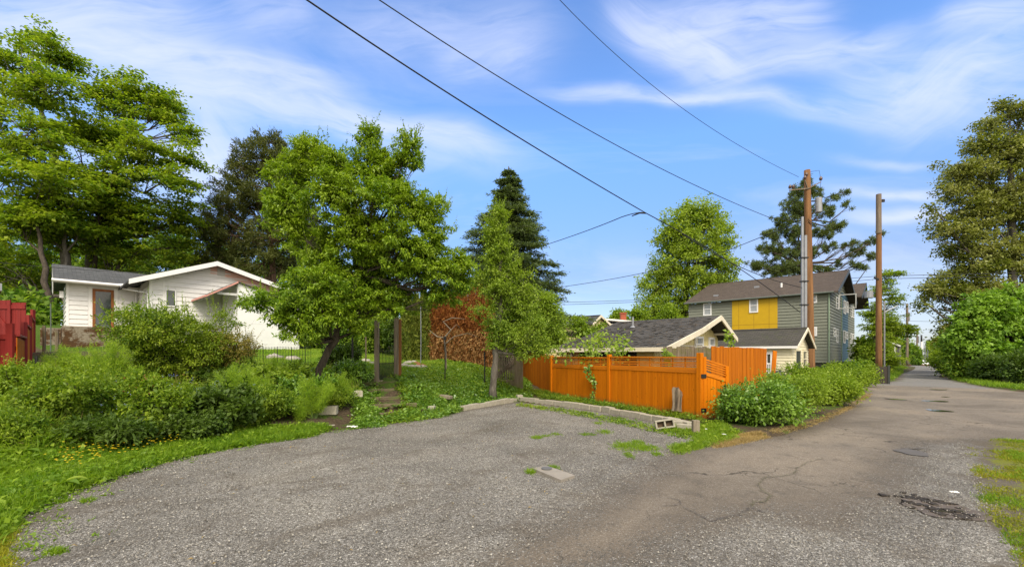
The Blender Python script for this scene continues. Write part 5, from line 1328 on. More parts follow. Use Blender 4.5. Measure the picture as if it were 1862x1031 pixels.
def garden():
    # gate frame of two timber posts with a black iron gate
    g = P(705, 690, 13.7); z0 = h1(g[0], g[1]); z0 = .82
    e = empty('garden_gate', (g[0], g[1], z0), 0, 'tall weathered post frame with black iron gate above the steps', 'gate')
    def off(px, Z): p = P(px, 0, Z); return (p[0] - g[0], p[1] - g[1])
    for px, Z, w, mt, zt in ((685, 13.6, .13, 'grey_wood', 1.88), (721, 14.3, .15, 'grey_wood', 2.05)):
        x, y = off(px, Z); m = MB(); m.box(x - w / 2, x + w / 2, y - .05, y + .07, -.3, zt); m.build('post', M[mt], e, bevel=.008)
    x, y = off(726.5, 14.32); m = MB(); m.box(x - .05, x + .05, y - .04, y + .06, -.3, 1.98); m.build('post', wood('orange_lit_post', (.34, .15, .05), (.2, .09, .03)), e)  # orange light on this post's side is put into its colour
    (xa, ya), (xb, yb) = off(690, 13.65), off(716, 14.2); m = MB(); n = 10
    for i in range(n + 1):
        t = i / n; x, y = xa + (xb - xa) * t, ya + (yb - ya) * t; m.tube([(x, y, .08), (x, y, 1.12 - .15 * math.sin(math.pi * t) + (.05 if i % 2 else 0))], .009, 5)
        if i < n: x2, y2 = xa + (xb - xa) * (t + .05), ya + (yb - ya) * (t + .05); m.tube([(x2, y2, .08), (x2, y2, .55)], .006, 4)
    m.beam((xa, ya, .56), (xb, yb, .56), .02, .025); m.beam((xa, ya, .09), (xb, yb, .09), .02, .025); m.beam((xa, ya, .95), (xb, yb, .95), .015, .015); m.build('iron_leaf', M['black'], e)
    m = MB(); m.beam((xa - .05, ya - .05, .0), (xb + .1, yb, .02), .09, .07); m.build('sill', M['grey_wood'], e)
    # garden lantern
    p = P(641, 0, 13.4); zb = h1(p[0], p[1]); e = empty('garden_lamp', (p[0], p[1], zb), 0, 'black post lantern in the garden beside the leaning tree trunk', 'lamp')
    zt = CH + (HY - 592) / F * 13.4 - zb; m = MB(); m.tube([(0, 0, -.1), (0, 0, .2), (0, 0, .25), (0, 0, zt)], [.06, .05, .035, .03], 8); m.build('post', M['black'], e)
    m = MB(); m.tube([(-.12, 0, zt), (-.12, 0, zt + .2)], [.06, .09], 6); m.tube([(-.12, 0, zt + .2), (-.12, 0, zt + .3)], [.14, .02], 6); m.beam((-.12, 0, zt - .02), (.02, 0, zt - .02), .02, .02); m.build('lantern', M['black'], e)
    m = MB(); m.tube([(-.12, 0, zt - .06), (-.12, 0, zt - .16)], .02, 6); m.build('bulb', M['white_trim'], e)
    # arbour and thin posts
    def stick(px, Z, ytop, r, mt, lb, nm='garden_stake', cat='stake', top=None):
        p = P(px, 0, Z); zb = h1(p[0], p[1]); zt = CH + (HY - ytop) / F * Z - zb; m = MB(); m.tube([(0, 0, -.1), (0.01, 0, zt * .5), (0, 0, zt)], r, 7)
        if top: m.box(-.05, .05, -.05, .05, zt - .12, zt)
        o = m.build(nm, M[mt]); o.location = (p[0], p[1], zb); return tag(o, lb, cat)
    stick(765, 17.5, 555, .016, 'galv', 'thin grey metal pole in front of the tall hedge')
    stick(809, 15.2, 612, .02, 'black', 'dark stake with square head in front of the dead brown hedge', top=True)
    stick(881, 16.5, 640, .025, 'black', 'dark stake left of the small tree trunk')
    stick(80, 16.5, 592, .05, 'old_wood', 'rough wooden post beside the red fence', 'wooden_post', 'post')
    stick(103, 18.5, 600, .06, 'old_wood', 'short wooden post at the left end of the terrace wall', 'wooden_post', 'post')
    stick(172, 10.8, 643, .03, 'gutter_grey', 'dark green metal stake standing in the fennel', 'fence_stake')
    stick(66, 10.2, 647, .03, 'black', 'black stake right of the red fence foot', 'fence_stake')
    stick(92, 20, 552, .022, 'gutter_grey', 'thin dark pole near the corner of the white house', 'slim_pole', 'pole')
    stick(665, 17.5, 612, .03, 'old_wood', 'thin wooden stake behind the garden gate')
    # wire garden fence before the lawn
    a, b = P(452, 0, 14.3), P(565, 0, 14.8); e = empty('wire_fence', (a[0], a[1], h1(a[0], a[1])), 0, 'low thin wire garden fence in front of the lawn', 'fence'); m = MB(); n = 22
    za = h1(a[0], a[1]); P0 = a
    for i in range(n + 1):
        p = a + (b - a) * i / n; z = h1(p[0], p[1]); m.tube([(p[0] - a[0], p[1] - a[1], z - za - .05), (p[0] - a[0], p[1] - a[1], z - za + .75)], .005 if i % 5 else .012, 4)
    for hh in (.72, .45, .2):
        m.tube([(p[0] - a[0], p[1] - a[1], h1(p[0], p[1]) - za + hh) for p in (a + (b - a) * i / 8 for i in range(9))], .005, 4)
    m.build('wire_mesh', M['black'], e)
    # pale picket steps and rail between small tree and orange fence
    p = P(905, 0, 17.5); zb = .35; e = empty('picket_rail', (p[0], p[1], zb), 0, 'pale weathered picket rail with sloping handrail behind the small tree', 'railing')
    m = MB(); q = P(944, 0, 18.5) - p
    for i in range(11): t = i / 10; m.box(q[0] * t - .03, q[0] * t + .03, q[1] * t - .01, q[1] * t + .01, .1, 1.5)
    m.build('picket', M['grey_wood'], e)
    m = MB(); m.beam((-.3, -.1, .25), (q[0] * .75, q[1] * .6, 1.05), .05, .16); m.beam((0, 0, 1.25), (q[0], q[1], 1.25), .04, .08); m.build('handrail', M['old_wood'], e)
    m = MB(); m.box(-.9, .75, -.35, -.2, -.1, .32); m.box(.65, 1.0, -.4, .2, -.1, 1.3); m.build('deck_board', M['old_wood'], e)
    # stones
    def rock(px, py, s, mt, lb, g=None, flat=.55):
        p = T(px, py); r = np.random.default_rng(int(px)); m = MB(); u, w = 8, 5; vs = []
        for j in range(w + 1):
            for i in range(u):
                th = math.pi * j / w; ph = 2 * math.pi * i / u; k = s * (1 + .25 * r.normal() * .6); vs.append((k * math.sin(th) * math.cos(ph) * 1.2, k * math.sin(th) * math.sin(ph), k * math.cos(th) * flat))
        m.add(vs, [(j * u + i, j * u + (i + 1) % u, (j + 1) * u + (i + 1) % u, (j + 1) * u + i) for j in range(w) for i in range(u)])
        o = m.build('rock', M[mt], smooth=True); o.location = tuple(p + (0, 0, s * .3)); tag(o, lb, 'rock', g)
    rock(500, 654, .3, 'stone', 'pale rock on the lawn left of the leaning trunk, nearer the bush'); rock(531, 657, .26, 'stone', 'pale rock on the lawn closest to the leaning trunk')
    rock(663, 661, .25, 'stone', 'round pale rock behind the gate, on the lawn'); rock(680, 665, .16, 'stone', 'small pale rock right beside the left gate post')
    g = 'stones of the fire ring'
    pos = ['leftmost', 'second from left', 'rear left', 'rear right', 'right hand', 'rightmost', 'front left', 'front right']
    for i, (x, y, s, mt) in enumerate(((735, 668, .18, 'stone'), (742, 664, .2, 'stone'), (751, 661, .16, 'stone'), (758, 664, .15, 'stone_red'), (764, 668, .17, 'stone_red'), (768, 671, .16, 'stone'), (749, 669, .15, 'stone'), (757, 670, .15, 'stone'))):
        rock(x, y, s, mt, pos[i] + (' pale stone' if mt == 'stone' else ' reddish brick piece') + ' of the fire ring right of the garden gate', g)
    # litter
    for i, (px, py, lb) in enumerate(((640, 779, 'crumpled white paper on the gravel edge below the steps'), (1257, 780, 'white scrap left of the stub post'), (1284, 786, 'white scrap in the grass below the orange gate'), (1317, 796, 'white scrap nearest the brown dry grass'), (1735, 906, 'yellowish scrap beside the pothole'))):
        r = np.random.default_rng(i); s = .11 if i == 0 else .04; m = MB(); n = 7
        vs = [(s * (i_ / n - .5) * 2, s * (j / n - .5), s * .35 * r.random() + .01) for i_ in range(n + 1) for j in range(n + 1)]
        m.add(vs, [(i_ * (n + 1) + j, (i_ + 1) * (n + 1) + j, (i_ + 1) * (n + 1) + j + 1, i_ * (n + 1) + j + 1) for i_ in range(n) for j in range(n)])
        o = m.build('paper_scrap', M['plastic_white']); o.location = (*G(px, py), .02 if i == 0 else .06); o.rotation_euler = (0, 0, i * .7); tag(o, lb, 'litter')
    # covered barbecue against the garage
    p = P(1416, 0, 17.5); e = empty('covered_barbecue', (p[0], p[1], 0), .3, 'black covered barbecue standing before the cream garage corner', 'barbecue')
    m = MB(); r = np.random.default_rng(3); prof = [(.0, .2), (.1, .21), (.5, .23), (.8, .25), (.93, .2), (1.02, .09)]
    vs = [(rr * math.cos(2 * math.pi * i / 12) * (1 + .08 * r.normal()), rr * math.sin(2 * math.pi * i / 12) * .9, z) for z, rr in prof for i in range(12)]
    m.add(vs, [(j * 12 + i, j * 12 + (i + 1) % 12, (j + 1) * 12 + (i + 1) % 12, (j + 1) * 12 + i) for j in range(5) for i in range(12)] + [tuple(60 + i for i in range(12))]); m.build('cover', M['black'], e, smooth=True)
    m = MB()
    for sx in (-.15, .15): m.tube([(sx, 0, -.02), (sx, 0, .05)], .03, 6)
    m.build('leg', M['galv'], e)
    # dark board screen at the end of the alley bushes
    p = G(1591, 697); e = empty('board_screen', (*p, 0), ROT + math.pi / 2 + .15, 'dark weathered board screen at the street corner under the green tree', 'fence')
    m = MB()
    for i in range(9): m.box(-.6 + i * .22, -.6 + i * .22 + .2, 0, .03, 0, .98 - .02 * (i % 3))
    m.build('boards', plainmat('dark_board', (.05, .038, .028), bump=.2), e); m = MB(); m.box(-.66, -.56, -.04, .06, 0, 1.05); m.build('post', M['dark_trim'], e)

def road_bits():
    r = np.random.default_rng(12)
    def strip(name, px, w, mat, z=.016, jit=.02, kind='structure', lab=None, sub=26):
        w *= .62; jit *= .7
        pts = [np.array(G(*q)) for q in px]; P_ = []
        for i in range(len(pts) - 1):
            for k in range(sub): P_.append(pts[i] + (pts[i + 1] - pts[i]) * k / sub + r.normal(size=2) * jit)
        P_ = np.array(P_); d = np.gradient(P_, axis=0); nrm = unit(np.c_[-d[:, 1], d[:, 0]]); ww = w * (.3 + 1.1 * r.random(len(P_)))[:, None]; ww[0] = ww[-1] = .001
        m = MB(); a = P_ + nrm * ww; b = P_ - nrm * ww; n = len(P_)
        m.add([(*p, z + zsurf(*p) - .007) for p in a] + [(*p, z + zsurf(*p) - .007) for p in b], [(i, i + 1, n + i + 1, n + i) for i in range(n - 1)]); o = m.build(name, mat)
        if kind: tag(o, kind=kind)
        return o
    ck = plainmat('crack_moss', (.11, .1, .045), var=.5); dk = plainmat('crack_dark', (.07, .058, .045), var=.4)
    strip('road_crack', [(1494, 834), (1470, 841), (1450, 852), (1444, 863), (1420, 867), (1392, 869), (1378, 882), (1388, 895), (1403, 902), (1390, 914), (1370, 913), (1366, 923)], .007, ck, .02, .02)
    strip('road_crack', [(1366, 923), (1340, 938), (1310, 944), (1290, 950)], .006, dk, .02, .02); strip('road_crack', [(1366, 923), (1385, 930), (1430, 937)], .005, dk, .02, .02)
    strip('road_crack', [(1215, 905), (1235, 910), (1238, 918), (1205, 922)], .006, dk, .02, .012); strip('road_crack', [(1240, 922), (1270, 937), (1290, 948)], .006, dk, .02, .012)
    strip('road_crack', [(1636, 815), (1660, 816), (1686, 815)], .02, dk, .02, .015)
    def pool(name, px, py, wx, wy, mat, lab=None, z=.019, n=40, seed=0):
        r2 = np.random.default_rng(seed); c = G(px, py); k = c[1] / F; ex = wx * k / 2; ey = abs(G(px, py - wy / 2)[1] - G(px, py + wy / 2)[1]) / 2
        ph = r2.random(6) * 6.28; m = MB(); vs = []
        for i in range(n):
            a = 2 * math.pi * i / n; q = 1 + sum(.14 / (j + 1) * math.sin((j + 2) * a + ph[j]) for j in range(6)); vx, vy = c[0] + ex * q * math.cos(a), c[1] + ey * q * math.sin(a); vs.append((vx, vy, z + float(zsurf(vx, vy)) - .006))
        m.add(vs, [tuple(range(n))]); return tag(m.build(name, mat), kind='structure')
    for i, (x, y, w, h) in enumerate(((1620, 725.5, 12, 2), (1636, 726, 20, 1.8), (1690, 729, 20, 2.2), (1710, 729.5, 24, 2.4), (1704, 747, 26, 4.5), (1718, 747.5, 16, 3.5), (1706, 708.5, 26, 1.2), (1719, 722, 10, 1))):
        pool('puddle', x, y, w, h, M['water'], seed=i)
    pool('damp_patch', 1658, 822, 50, 12, plainmat('damp_asphalt', (.1, .088, .074)), seed=31, z=.0165)
    # pothole: broken dark chunks, mud and a film of water
    mud = plainmat('mud', (.11, .085, .06), var=.35, rough=.5)
    pool('pothole_mud', 1712, 925, 126, 38, mud, seed=21, z=.016); pool('puddle', 1718, 929, 50, 9, M['water'], seed=24, z=.021)
    m = MB(); tar = plainmat('broken_tarmac', (.028, .022, .016), var=.5, rough=.8, bump=.3)
    arcs = [((1650, 903), (1690, 911), 46), ((1700, 912), (1722, 918), 9), ((1670, 927), (1700, 922), 16), ((1735, 933), (1776, 944), 44), ((1650, 906), (1664, 920), 16), ((1690, 934), (1740, 936), 6)]
    for (a, b, n) in arcs:
        A_, B_ = G(*a), G(*b)
        for i in range(n):
            p = A_ + (B_ - A_) * r.random() + r.normal(size=2) * np.array([.07, .06]); s = .006 + .028 * r.random() ** 2
            q = r.normal(size=(8, 3)) * .25 + np.array([(x, y, z) for x in (-1, 1) for y in (-1, 1) for z in (-.6, .6)]); q = q * s * np.array([1.3, 1, .6])
            m.add([(p[0] + v[0], p[1] + v[1], .008 + zsurf(*p) + max(v[2], -.02)) for v in q], [(0, 1, 3, 2), (4, 6, 7, 5), (0, 4, 5, 1), (2, 3, 7, 6), (0, 2, 6, 4), (1, 5, 7, 3)])
    tag(m.build('tarmac_crumbs', tar), 'broken black tarmac crumbs round the muddy pothole', 'rubble', kind='stuff')
    # loose stones over pad and shoulder
    def stones(n, poly, smin, smax, seed, name, lab, col):
        r2 = np.random.default_rng(seed); xy = scatter_poly(r2, poly, n); s = smin + (smax - smin) * r2.random(n) ** 2.5
        base = np.array([(1, 0, 0), (0, 1, 0), (-1, 0, 0), (0, -1, 0), (0, 0, .75), (0, 0, -.75)], float)
        off = base[None] * s[:, None, None] * (.6 + .7 * r2.random((n, 6, 1))); an = r2.random(n) * 6.28; c, sn = np.cos(an)[:, None], np.sin(an)[:, None]
        x = off[..., 0] * c - off[..., 1] * sn; y = off[..., 0] * sn + off[..., 1] * c
        v = np.stack([x + xy[:, :1], y + xy[:, 1:], off[..., 2] + .004 + s[:, None] * .35 + .012], -1).reshape(-1, 3)
        f = np.array([(0, 1, 4), (1, 2, 4), (2, 3, 4), (3, 0, 4), (1, 0, 5), (2, 1, 5), (3, 2, 5), (0, 3, 5)]); q = (np.arange(n)[:, None, None] * 6 + f[None]).reshape(-1, 3)
        me = np_mesh(name, v, q, {'rnd': ('FACE', np.repeat(r2.random(n), 8))}); tag(link(name, me, col), lab, 'gravel', kind='stuff')
    mt, t, b = new_mat('loose_stone'); t.put(b.inputs['Base Color'], t.ramp(t.attr('rnd'), [(0, (.1, .088, .07)), (.4, (.2, .18, .15)), (.8, (.34, .315, .27)), (1, (.5, .475, .42))])); b.inputs['Roughness'].default_value = .85
    padp = [G(x, y) for x, y in ((20, 1040), (40, 935), (120, 897), (310, 838), (560, 792), (760, 766), (930, 735), (1190, 770), (1300, 800), (1220, 830), (1100, 905), (900, 1040))]
    stones(26000, padp, .005, .013, 3, 'loose_gravel', 'loose grey crushed stone lying over the parking pad', mt)
    stones(3500, [G(x, y) for x, y in ((1120, 1035), (1200, 985), (1360, 930), (1500, 945), (1600, 915), (1680, 842), (1750, 802), (1790, 880), (1810, 1035))], .005, .011, 4, 'loose_gravel', 'loose pale crushed stone along the right shoulder', mt)

# ---------------------------------------------------------------- trees
def LB(Z, rows, **k): return [lobe(x, y, Z, rx, rz, dz=(d[0] if d else 0), **k) for (x, y, rx, rz, *d) in rows]
def trees():
    # bigleaf maples behind the white house
    Z = 36; b = P(130, 0, Z); b[2] = h1(b[0], b[1])
    tree('maple_tree', 'tall bright green maple at the far left rising above the white house roof', None, b, [b, P(124, 540, Z), P(118, 430, Z), P(100, 300, Z), P(70, 190, Z)], .42,
         LB(Z, [(60, 60, 26, 26, 1), (92, 92, 40, 30, 0), (130, 110, 30, 22, 1), (20, 130, 55, 60, 2), (75, 165, 62, 40, -2), (130, 165, 30, 34, 0), (-20, 220, 70, 60, 0), (50, 245, 70, 50, -3), (120, 240, 50, 40, 2),
                (10, 330, 80, 55, -2), (90, 330, 70, 48, -3), (150, 300, 50, 45, 1), (30, 420, 80, 50, -2), (110, 400, 60, 45, 0), (-40, 480, 60, 60, 0), (40, 500, 50, 45, 0)]),
         880, 54, .54, .3, .19, M['maple'], 'bark_grey', 'sheet', .2, .2, .42, 11, .03, .45, scl=2.0)
    Z = 39; b = P(205, 0, Z); b[2] = h1(b[0], b[1])
    tree('maple_tree', 'wide green maple behind the white house, its boughs reaching right to the dark cedar', None, b, [b, P(160, 540, Z), P(170, 440, Z), P(205, 330, Z), P(235, 240, Z)], .5,
         LB(Z, [(210, 140, 16, 12, 0), (250, 165, 50, 26, 0), (295, 185, 36, 26, 0), (190, 175, 36, 30, 0), (230, 215, 62, 36, 0), (310, 215, 26, 20, 0), (180, 250, 50, 38, -1), (270, 262, 60, 40, -2), (340, 240, 28, 20, 0),
                (345, 292, 36, 16, -1), (210, 320, 66, 40, -2), (300, 330, 62, 36, -2), (180, 400, 66, 40, 0), (260, 400, 66, 40, 0), (330, 390, 46, 34, 1), (230, 460, 80, 36, 0), (320, 450, 50, 36, 2)]),
         880, 54, .54, .3, .19, M['maple'], 'bark_grey', 'sheet', .2, .2, .42, 12, .03, .45, scl=2.0)
    # leaning trunks seen behind the roof
    for i, (px0, px1, py1, Z, rr_, lb, bk) in enumerate(((121, 118, 400, 35, .26, 'pale straight trunk of a maple rising just left of the white house roof corner', 'bark_grey'), (150, 190, 360, 38, .24, 'maple with leaning dark trunk right of the pale straight trunk', 'bark'),
                                     (178, 210, 400, 40, .2, 'second leaning maple trunk behind the middle of the wing roof', 'bark'), (96, 62, 380, 33, .26, 'maple with dark trunk forking left beside the red gate', 'bark'))):
        b = P(px0, 0, Z); b[2] = h1(b[0], b[1])
        tree('maple_tree', lb, None, b, [b, P(px0 + (px1 - px0) * .25, 540, Z), P(px0 + (px1 - px0) * .6, 460, Z), P(px1, py1, Z)], rr_, LB(Z, [(px1, py1 - 10, 34, 26), (px1 - 30, py1 + 20, 30, 20), (px1 + 30, py1 + 14, 30, 20)]), 90, 50, .6, .3, .2, M['maple'], bk, 'sheet', .2, .2, .2, 300 + i, .03, .5, scl=2.0)
    # brown-green cedar
    Z = 44; b = P(497, 0, Z); b[2] = h1(b[0], b[1])
    tree('cedar_tree', 'dense brownish dark cedar with rounded top between the maples and the fruit tree', None, b, [b, P(497, 560, Z), P(495, 430, Z), P(490, 320, Z)], .42,
         LB(Z, [(490, 258, 32, 18), (478, 290, 60, 34), (440, 310, 34, 28), (520, 310, 46, 40), (440, 355, 60, 42), (510, 370, 70, 50), (400, 390, 40, 36), (430, 430, 62, 44), (510, 440, 70, 44), (385, 440, 38, 34), (400, 478, 50, 30), (480, 478, 60, 26), (560, 440, 40, 50), (370, 410, 20, 20)]),
         1300, 60, .5, .34, .075, M['cedar'], 'bark_brown', 'tuft', .1, .35, 0, 13, .03, scl=1.6)
    # dark backdrop trees behind the white house
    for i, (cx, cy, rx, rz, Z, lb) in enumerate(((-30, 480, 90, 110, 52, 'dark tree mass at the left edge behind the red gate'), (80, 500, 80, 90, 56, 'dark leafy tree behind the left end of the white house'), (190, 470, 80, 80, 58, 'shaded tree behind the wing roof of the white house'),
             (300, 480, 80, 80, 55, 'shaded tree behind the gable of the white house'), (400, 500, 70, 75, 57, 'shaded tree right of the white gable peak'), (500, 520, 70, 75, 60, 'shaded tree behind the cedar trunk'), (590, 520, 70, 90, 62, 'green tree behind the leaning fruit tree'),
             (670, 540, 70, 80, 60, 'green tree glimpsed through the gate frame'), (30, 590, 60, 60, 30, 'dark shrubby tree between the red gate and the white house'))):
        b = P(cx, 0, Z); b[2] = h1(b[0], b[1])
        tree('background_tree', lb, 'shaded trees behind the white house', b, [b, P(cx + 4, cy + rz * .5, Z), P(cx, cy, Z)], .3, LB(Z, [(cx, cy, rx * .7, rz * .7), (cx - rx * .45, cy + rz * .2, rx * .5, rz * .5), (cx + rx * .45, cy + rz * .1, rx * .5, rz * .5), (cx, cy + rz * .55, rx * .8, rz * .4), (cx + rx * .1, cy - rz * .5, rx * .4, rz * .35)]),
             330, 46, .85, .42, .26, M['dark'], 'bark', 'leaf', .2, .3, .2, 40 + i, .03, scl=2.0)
    # fruit tree in the middle (leaning trunk)
    Z = 11.8; b = T(566, 712); b = np.array([b[0], Z, h1(b[0], Z)])
    tree('fruit_tree', 'bushy bright green fruit tree with a leaning trunk beside the garden steps', None, b, [b, P(585, 665, Z), P(607, 618, Z), P(625, 570, Z), P(655, 500, Z), P(672, 430, Z)], .115,
         LB(Z, [(560, 290, 46, 32, 0), (530, 320, 40, 30, -.2), (620, 300, 56, 34, -.3), (690, 312, 50, 30, 0), (740, 345, 46, 34, 0), (520, 370, 40, 40, -.3), (600, 350, 60, 40, -.7), (680, 375, 66, 46, -.6), (770, 395, 46, 44, 0),
                (520, 415, 38, 36, -.2), (560, 440, 40, 34, -.4), (640, 430, 66, 48, -.3), (730, 440, 66, 48, -.3), (785, 450, 36, 40, .2), (600, 480, 48, 34, 0), (680, 490, 60, 34, .3), (760, 495, 62, 34, 0), (820, 490, 34, 32, 0), (850, 475, 24, 24, 0), (843, 512, 22, 18, .2),
                (580, 520, 56, 40, -.8), (530, 545, 54, 26, -1.0), (470, 550, 36, 11, -1.0), (590, 570, 44, 30, -.9), (545, 600, 34, 26, -1.0), (615, 545, 34, 36, -.6), (505, 575, 26, 18, -1.0), (690, 540, 56, 18, .2), (640, 545, 40, 30, .3), (760, 525, 50, 18, .3), (650, 590, 24, 20, 0), (665, 470, 50, 50, .5), (700, 520, 60, 30, .6),
                (670, 250, 16, 26, 0), (690, 285, 24, 24, 0), (745, 262, 16, 24, 0), (700, 565, 52, 20, .2), (640, 575, 30, 24, .2), (800, 538, 40, 20, .3), (725, 290, 22, 20, 0), (757, 295, 16, 14, 0), (622, 268, 16, 14, 0), (555, 262, 22, 12, 0)]),
         3000, 58, .125, .1, .038, M['plum'], 'bark', 'leaf', .3, .2, .3, 14, .006, .5, scl=.6, extra=shoots(LB(11.8, [(675, 260, 20, 30), (745, 275, 20, 30), (700, 300, 60, 30), (600, 300, 80, 40), (540, 330, 40, 30), (800, 420, 30, 60), (520, 420, 30, 50), (480, 550, 40, 12), (560, 600, 40, 20)]), 260, .5, .1, .038))
    # light green small tree at the block edging
    Z = 15.4; b = np.array([*P(896, 0, Z)[:2], 0]); b[2] = h1(b[0], b[1])
    tree('small_tree', 'slender light green tree with forked grey trunk left of the orange fence', None, b, [b, P(899, 672, Z), P(902, 640, Z), P(908, 560, Z), P(910, 460, Z), P(905, 400, Z)], .13,
         LB(Z, [(903, 398, 20, 18), (900, 425, 22, 22), (908, 455, 26, 26), (892, 480, 22, 30), (920, 500, 24, 30), (905, 530, 34, 26), (872, 560, 20, 12), (905, 580, 30, 24), (945, 560, 28, 28), (930, 610, 44, 22), (975, 600, 30, 26), (905, 628, 22, 8), (985, 635, 26, 14), (955, 520, 20, 26), (868, 505, 12, 14), (950, 640, 30, 12)]),
         900, 36, .17, .1, .042, M['apple'], 'bark_grey', 'leaf', .15, .25, .45, 15, .008, .4, scl=.7, extra=shoots(LB(15.4, [(903, 398, 20, 18), (920, 500, 34, 40), (900, 430, 20, 24), (950, 590, 44, 30), (890, 580, 30, 20)]), 150, .7, .1, .042))
    # spruce behind it
    Z = 30; b = P(925, 0, Z); b[2] = h1(b[0], b[1]); H = CH + (HY - 303) / F * Z - b[2]
    conifer('spruce_tree', 'dark pointed spruce standing behind the small light green tree', None, b, H, 6.6, M['spruce'], 'bark_brown', 16, 25, 9, 15, .24, .065, .25, lambda t: (1 - t) ** .9, spread=.5, trunk_r=.2, lo=.1, upturn=.05)
    # leafy tree at right of the spruce
    Z = 21; b = P(985, 0, Z); b[2] = h1(b[0], b[1])
    tree('leafy_tree', 'round mid green tree between the spruce and the cottage roof', None, b, [b, P(983, 620, Z), P(980, 540, Z)], .14,
         LB(Z, [(992, 555, 22, 22), (1004, 575, 22, 22), (975, 590, 28, 26), (1000, 610, 30, 26), (960, 620, 40, 30)]), 380, 46, .26, .13, .06, M['apple'], 'bark', 'leaf', .15, .3, .2, 17, .01)
    Z = 24
    for i, (cx, cy, rx, rz, lb) in enumerate(((1040, 605, 32, 32, 'small bright tree left of the yellow gabled house'), (1075, 612, 26, 24, 'low bright tree in front of the yellow gable'))):
        b = P(cx, 0, Z); b[2] = h1(b[0], b[1])
        tree('garden_tree', lb, None, b, [b, P(cx, cy, Z)], .08, LB(Z, [(cx, cy, rx * .8, rz * .8), (cx - 14, cy + 10, rx * .6, rz * .6), (cx + 12, cy - 12, rx * .5, rz * .6), (cx + 2, cy + rz, rx, rz * .5)]), 170, 40, .22, .12, .07, M['lime'], 'bark', 'leaf', .15, .3, .2, 60 + i, .01)
    # round lime tree (poplar-like) far behind the cottage
    Z = 60; b = P(1240, 0, Z); b[2] = h1(b[0], b[1])
    tree('round_tree', 'tall rounded yellow green tree behind the cottage and the grey apartment house', None, b, [b, P(1245, 590, Z), P(1250, 500, Z), P(1255, 430, Z)], .5,
         LB(Z, [(1270, 382, 34, 20), (1290, 400, 34, 28), (1240, 405, 34, 28), (1270, 430, 60, 36), (1225, 435, 34, 36), (1312, 440, 24, 26), (1215, 480, 34, 34), (1265, 480, 60, 40), (1315, 490, 26, 26), (1195, 520, 34, 30), (1250, 530, 60, 36), (1300, 520, 36, 26), (1190, 560, 36, 24), (1240, 570, 50, 26)]),
         1000, 52, .75, .34, .2, M['maple_far'], 'bark', 'leaf', .15, .35, .3, 18, .03, scl=2.2)
    for i, (cx, cy, rx, rz, lb, mt) in enumerate(((1125, 578, 12, 12, 'small bright round tree beside the red chimney', 'lime'), (1165, 575, 22, 18, 'low lime green tree above the left part of the cottage roof', 'lime'), (1216, 570, 18, 16, 'low lime green tree above the middle of the cottage roof', 'lime'))):
        Zb = 44; b = P(cx, 0, Zb); b[2] = h1(b[0], b[1])
        tree('lime_tree', lb, None, b, [b, P(cx, cy, Zb)], .12, LB(Zb, [(cx, cy, rx * .8, rz), (cx - rx * .5, cy + rz * .5, rx * .6, rz * .7), (cx + rx * .5, cy + rz * .4, rx * .6, rz * .7), (cx, cy + rz * 1.2, rx, rz)]), 150, 40, .4, .24, .14, M[mt], 'bark', 'leaf', .1, .3, .1, 70 + i, .02)
    # pine behind the apartment house
    Z = 62; b = P(1452, 0, Z); b[2] = h1(b[0], b[1])
    tree('pine_tree', 'dark open crowned pine behind the apartment roof with a long bough reaching right', None, b, [b, P(1456, 560, Z), P(1458, 480, Z), P(1462, 400, Z), P(1464, 345, Z)], .42,
         LB(Z, [(1466, 330, 14, 10), (1450, 350, 18, 14), (1480, 350, 18, 14), (1440, 375, 22, 16), (1492, 372, 12, 10), (1425, 400, 22, 16), (1462, 385, 24, 20), (1505, 385, 18, 12), (1533, 350, 9, 8), (1540, 378, 10, 12), (1515, 360, 8, 8), (1405, 425, 20, 16), (1450, 425, 36, 20), (1500, 420, 26, 14), (1525, 410, 14, 12),
                (1390, 455, 18, 14), (1420, 460, 30, 20), (1465, 455, 30, 18), (1505, 450, 16, 10), (1375, 485, 18, 14), (1410, 492, 34, 18), (1455, 490, 36, 16), (1500, 495, 16, 10), (1545, 445, 16, 8), (1565, 455, 16, 9), (1585, 440, 12, 8), (1603, 422, 8, 10), (1530, 480, 18, 6), (1560, 485, 16, 6), (1585, 468, 10, 8), (1545, 465, 12, 5), (1575, 490, 8, 4)]),
         860, 70, .34, .42, .07, M['pine'], 'bark', 'tuft', .1, .2, .3, 19, .03, .3, scl=1.5, twigs=.95)
    # big poplar on the right
    Z = 36; b = P(1843, 0, Z); b[2] = h1(b[0], b[1])
    tree('poplar_tree', 'huge olive green tree with pale leaf undersides filling the right edge', None, b, [b, P(1845, 600, Z), P(1842, 480, Z), P(1838, 360, Z), P(1835, 260, Z)], .38,
         LB(Z, [(1830, 198, 22, 18), (1800, 225, 26, 20), (1850, 225, 40, 34), (1780, 262, 26, 22), (1826, 280, 50, 38), (1880, 280, 50, 60), (1740, 300, 30, 20), (1765, 320, 40, 30), (1725, 345, 22, 18), (1830, 345, 60, 46), (1700, 380, 22, 14), (1745, 375, 42, 30), (1800, 395, 50, 38), (1870, 400, 50, 50),
                (1720, 415, 32, 20), (1760, 440, 46, 30), (1730, 465, 22, 16), (1830, 460, 60, 40), (1770, 490, 46, 28), (1690, 530, 26, 18), (1720, 520, 34, 24), (1760, 540, 50, 30), (1820, 530, 60, 34), (1680, 548, 16, 12), (1715, 560, 34, 18), (1740, 590, 36, 22), (1725, 620, 24, 18), (1880, 520, 40, 60), (1800, 590, 60, 34)]),
         1700, 56, .5, .2, .14, M['poplar'], 'bark_grey', 'leaf', .15, .3, .3, 20, .025, scl=1.8)
    # light maple in front of it
    Z = 29; b = P(1850, 0, Z); b[2] = h1(b[0], b[1])
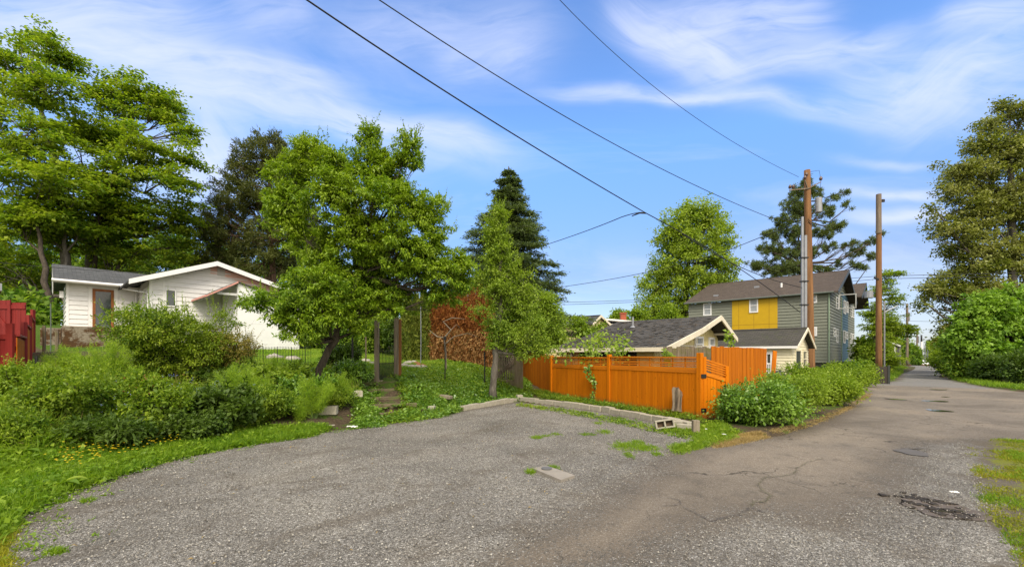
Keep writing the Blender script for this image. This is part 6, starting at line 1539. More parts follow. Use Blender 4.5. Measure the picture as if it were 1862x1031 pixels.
    tree('broadleaf_tree', 'bright green bigleaf tree in front of the olive green tree at the right edge', None, b, [b, P(1845, 640, Z), P(1840, 590, Z)], .25,
         LB(Z, [(1845, 540, 34, 20), (1800, 560, 40, 22), (1865, 570, 40, 30), (1770, 575, 26, 14), (1765, 600, 30, 20), (1810, 600, 46, 26), (1742, 612, 16, 12), (1870, 620, 40, 34), (1770, 632, 44, 24), (1825, 640, 50, 30), (1748, 636, 20, 16), (1870, 670, 40, 24), (1800, 665, 40, 20)]),
         1000, 50, .38, .24, .16, M['bigleaf'], 'bark', 'leaf', .25, .3, .15, 21, .02, scl=1.2)
    # tree by the second pole
    Z = 37.5; b = P(1592, 0, Z); b[2] = h1(b[0], b[1])
    tree('street_tree', 'feathery green tree standing under the second utility pole', None, b, [b, P(1592, 660, Z), P(1590, 600, Z), P(1600, 520, Z)], .14,
         LB(Z, [(1616, 505, 10, 16), (1600, 530, 13, 14), (1622, 540, 15, 16), (1585, 565, 17, 18), (1615, 580, 27, 20), (1640, 598, 20, 12), (1590, 600, 22, 20), (1604, 628, 20, 14), (1585, 640, 20, 20), (1610, 655, 28, 16), (1652, 604, 12, 10), (1590, 675, 20, 14), (1634, 500, 5, 10)]),
         520, 46, .32, .2, .09, M['maple_far'], 'bark', 'sheet', .1, .25, .25, 22, .015, scl=1.0)
    for i, (cx, cy, rx, rz, Zb, lb, mt) in enumerate(((1610, 605, 26, 30, 62, 'green tree behind the far grey cottage', 'maple_far'), (1640, 632, 14, 22, 80, 'small tree left of the grey far pole', 'dark'), (1660, 636, 9, 18, 95, 'small dark tree right of the grey far pole', 'dark'),
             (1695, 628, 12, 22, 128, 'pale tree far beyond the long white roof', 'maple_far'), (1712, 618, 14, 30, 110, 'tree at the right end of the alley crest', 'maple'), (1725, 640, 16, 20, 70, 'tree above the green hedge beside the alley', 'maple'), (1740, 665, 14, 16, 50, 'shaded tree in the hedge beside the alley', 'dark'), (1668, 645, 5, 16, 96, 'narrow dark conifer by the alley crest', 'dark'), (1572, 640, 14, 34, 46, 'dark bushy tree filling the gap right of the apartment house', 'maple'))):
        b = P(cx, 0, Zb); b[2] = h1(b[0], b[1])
        tree('distant_tree', lb, None, b, [b, P(cx, cy, Zb)], .14, LB(Zb, [(cx, cy, rx * .8, rz * .8), (cx - rx * .4, cy + rz * .4, rx * .6, rz * .6), (cx + rx * .4, cy + rz * .4, rx * .6, rz * .6), (cx, cy + rz * .9, rx * .8, rz * .4)]), 140, 36, .5, .36, .22, M[mt], 'bark', 'leaf', .1, .3, .1, 80 + i, .02)

def hedge_row():
    """tall arborvitae, each a plant of its own; the right ones have died back to rust brown"""
    r = np.random.default_rng(31)
    for i in range(11):
        px = 742 + i * 14.5; Z = 20.2 + .25 * i + r.uniform(-.1, .1); b = P(px, 0, Z); b[2] = h1(b[0], b[1]) - .05
        dead = i >= 3; top = CH + (HY - (540 - 2 * i + r.uniform(-6, 6))) / F * Z; H = top - b[2]
        od = ['first', 'second', 'third', 'fourth', 'fifth', 'sixth', 'seventh']
        lb = (od[i] + ' green arborvitae from the left in the tall hedge behind the gate' if not dead else ['first', 'second', 'third', 'fourth', 'fifth', 'sixth', 'seventh', 'eighth'][i - 3] + ' rust brown dead arborvitae counted from the green part of the hedge')
        e = empty('arborvitae', b, 0, lb, 'hedge plant', 'green arborvitae of the tall hedge' if not dead else 'dead brown arborvitae of the tall hedge')
        n = 5200; z = r.random(n) ** .85 * H; a = r.random(n) * 2 * math.pi; R = .36 * np.clip((H - z) / H * 3, .1, 1) * (.75 + .25 * np.sin(a * 5 + z * 3)); rad = R * (.65 + .35 * r.random(n))
        c = np.c_[np.cos(a) * rad, np.sin(a) * rad, z]; d = unit(np.c_[np.cos(a) * .6, np.sin(a) * .6, np.full(n, .9)] + r.normal(size=(n, 3)) * .35); nn = unit(np.c_[np.cos(a), np.sin(a), np.zeros(n)] + r.normal(size=(n, 3)) * .5)
        v, q = leaf_geo(c, d, nn, .16 * (.5 + r.random(n)), .055)
        me = np_mesh('foliage', v, q, {'rnd': ('FACE', r.random(n))})
        low = c[:, 2] < H * (.45 if dead else 0)
        o = link('foliage', me, [M['hedge_dead' if dead else 'hedge_green'], M['hedge_straw']], e); me.polygons.foreach_set('material_index', (low & (r.random(n) < .75)).astype(np.int32))
        m = MB(); m.tube([(0, 0, 0), (0, 0, H * .9)], [.07, .02], 6)
        if dead:
            for k in range(60):
                zz = r.random() * H * .6; a = r.random() * 6.28; m.tube([(0, 0, zz), (math.cos(a) * .3, math.sin(a) * .3, zz + .1 - .25 * r.random())], [.012, .004], 3, False)
        m.build('stem', M['twig'], e)
    # bare dead branch in front of it
    b = P(812, 0, 17.0); b[2] = h1(b[0], b[1]); e = empty('bare_branch', b, 0, 'bare twisted dead branches arching before the brown hedge', 'dead branch'); m = MB(); z0 = b[2]
    def q(px, py, Z=17.0): return tuple(P(px, py, Z) - b)
    m.tube([q(811, 700), q(810, 640), q(808, 614), q(795, 612), q(780, 600)], [.05, .04, .035, .025, .01], 5, False); m.tube([q(808, 614), q(820, 600), q(806, 585), q(822, 578), q(846, 580)], [.035, .03, .024, .018, .006], 5, False)
    m.tube([q(810, 625), q(825, 612), q(850, 606), q(868, 612)], [.02, .016, .01, .005], 4, False); m.tube([q(820, 600), q(830, 590), q(836, 596)], [.015, .01, .004], 4, False)
    m.build('branches', M['grey_wood'], e)

def fennel(px, py, wpx, hpx, seed, lab, Z=None, n=34):
    r = np.random.default_rng(seed); b = T(px, py)
    if Z: b = P(px, 0, Z); b[2] = h1(b[0], b[1])
    k = b[1] / F; w, h = wpx * k, hpx * k; e = empty('fennel_plant', b, 0, lab, 'fennel'); V = []; m = MB()
    for i in range(n):
        a = r.random() * 6.28; q = r.random() ** .7; tx, ty, tz = math.cos(a) * w * .5 * q, math.sin(a) * w * .35 * q, h * (.55 + .45 * r.random()) * (1 - .35 * q * q)
        m.tube([(tx * .15, ty * .15, 0), (tx * .55, ty * .55, tz * .55), (tx, ty, tz)], [.006, .005, .002], 3, False)
        K = 420; s = .25 + .75 * r.random(K); ax = np.c_[tx * s, ty * s, tz * s]; c = ax + r.normal(size=(K, 3)) * .045 * (1.3 - s[:, None] * .6)
        d = unit(r.normal(size=(K, 3)) + np.array([tx, ty, .9])); V.append(leaf_geo(c, d, unit(r.normal(size=(K, 3))), .085 * (.5 + r.random(K)), .006, 0))
    leaf_obj('fronds', V, M['fennel'], e, r); m.build('stem', M['gutter_grey'] if False else plainmat('fennel_stem', (.1, .16, .04)), e)

def rosette(px, py, Rm, n, seed, lab, mat='ivy', wid=.32, cat='plant', name='broadleaf_plant', base=None, up=.9):
    r = np.random.default_rng(seed); b = T(px, py) if base is None else np.array(base, float); e = empty(name, b, 0, lab, cat); V = []; Q = []; k = 0; N = 6
    for i in range(n):
        a = i * 2.4 + r.normal() * .3; L = Rm * (.6 + .6 * r.random()); rise = up * (.4 + .6 * r.random()); h0 = r.random() * .1 * Rm
        ca, sa = math.cos(a), math.sin(a)
        for j in range(N + 1):
            s = j / N; x = L * (s - .15 * s * s); z = h0 + L * (rise * s - 1.0 * rise * s * s * .85); w = L * wid * math.sin(math.pi * min(.98, s * .92 + .06)) * .5 * (1 if s < .98 else .1)
            for side in (-1, 0, 1): V.append((ca * x - sa * w * side, sa * x + ca * w * side, z + (abs(side)) * w * .25))
        for j in range(N):
            for c in (0, 1): Q.append((k + j * 3 + c, k + j * 3 + c + 1, k + (j + 1) * 3 + c + 1, k + (j + 1) * 3 + c))
        k += 3 * (N + 1)
    me = np_mesh('leaves', np.array(V), np.array(Q), {'rnd': ('FACE', np.repeat(r.random(n), N * 2))}); 
    for p in me.polygons: p.use_smooth = True
    link('leaves', me, M[mat], e); return e

def vine(name, pts, n, L, mat, lab, seed, spread=.05, cat='vine'):
    r = np.random.default_rng(seed); pts = np.array(pts, float); b = pts[0].copy(); e = empty(name, b, 0, lab, cat); m = MB(); m.tube([tuple(p - b) for p in pts], .008, 4, False); m.build('stem', M['twig'], e)
    t = r.random(n) * (len(pts) - 1); i = t.astype(int); f = (t - i)[:, None]; c = pts[i] * (1 - f) + pts[i + 1] * f - b + r.normal(size=(n, 3)) * spread
    leaf_obj('leaves', [leaf_geo(c, unit(r.normal(size=(n, 3)) + np.array([0, -.3, -.4])), unit(r.normal(size=(n, 3)) * .5 + np.array([0, -1, .5])), L * (.5 + r.random(n)), L * .75)], M[mat], e, r)

def plants():
    shrub('rounded_shrub', 'large rounded yellow green shrub in front of the white house', None, 315, 706, 196, 142, M['bush'], .075, .032, 820, 44, .15, Z=11.6, seed=101, nl=11, gap=.1, shell=.5)
    shrub('rounded_shrub', 'olive bronze leaved shrub joined to the right side of the large rounded shrub', None, 405, 692, 112, 110, M['bush_tip'], .055, .026, 420, 40, .13, Z=12.2, seed=102, nl=8, gap=.1, shell=.5)
    e = shrub('rose_bush', 'rose bush with reddish young tips at the front of the weedy bank', None, 285, 790, 120, 112, M['weed'], .085, .045, 260, 30, .12, seed=103, nl=7, gap=.2)
    r = np.random.default_rng(5); b = np.array(e.location); 
    c = np.c_[r.normal(size=34) * .35, r.normal(size=34) * .25 - .1, .75 + .35 * r.random(34)]
    leaf_obj('young_leaves', [leaf_geo(c, unit(r.normal(size=(34, 3)) + (0, 0, 1.)), unit(r.normal(size=(34, 3))), .05, .022)], M['red_leaf'], e, r)
    k = 'weedy shrubs on the left bank'
    for i, (x, y, w, h, mt, lb) in enumerate([(120, 770, 150, 90, 'weed', 'leafy weed clump with broad pale leaves below the fennel at left'), (200, 810, 130, 66, 'weed_dark', 'dark green clump behind the yellow buttercups'), (60, 740, 90, 70, 'lime', 'green clump at the foot of the red fence'),
             (400, 775, 130, 84, 'weed_dark', 'dark tangled clump right of the rose bush'), (480, 762, 110, 72, 'weed', 'mid green clump left of the leftmost block'), (350, 800, 110, 52, 'weed_dark', 'low dark clump in front of the rose bush'), (560, 738, 90, 50, 'ivy', 'dark leafy clump under the leaning trunk'),
             (606, 738, 66, 52, 'weed', 'clump spilling over the hollow blocks'), (505, 715, 120, 60, 'apple', 'dark clump behind the fennel by the trunk'), (150, 700, 120, 50, 'lime', 'light green clump below the terrace wall'), (20, 800, 90, 60, 'weed', 'clump at the far left over the grass edge'),
             (430, 705, 120, 50, 'weed_dark', 'dark clump at the foot of the bronze shrub'), (235, 735, 100, 60, 'weed', 'clump at the left foot of the large rounded shrub'), (640, 706, 60, 46, 'ivy', 'dark bush around the foot of the garden lantern'), (620, 672, 60, 60, 'weed_dark', 'dark bush behind the leaning trunk')]):
        rr2 = random.Random(i); q = (.8, 1.25, .65, 1.6, 1.0)[i % 5]
        shrub('weed_clump', lb, k, x, y, w, h * (.7 + .35 * rr2.random()), M[mt], .085 * q, (.045, .03, .06)[i % 3] * q, int(190 / q ** .8), 34, .12, seed=110 + i, nl=6, gap=.2, shell=.3, Z=12.9 if i == 13 else (14.2 if i == 14 else None))
    for i, (x, y, w, h, Z, lb) in enumerate([(120, 715, 90, 70, 11.0, 'feathery fennel left of the dark green stake'), (195, 735, 110, 88, 10.2, 'feathery fennel right of the dark green stake'), (250, 745, 60, 70, 9.6, 'small fennel below the large rounded shrub'), (440, 748, 120, 90, 10.2, 'feathery fennel between the bronze shrub and the trunk'),
             (570, 752, 100, 84, 10.3, 'bushy fennel covering the foot of the leaning trunk'), (545, 752, 22, 40, 10.0, 'fennel hanging over the gap between the leftmost blocks'), (614, 742, 56, 66, 11.0, 'fennel above the hollow block'), (500, 700, 90, 50, 12.2, 'fennel in front of the wire fence')]):
        fennel(x, y, w, h, 130 + i, lb, Z, n=30 if w > 80 else (6 if w < 30 else 18))
    for i, (x, y, R, n, lb) in enumerate([(100, 888, .3, 12, 'broad leafed dock at the corner of the gravel'), (30, 830, .34, 14, 'broad leafed plant at the left edge above the buttercups'), (85, 815, .32, 12, 'large pale leafed dock above the buttercups'), (140, 835, .3, 12, 'long leafed plant arching by the buttercups'),
             (742, 686, .34, 16, 'comfrey plant right of the gate post'), (755, 706, .36, 16, 'comfrey plant at the edge of the top step'), (738, 722, .28, 12, 'hosta like plant on the third step'), (812, 752, .3, 16, 'broad leafed plant between the white pot and the edging blocks'), (885, 728, .24, 10, 'leafy plant beside the small tree foot'),
             (210, 765, .28, 10, 'arching leaves in the weeds left of the rose bush'), (720, 742, .22, 10, 'small leafy plant on the lowest step'), (1290, 770, .3, 12, 'long leafed dandelion clump by the stub post'), (700, 745, .22, 9, 'leafy clump on the left side of the steps')]):
        rosette(x, y, R, n, 150 + i, lb, 'weed' if i in (0, 1, 2, 3, 11) else 'ivy')
    for i, (x, y, w, h, Z, mt, lb) in enumerate([(575, 645, 80, 60, 27, 'dark', 'dark shrub right of the white addition wall'), (640, 648, 80, 56, 26, 'dark', 'dark shrub behind the garden lantern'), (690, 652, 70, 66, 25, 'weed', 'light shrub seen left of the gate posts'), (735, 655, 60, 70, 24, 'weed_dark', 'tall shrub seen between the gate posts and the hedge')]):
        shrub('screen_shrub', lb, 'shrubs at the back of the lawn', x, y, w, h, M[mt], .14, .08, 300, 40, .3, Z=Z, seed=250 + i, nl=8, gap=.0, shell=.3)
    # alley bushes
    g = 'light green bushes along the alley'
    for i, (x, y, w, h, Z, mt, lb) in enumerate([(1375, 790, 130, 96, 10.4, 'ivy', 'dark green bush against the orange gate, nearest of the alley bushes'), (1440, 775, 110, 84, 12.2, 'apple', 'light bush second along the alley, below the barbecue'), (1500, 755, 100, 66, 14.4, 'lime', 'light bush in the middle of the alley planting'), (1535, 738, 70, 60, 17, 'lime', 'small bush sticking out at the street end of the alley planting'),
             (1420, 740, 90, 46, 15.5, 'lime', 'pale bush in front of the garage corner'), (1490, 722, 110, 50, 19.5, 'lime', 'pale bush at the foot of the thick brown pole'), (1540, 712, 80, 50, 23, 'weed', 'broad pale bush behind the pole foot'), (1565, 706, 50, 40, 26, 'weed_dark', 'bush at the street corner by the dark board screen')]):
        shrub('alley_bush', lb, g, x, y, w, h * (.74 if i < 3 else .85), M[mt], (.085, .07, .1, .08, .11, .11, .11, .11)[i], (.05, .035, .055, .04, .07, .05, .07, .07)[i], 300, 38, .19 + .004 * Z, Z=Z, seed=170 + i, nl=9, gap=.35, shell=.4)
    # hedge at right beyond the street
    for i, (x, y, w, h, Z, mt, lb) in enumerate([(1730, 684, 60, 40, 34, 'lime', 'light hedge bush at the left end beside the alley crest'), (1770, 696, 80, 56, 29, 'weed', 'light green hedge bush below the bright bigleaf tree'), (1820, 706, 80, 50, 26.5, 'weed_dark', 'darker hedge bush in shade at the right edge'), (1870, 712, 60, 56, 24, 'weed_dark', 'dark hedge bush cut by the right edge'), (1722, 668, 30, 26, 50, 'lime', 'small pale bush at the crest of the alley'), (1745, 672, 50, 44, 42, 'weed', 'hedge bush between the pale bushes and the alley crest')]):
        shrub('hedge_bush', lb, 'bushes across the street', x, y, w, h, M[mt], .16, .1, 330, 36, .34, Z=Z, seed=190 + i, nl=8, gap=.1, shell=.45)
    # climbers
    f0 = lambda px, py, Z: P(px, py, Z)
    vine('climbing_vine', [f0(1078, 742, 14.9), f0(1076, 722, 14.9), f0(1084, 700, 14.85), f0(1078, 688, 14.9), f0(1066, 672, 14.95), f0(1072, 664, 14.9)], 150, .11, 'ivy', 'single dark vine hanging on the left orange fence panel', 201, .05)
    vine('climbing_vine', [f0(1316, 770, 10.9), f0(1318, 740, 10.9), f0(1322, 715, 11.0), f0(1318, 700, 11.0)], 60, .08, 'weed_dark', 'dark vine creeping up the right side of the orange gate', 202, .05)
    vine('small_vine', [f0(1033, 730, 16.1), f0(1032, 718, 16.1)], 22, .09, 'ivy', 'small sprig against the orange fence left of the vine', 203, .04)
    for i, (a, b, c, n, lb) in enumerate([((1010, 648), (1040, 622), (1100, 616), 200, 'leafy vine lying over the left eave of the cottage'), ((1075, 660), (1070, 636), (1100, 612), 260, 'leafy vine in the middle of the cottage eave'), ((1110, 655), (1120, 636), (1135, 618), 220, 'leafy vine at the right of the cottage porch opening'), ((1225, 668), (1215, 650), (1212, 640), 60, 'sprig in front of the old grey brown fence'), ((1330, 640), (1330, 622), (1322, 606), 60, 'tall weed stalk in front of the cottage gable')]):
        Zv = 15.6 if i < 3 else 14.0; pa, pb, pc = P(*a, Zv), P(*b, Zv + .1), P(*c, Zv + (1.2 if i < 3 else 0)); vine('cottage_vine', [pa, pb, (pb + pc) / 2, pc], n, .12, 'apple', lb, 210 + i, .2 if i < 3 else .07)

# ---------------------------------------------------------------- ground cover
EDG = [(10, 1031), (32, 935), (110, 896), (300, 834), (440, 807), (560, 788), (640, 777), (700, 770), (760, 763)]
def cover():
    r = np.random.default_rng(77)
    def add(name, label, parts, mat): o = leaf_obj(name, parts, M[mat], None, r); tag(o, label, 'ground cover', kind='stuff')
    edge = Tp([(-150, 820), (0, 800), (120, 830), (220, 815), (300, 800), (440, 785), (560, 775), (600, 778), (560, 796), (440, 812), (300, 841), (110, 902), (40, 940), (-20, 1000), (-200, 1031)])
    add('edge_grass', 'bright green grass along the left edge of the gravel', [blades(r, scatter_poly(r, edge, 16000), .13, .009, .55, per=3, spread=.03)], 'grass')
    add('edge_weeds', 'low broad leafed weeds mixed in the edge grass', [lowleaves(r, scatter_poly(r, edge, 5200), .07, .04, .12, 6, .06)], 'grass')
    st_ = []
    for (q0, q1) in zip(EDG[:-1], EDG[1:]):
        a_, b_ = np.array(G(*q0)), np.array(G(*q1)); n_ = int(np.linalg.norm(b_ - a_) * 42); tt = r.random((n_, 1)); pp = a_ + (b_ - a_) * tt; nv = unit(np.array([b_[1] - a_[1], a_[0] - b_[0]])); st_.append(pp + nv * (np.abs(r.normal(size=(n_, 1))) * .2 * (.4 + np.abs(np.sin(pp[:, :1] * 2.7 + pp[:, 1:] * 1.9)))))
    st_ = np.concatenate(st_)
    add('edge_stragglers', 'stray grass and weeds creeping from the left edge onto the gravel', [lowleaves(r, st_[::2], .05, .025, .05, 5, .03), blades(r, st_[1::2], .07, .007, .8, per=4, spread=.03)], 'grass')
    corner = [tuple(G(x, y)) for x, y in ((-300, 930), (20, 925), (40, 960), (12, 1000), (35, 1031), (20, 1100), (-300, 1100))]
    add('corner_moss', 'yellow green mossy turf in the bottom left corner', [blades(r, scatter_poly(r, corner, 7000), .05, .008, .8, per=4, spread=.02)], 'mossy')
    bank = Tp([(-60, 700), (60, 690), (200, 672), (460, 672), (640, 690), (650, 725), (600, 745), (500, 752), (470, 780), (300, 808), (200, 822), (60, 825), (-120, 815)])
    add('bank_weeds', 'tangled weeds covering the bank below the shrubs', [lowleaves(r, scatter_poly(r, bank, 15000), .085, .045, .3, 6, .09)], 'weed')
    add('bank_weeds', 'dark low weeds under the shrubs of the bank', [lowleaves(r, scatter_poly(r, bank, 8000), .07, .05, .2, 5, .08)], 'weed_dark')
    add('bank_grass', 'tall grass blades standing in the bank weeds', [blades(r, scatter_poly(r, bank, 5200), .36, .01, .35, per=3, spread=.05)], 'grass')
    add('dead_stems', 'dry tan stems and old leaves among the bank weeds', [blades(r, scatter_poly(r, bank, 420), .5, .008, .7, per=2, spread=.05), lowleaves(r, scatter_poly(r, bank, 260), .07, .035, .3, 3, .06)], 'straw')
    lawn = [(-16, 24), (-14, 19), (-10.3, 15.5), (-6.5, 13.6), (-4.1, 13.8), (-2.4, 15), (-1.6, 18.5), (-3.5, 22), (-6, 26), (-9, 28), (-14.5, 23.6)]
    add('lawn_grass', 'sunny lawn behind the wire fence and the gate', [blades(r, scatter_poly(r, lawn, 52000), .14, .014, .4, per=2, spread=.04)], 'lawn')
    rt = Tp([(722, 690), (760, 672), (880, 672), (960, 690), (965, 724), (850, 738), (800, 760), (700, 768), (730, 745), (742, 722)])
    add('ivy_cover', 'ivy and low weeds on the bank right of the steps', [lowleaves(r, scatter_poly(r, rt, 9000), .08, .055, .14, 6, .07)], 'ivy')
    add('ivy_grass', 'thin grass in the ivy right of the steps', [blades(r, scatter_poly(r, rt, 3000), .18, .01, .4, per=3, spread=.05)], 'weed')
    up = [(-2.8, 14.4), (-.6, 15.2), (.4, 18), (.2, 22), (-3.4, 21), (-3.2, 18.5), (-3.4, 16.5)]
    add('yard_weeds', 'patchy weeds of the yard before the tall hedge', [lowleaves(r, scatter_poly(r, up, 3600), .1, .05, .2, 5, .08)], 'weed')
    st = Tp([(640, 735), (660, 700), (690, 700), (690, 735), (700, 775), (650, 780)])
    add('step_weeds', 'creeping weeds at the left side of the steps', [lowleaves(r, scatter_poly(r, st, 900), .07, .05, .12, 6, .06)], 'ivy')
    onst = Tp([(720, 700), (745, 700), (760, 740), (790, 748), (780, 762), (700, 768), (680, 762), (740, 742)])
    add('step_weeds', 'grass and leaves creeping over the step timbers', [lowleaves(r, scatter_poly(r, onst, 1100), .07, .04, .08, 6, .06)], 'weed')
    fs = [tuple(G(x, y)) for x, y in ((950, 722), (1020, 730), (1100, 742), (1190, 756), (1275, 770), (1290, 762), (1200, 742), (1100, 728), (1010, 718))]
    add('fence_weeds', 'weeds between the block edging and the orange fence', [lowleaves(r, scatter_poly(r, fs, 2200), .07, .045, .16, 6, .06), blades(r, scatter_poly(r, fs, 1200), .2, .01, .4, per=3, spread=.03)], 'weed')
    ft = [tuple(G(x, y)) for x, y in ((940, 734), (1020, 744), (1100, 756), (1190, 774), (1260, 792), (1250, 800), (1180, 784), (1090, 764), (1010, 750), (940, 738))]
    add('edging_weeds', 'sparse weeds at the foot of the edging blocks', [lowleaves(r, scatter_poly(r, ft, 600), .06, .035, .08, 6, .05)], 'weed')
    cr = [tuple(G(x, y)) for x, y in ((1200, 776), (1250, 780), (1310, 772), (1345, 792), (1335, 800), (1290, 812), (1230, 826), (1222, 816), (1262, 806), (1268, 796), (1250, 792), (1205, 786))]
    add('corner_grass', 'grass patch at the gravel corner below the orange gate', [blades(r, scatter_poly(r, cr, 2600), .1, .008, .6, per=4, spread=.04)], 'grass')
    add('corner_weeds', 'small weeds in the grass at the gravel corner', [lowleaves(r, scatter_poly(r, cr, 500), .07, .03, .1, 6, .05)], 'weed')
    sw = [tuple(G(x, y)) for x, y in ((1290, 808), (1330, 796), (1380, 788), (1395, 796), (1350, 806), (1300, 815))]
    add('dry_grass', 'dry straw coloured grass between the bush and the asphalt', [blades(r, scatter_poly(r, sw, 3800), .07, .006, 1.3, per=3, spread=.04)], 'straw')
    sw = [tuple(G(x, y)) for x, y in ((1400, 784), (1480, 768), (1545, 738), (1575, 715), (1585, 716), (1555, 738), (1490, 770), (1410, 791))]
    add('dry_litter', 'brown dry litter along the foot of the alley bushes', [blades(r, scatter_poly(r, sw, 2600), .05, .008, 1.6, per=3, spread=.05)], 'straw')
    tufts = [(1140, 812, 26, 8, 380), (1160, 806, 16, 6, 160), (1175, 815, 24, 5, 260), (1100, 786, 14, 4, 120), (1068, 790, 14, 3, 70), (1125, 766, 14, 4, 120), (1235, 812, 14, 6, 160), (978, 795, 14, 3, 60), (994, 793, 8, 2, 40), (1010, 790, 10, 2, 40), (1142, 828, 6, 5, 60), (1195, 826, 10, 3, 60), (965, 858, 8, 5, 70), (1005, 851, 10, 3, 60), (108, 913, 8, 3, 60), (160, 911, 7, 3, 60), (100, 1004, 14, 4, 90), (1088, 770, 10, 3, 60), (1060, 752, 24, 3, 120), (975, 797, 10, 2, 50)]
    P_ = []
    for (x, y, w, h, n) in tufts:
        c = G(x, y); k = c[1] / F; ey = abs(G(x, y - h)[1] - G(x, y + h)[1]) / 2; xy = c + r.normal(size=(n, 2)) * np.array([w * k * .45, ey * .45]); P_.append(blades(r, xy, .06, .008, .9, per=4, spread=.02))
    add('gravel_tufts', 'small grass tufts growing through the gravel', P_, 'grass')
    vg = [tuple(p) for p in VERGE]; lim = [(x, y) for x, y in vg]
    xy = scatter_poly(r, lim, 30000); xy = xy[(xy[:, 0] < 14)]; f = np.sin(xy[:, 0] * 2.3 + 1) * np.sin(xy[:, 1] * 2.9) + .5 * np.sin(xy[:, 0] * 6.1) * np.sin(xy[:, 1] * 5.3) + r.normal(size=len(xy)) * .25
    add('verge_grass', 'yellow green mossy grass on the right verge', [blades(r, xy[(f > .15)], .04, .008, 1.0, per=4, spread=.03)], 'mossy'); add('verge_grass', 'greener short grass in the right verge', [blades(r, xy[(f > .75)], .06, .008, .7, per=3, spread=.03)], 'grass')
    al = [(22.6, 27.4), (24.4, 28.3), (50, 55.6), (49, 60), (40, 58), (26, 38)]
    add('far_verge', 'green grass verge between the alley and the far grey cottage', [blades(r, scatter_poly(r, al, 26000), .16, .03, .5, per=2, spread=.1)], 'grass')
    al = Tp([(1712, 668), (1735, 690), (1790, 702), (1880, 712), (1880, 706), (1790, 695), (1745, 680), (1720, 666)]); add('far_verge', 'grass edge between the street and the hedge bushes on the right', [blades(r, scatter_poly(r, al, 6000), .2, .03, .5, per=2, spread=.1)], 'grass')
    pz = [G(x, y) for x, y in ((20, 1040), (40, 935), (120, 897), (310, 838), (560, 792), (760, 766), (930, 735), (1190, 770), (1300, 800), (1220, 830), (1100, 905), (900, 1040))]; xy = scatter_poly(r, pz, 240)
    add('leaf_litter', 'scattered dry leaves and twigs on the gravel', [leaf_geo(np.c_[xy, np.full(len(xy), .022)], unit(r.normal(size=(len(xy), 3)) * (1, 1, .1)), unit(r.normal(size=(len(xy), 3)) * .25 + (0, 0, 1.)), .045 * (.4 + r.random(len(xy))), .016)], 'straw')
    # buttercups and blue flowers
    fl = Tp([(80, 850), (120, 826), (200, 808), (330, 800), (420, 790), (300, 822), (140, 868)]); xy = scatter_poly(r, fl, 170); z = hgt(xy[:, 0], xy[:, 1]) + .14 + .1 * r.random(len(xy)); c = np.repeat(np.c_[xy, z], 5, 0)
    an = np.tile(np.arange(5) * 1.2566, len(xy)); d = np.c_[np.cos(an), np.sin(an), np.full(len(an), .35)]
    add('buttercups', 'yellow buttercups scattered in the grass edge', [leaf_geo(c, unit(d), np.tile((0, -.4, 1.), (len(c), 1)), .016, .014, .02)], 'flower_y')
    fl = Tp([(100, 760), (240, 730), (420, 720), (620, 720), (600, 750), (420, 770), (200, 800)]); xy = scatter_poly(r, fl, 240); z = hgt(xy[:, 0], xy[:, 1]) + .3 + .35 * r.random(len(xy)); c = np.repeat(np.c_[xy, z], 5, 0) + r.normal(size=(1200, 3)) * .02
    add('forget_me_nots', 'small blue flowers scattered through the bank weeds', [leaf_geo(c, unit(r.normal(size=(1200, 3))), unit(r.normal(size=(1200, 3)) + (0, -1, 1.)), .016, .014, .02)], 'flower_b')

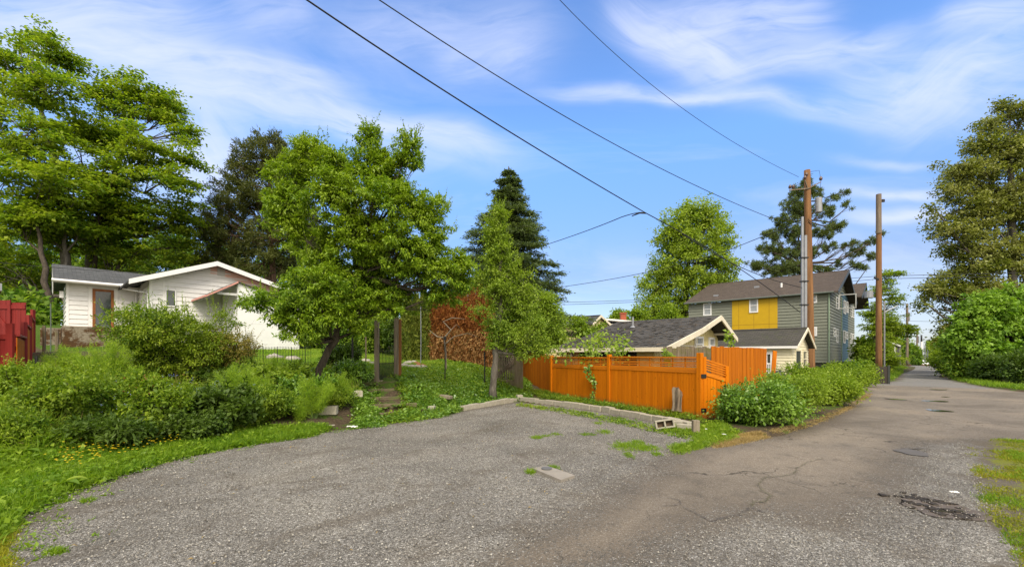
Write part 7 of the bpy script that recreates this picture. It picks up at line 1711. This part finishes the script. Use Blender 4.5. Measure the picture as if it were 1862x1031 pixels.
def far_things():
    simple_house('yellow_house', *P(1104, 0, 36)[:2], .4, 0, 0, 0, 0, 0, None, None, '') if False else None
    c = P(1078, 0, 38); z = lambda py, Z: CH + (HY - py) / F * Z
    B = simple_house('yellow_house', c[0], c[1], .4, 3.2, 6.5, z(588, 38), z(574, 39.5), 1.3, M['cream'], M['roof_grey_y'], 'small yellow gabled house with dark roof behind the cottage', trim='cream_trim', wins=[('u', 1091, 1098, 588, 597)])
    B.e['label'] = 'small yellow gabled house with dark roof behind the cottage roof'
    m = MB(); o = P(1133, 0, 41); m.box(-.24, .24, -.24, .24, 0, z(571, 41)); m.box(-.28, .28, -.28, .28, z(571, 41), z(571, 41) + .12); ch = m.build('brick_chimney', M['brick_red']); ch.location = (o[0], o[1], 0); tag(ch, 'red brick chimney showing above the cottage roof', 'chimney')
    m = MB(); o = P(1130, 0, 40); m.slab([(-2.6, 0, z(577, 40)), (2.2, 0, z(585, 40)), (2.2, 5, z(585, 40)), (-2.6, 5, z(577, 40))], (0, 0, -.15)); m.box(-2.4, 2.0, .3, 4.7, 0, z(588, 40)); wr = m.build('white_roof_house', M['white_trim']); wr.location = (o[0], o[1], 0); tag(wr, 'low pale roofed building joined beside the yellow gabled house', 'building')
    # far grey cottage, gable towards the viewer
    oc = (49.95, 62.8); B = simple_house('grey_cottage', oc[0], oc[1], .05, 4.15, 7, z(628, 60), z(612, 61), 1.75, M['far_grey'], M['roof_grey_y'], 'small grey sided cottage with white trim and wooden porch up the alley', rot=math.atan2(-VY, -VX), inset=.15, wins=[('u', 1611, 1618, 622, 634)])
    ua, ub = B.u_at(1579), B.u_at(1617); zf = z(648, 60); m = MB(); m.box(ua, ub, -1.1, .1, zf - .12, zf); n = 16
    for i in range(n + 1): uu = ua + (ub - ua) * i / n; m.box(uu - .025, uu + .025, -1.1, -1.05, zf, zf + .8)
    m.box(ua, ub, -1.12, -1.03, zf + .8, zf + .88); B.put('porch', m, M['door_wood']); m = MB(); m.box(ua, B.u_at(1632), -1.05, .1, -.1, zf - .13); B.put('porch_skirt', m, plainmat('porch_brown', (.09, .05, .035)))
    for px in (1569.5, 1626): us = B.u_at(px); m = MB(); m.box(us, us + .14, .08, .13, .6, z(630, 60)); B.put('corner_trim', m, M['white_trim'])
    # long white roofed building beyond the crest
    o = P(1693, 0, 124); m = MB(); w = 19 * 124 / F; m.slab([(-w, 0, z(661, 124)), (w, 0, z(661, 124)), (w * .96, 9, z(650, 130)), (-w * .96, 9, z(650, 130))], (0, 0, -.3)); e = empty('white_roof_building', (o[0], o[1], -1.5), 0, 'long low building with white roof beyond the alley crest', 'building')
    m.v = [(a, b, c + 1.5) for a, b, c in m.v]; m.build('roof', M['white_trim'], e); m = MB(); m.box(-w * .95, w * .95, .3, 8.5, -.5, z(661.5, 124) + 1.2); m.build('wall', M['brick_red'], e)

# ---------------------------------------------------------------- build everything
ground_mesh(); drive()
white_house(); cottage(); garage(); grey_block(); far_things()
orange_fence(); red_fence(); poles(); wires(); edging(); steps(); garden(); road_bits()
trees(); hedge_row(); plants(); cover()
for o in list(bpy.data.objects):
    if o.name.startswith('.') or (o.type == 'MESH' and len(o.data.vertices) == 0): bpy.data.objects.remove(o)
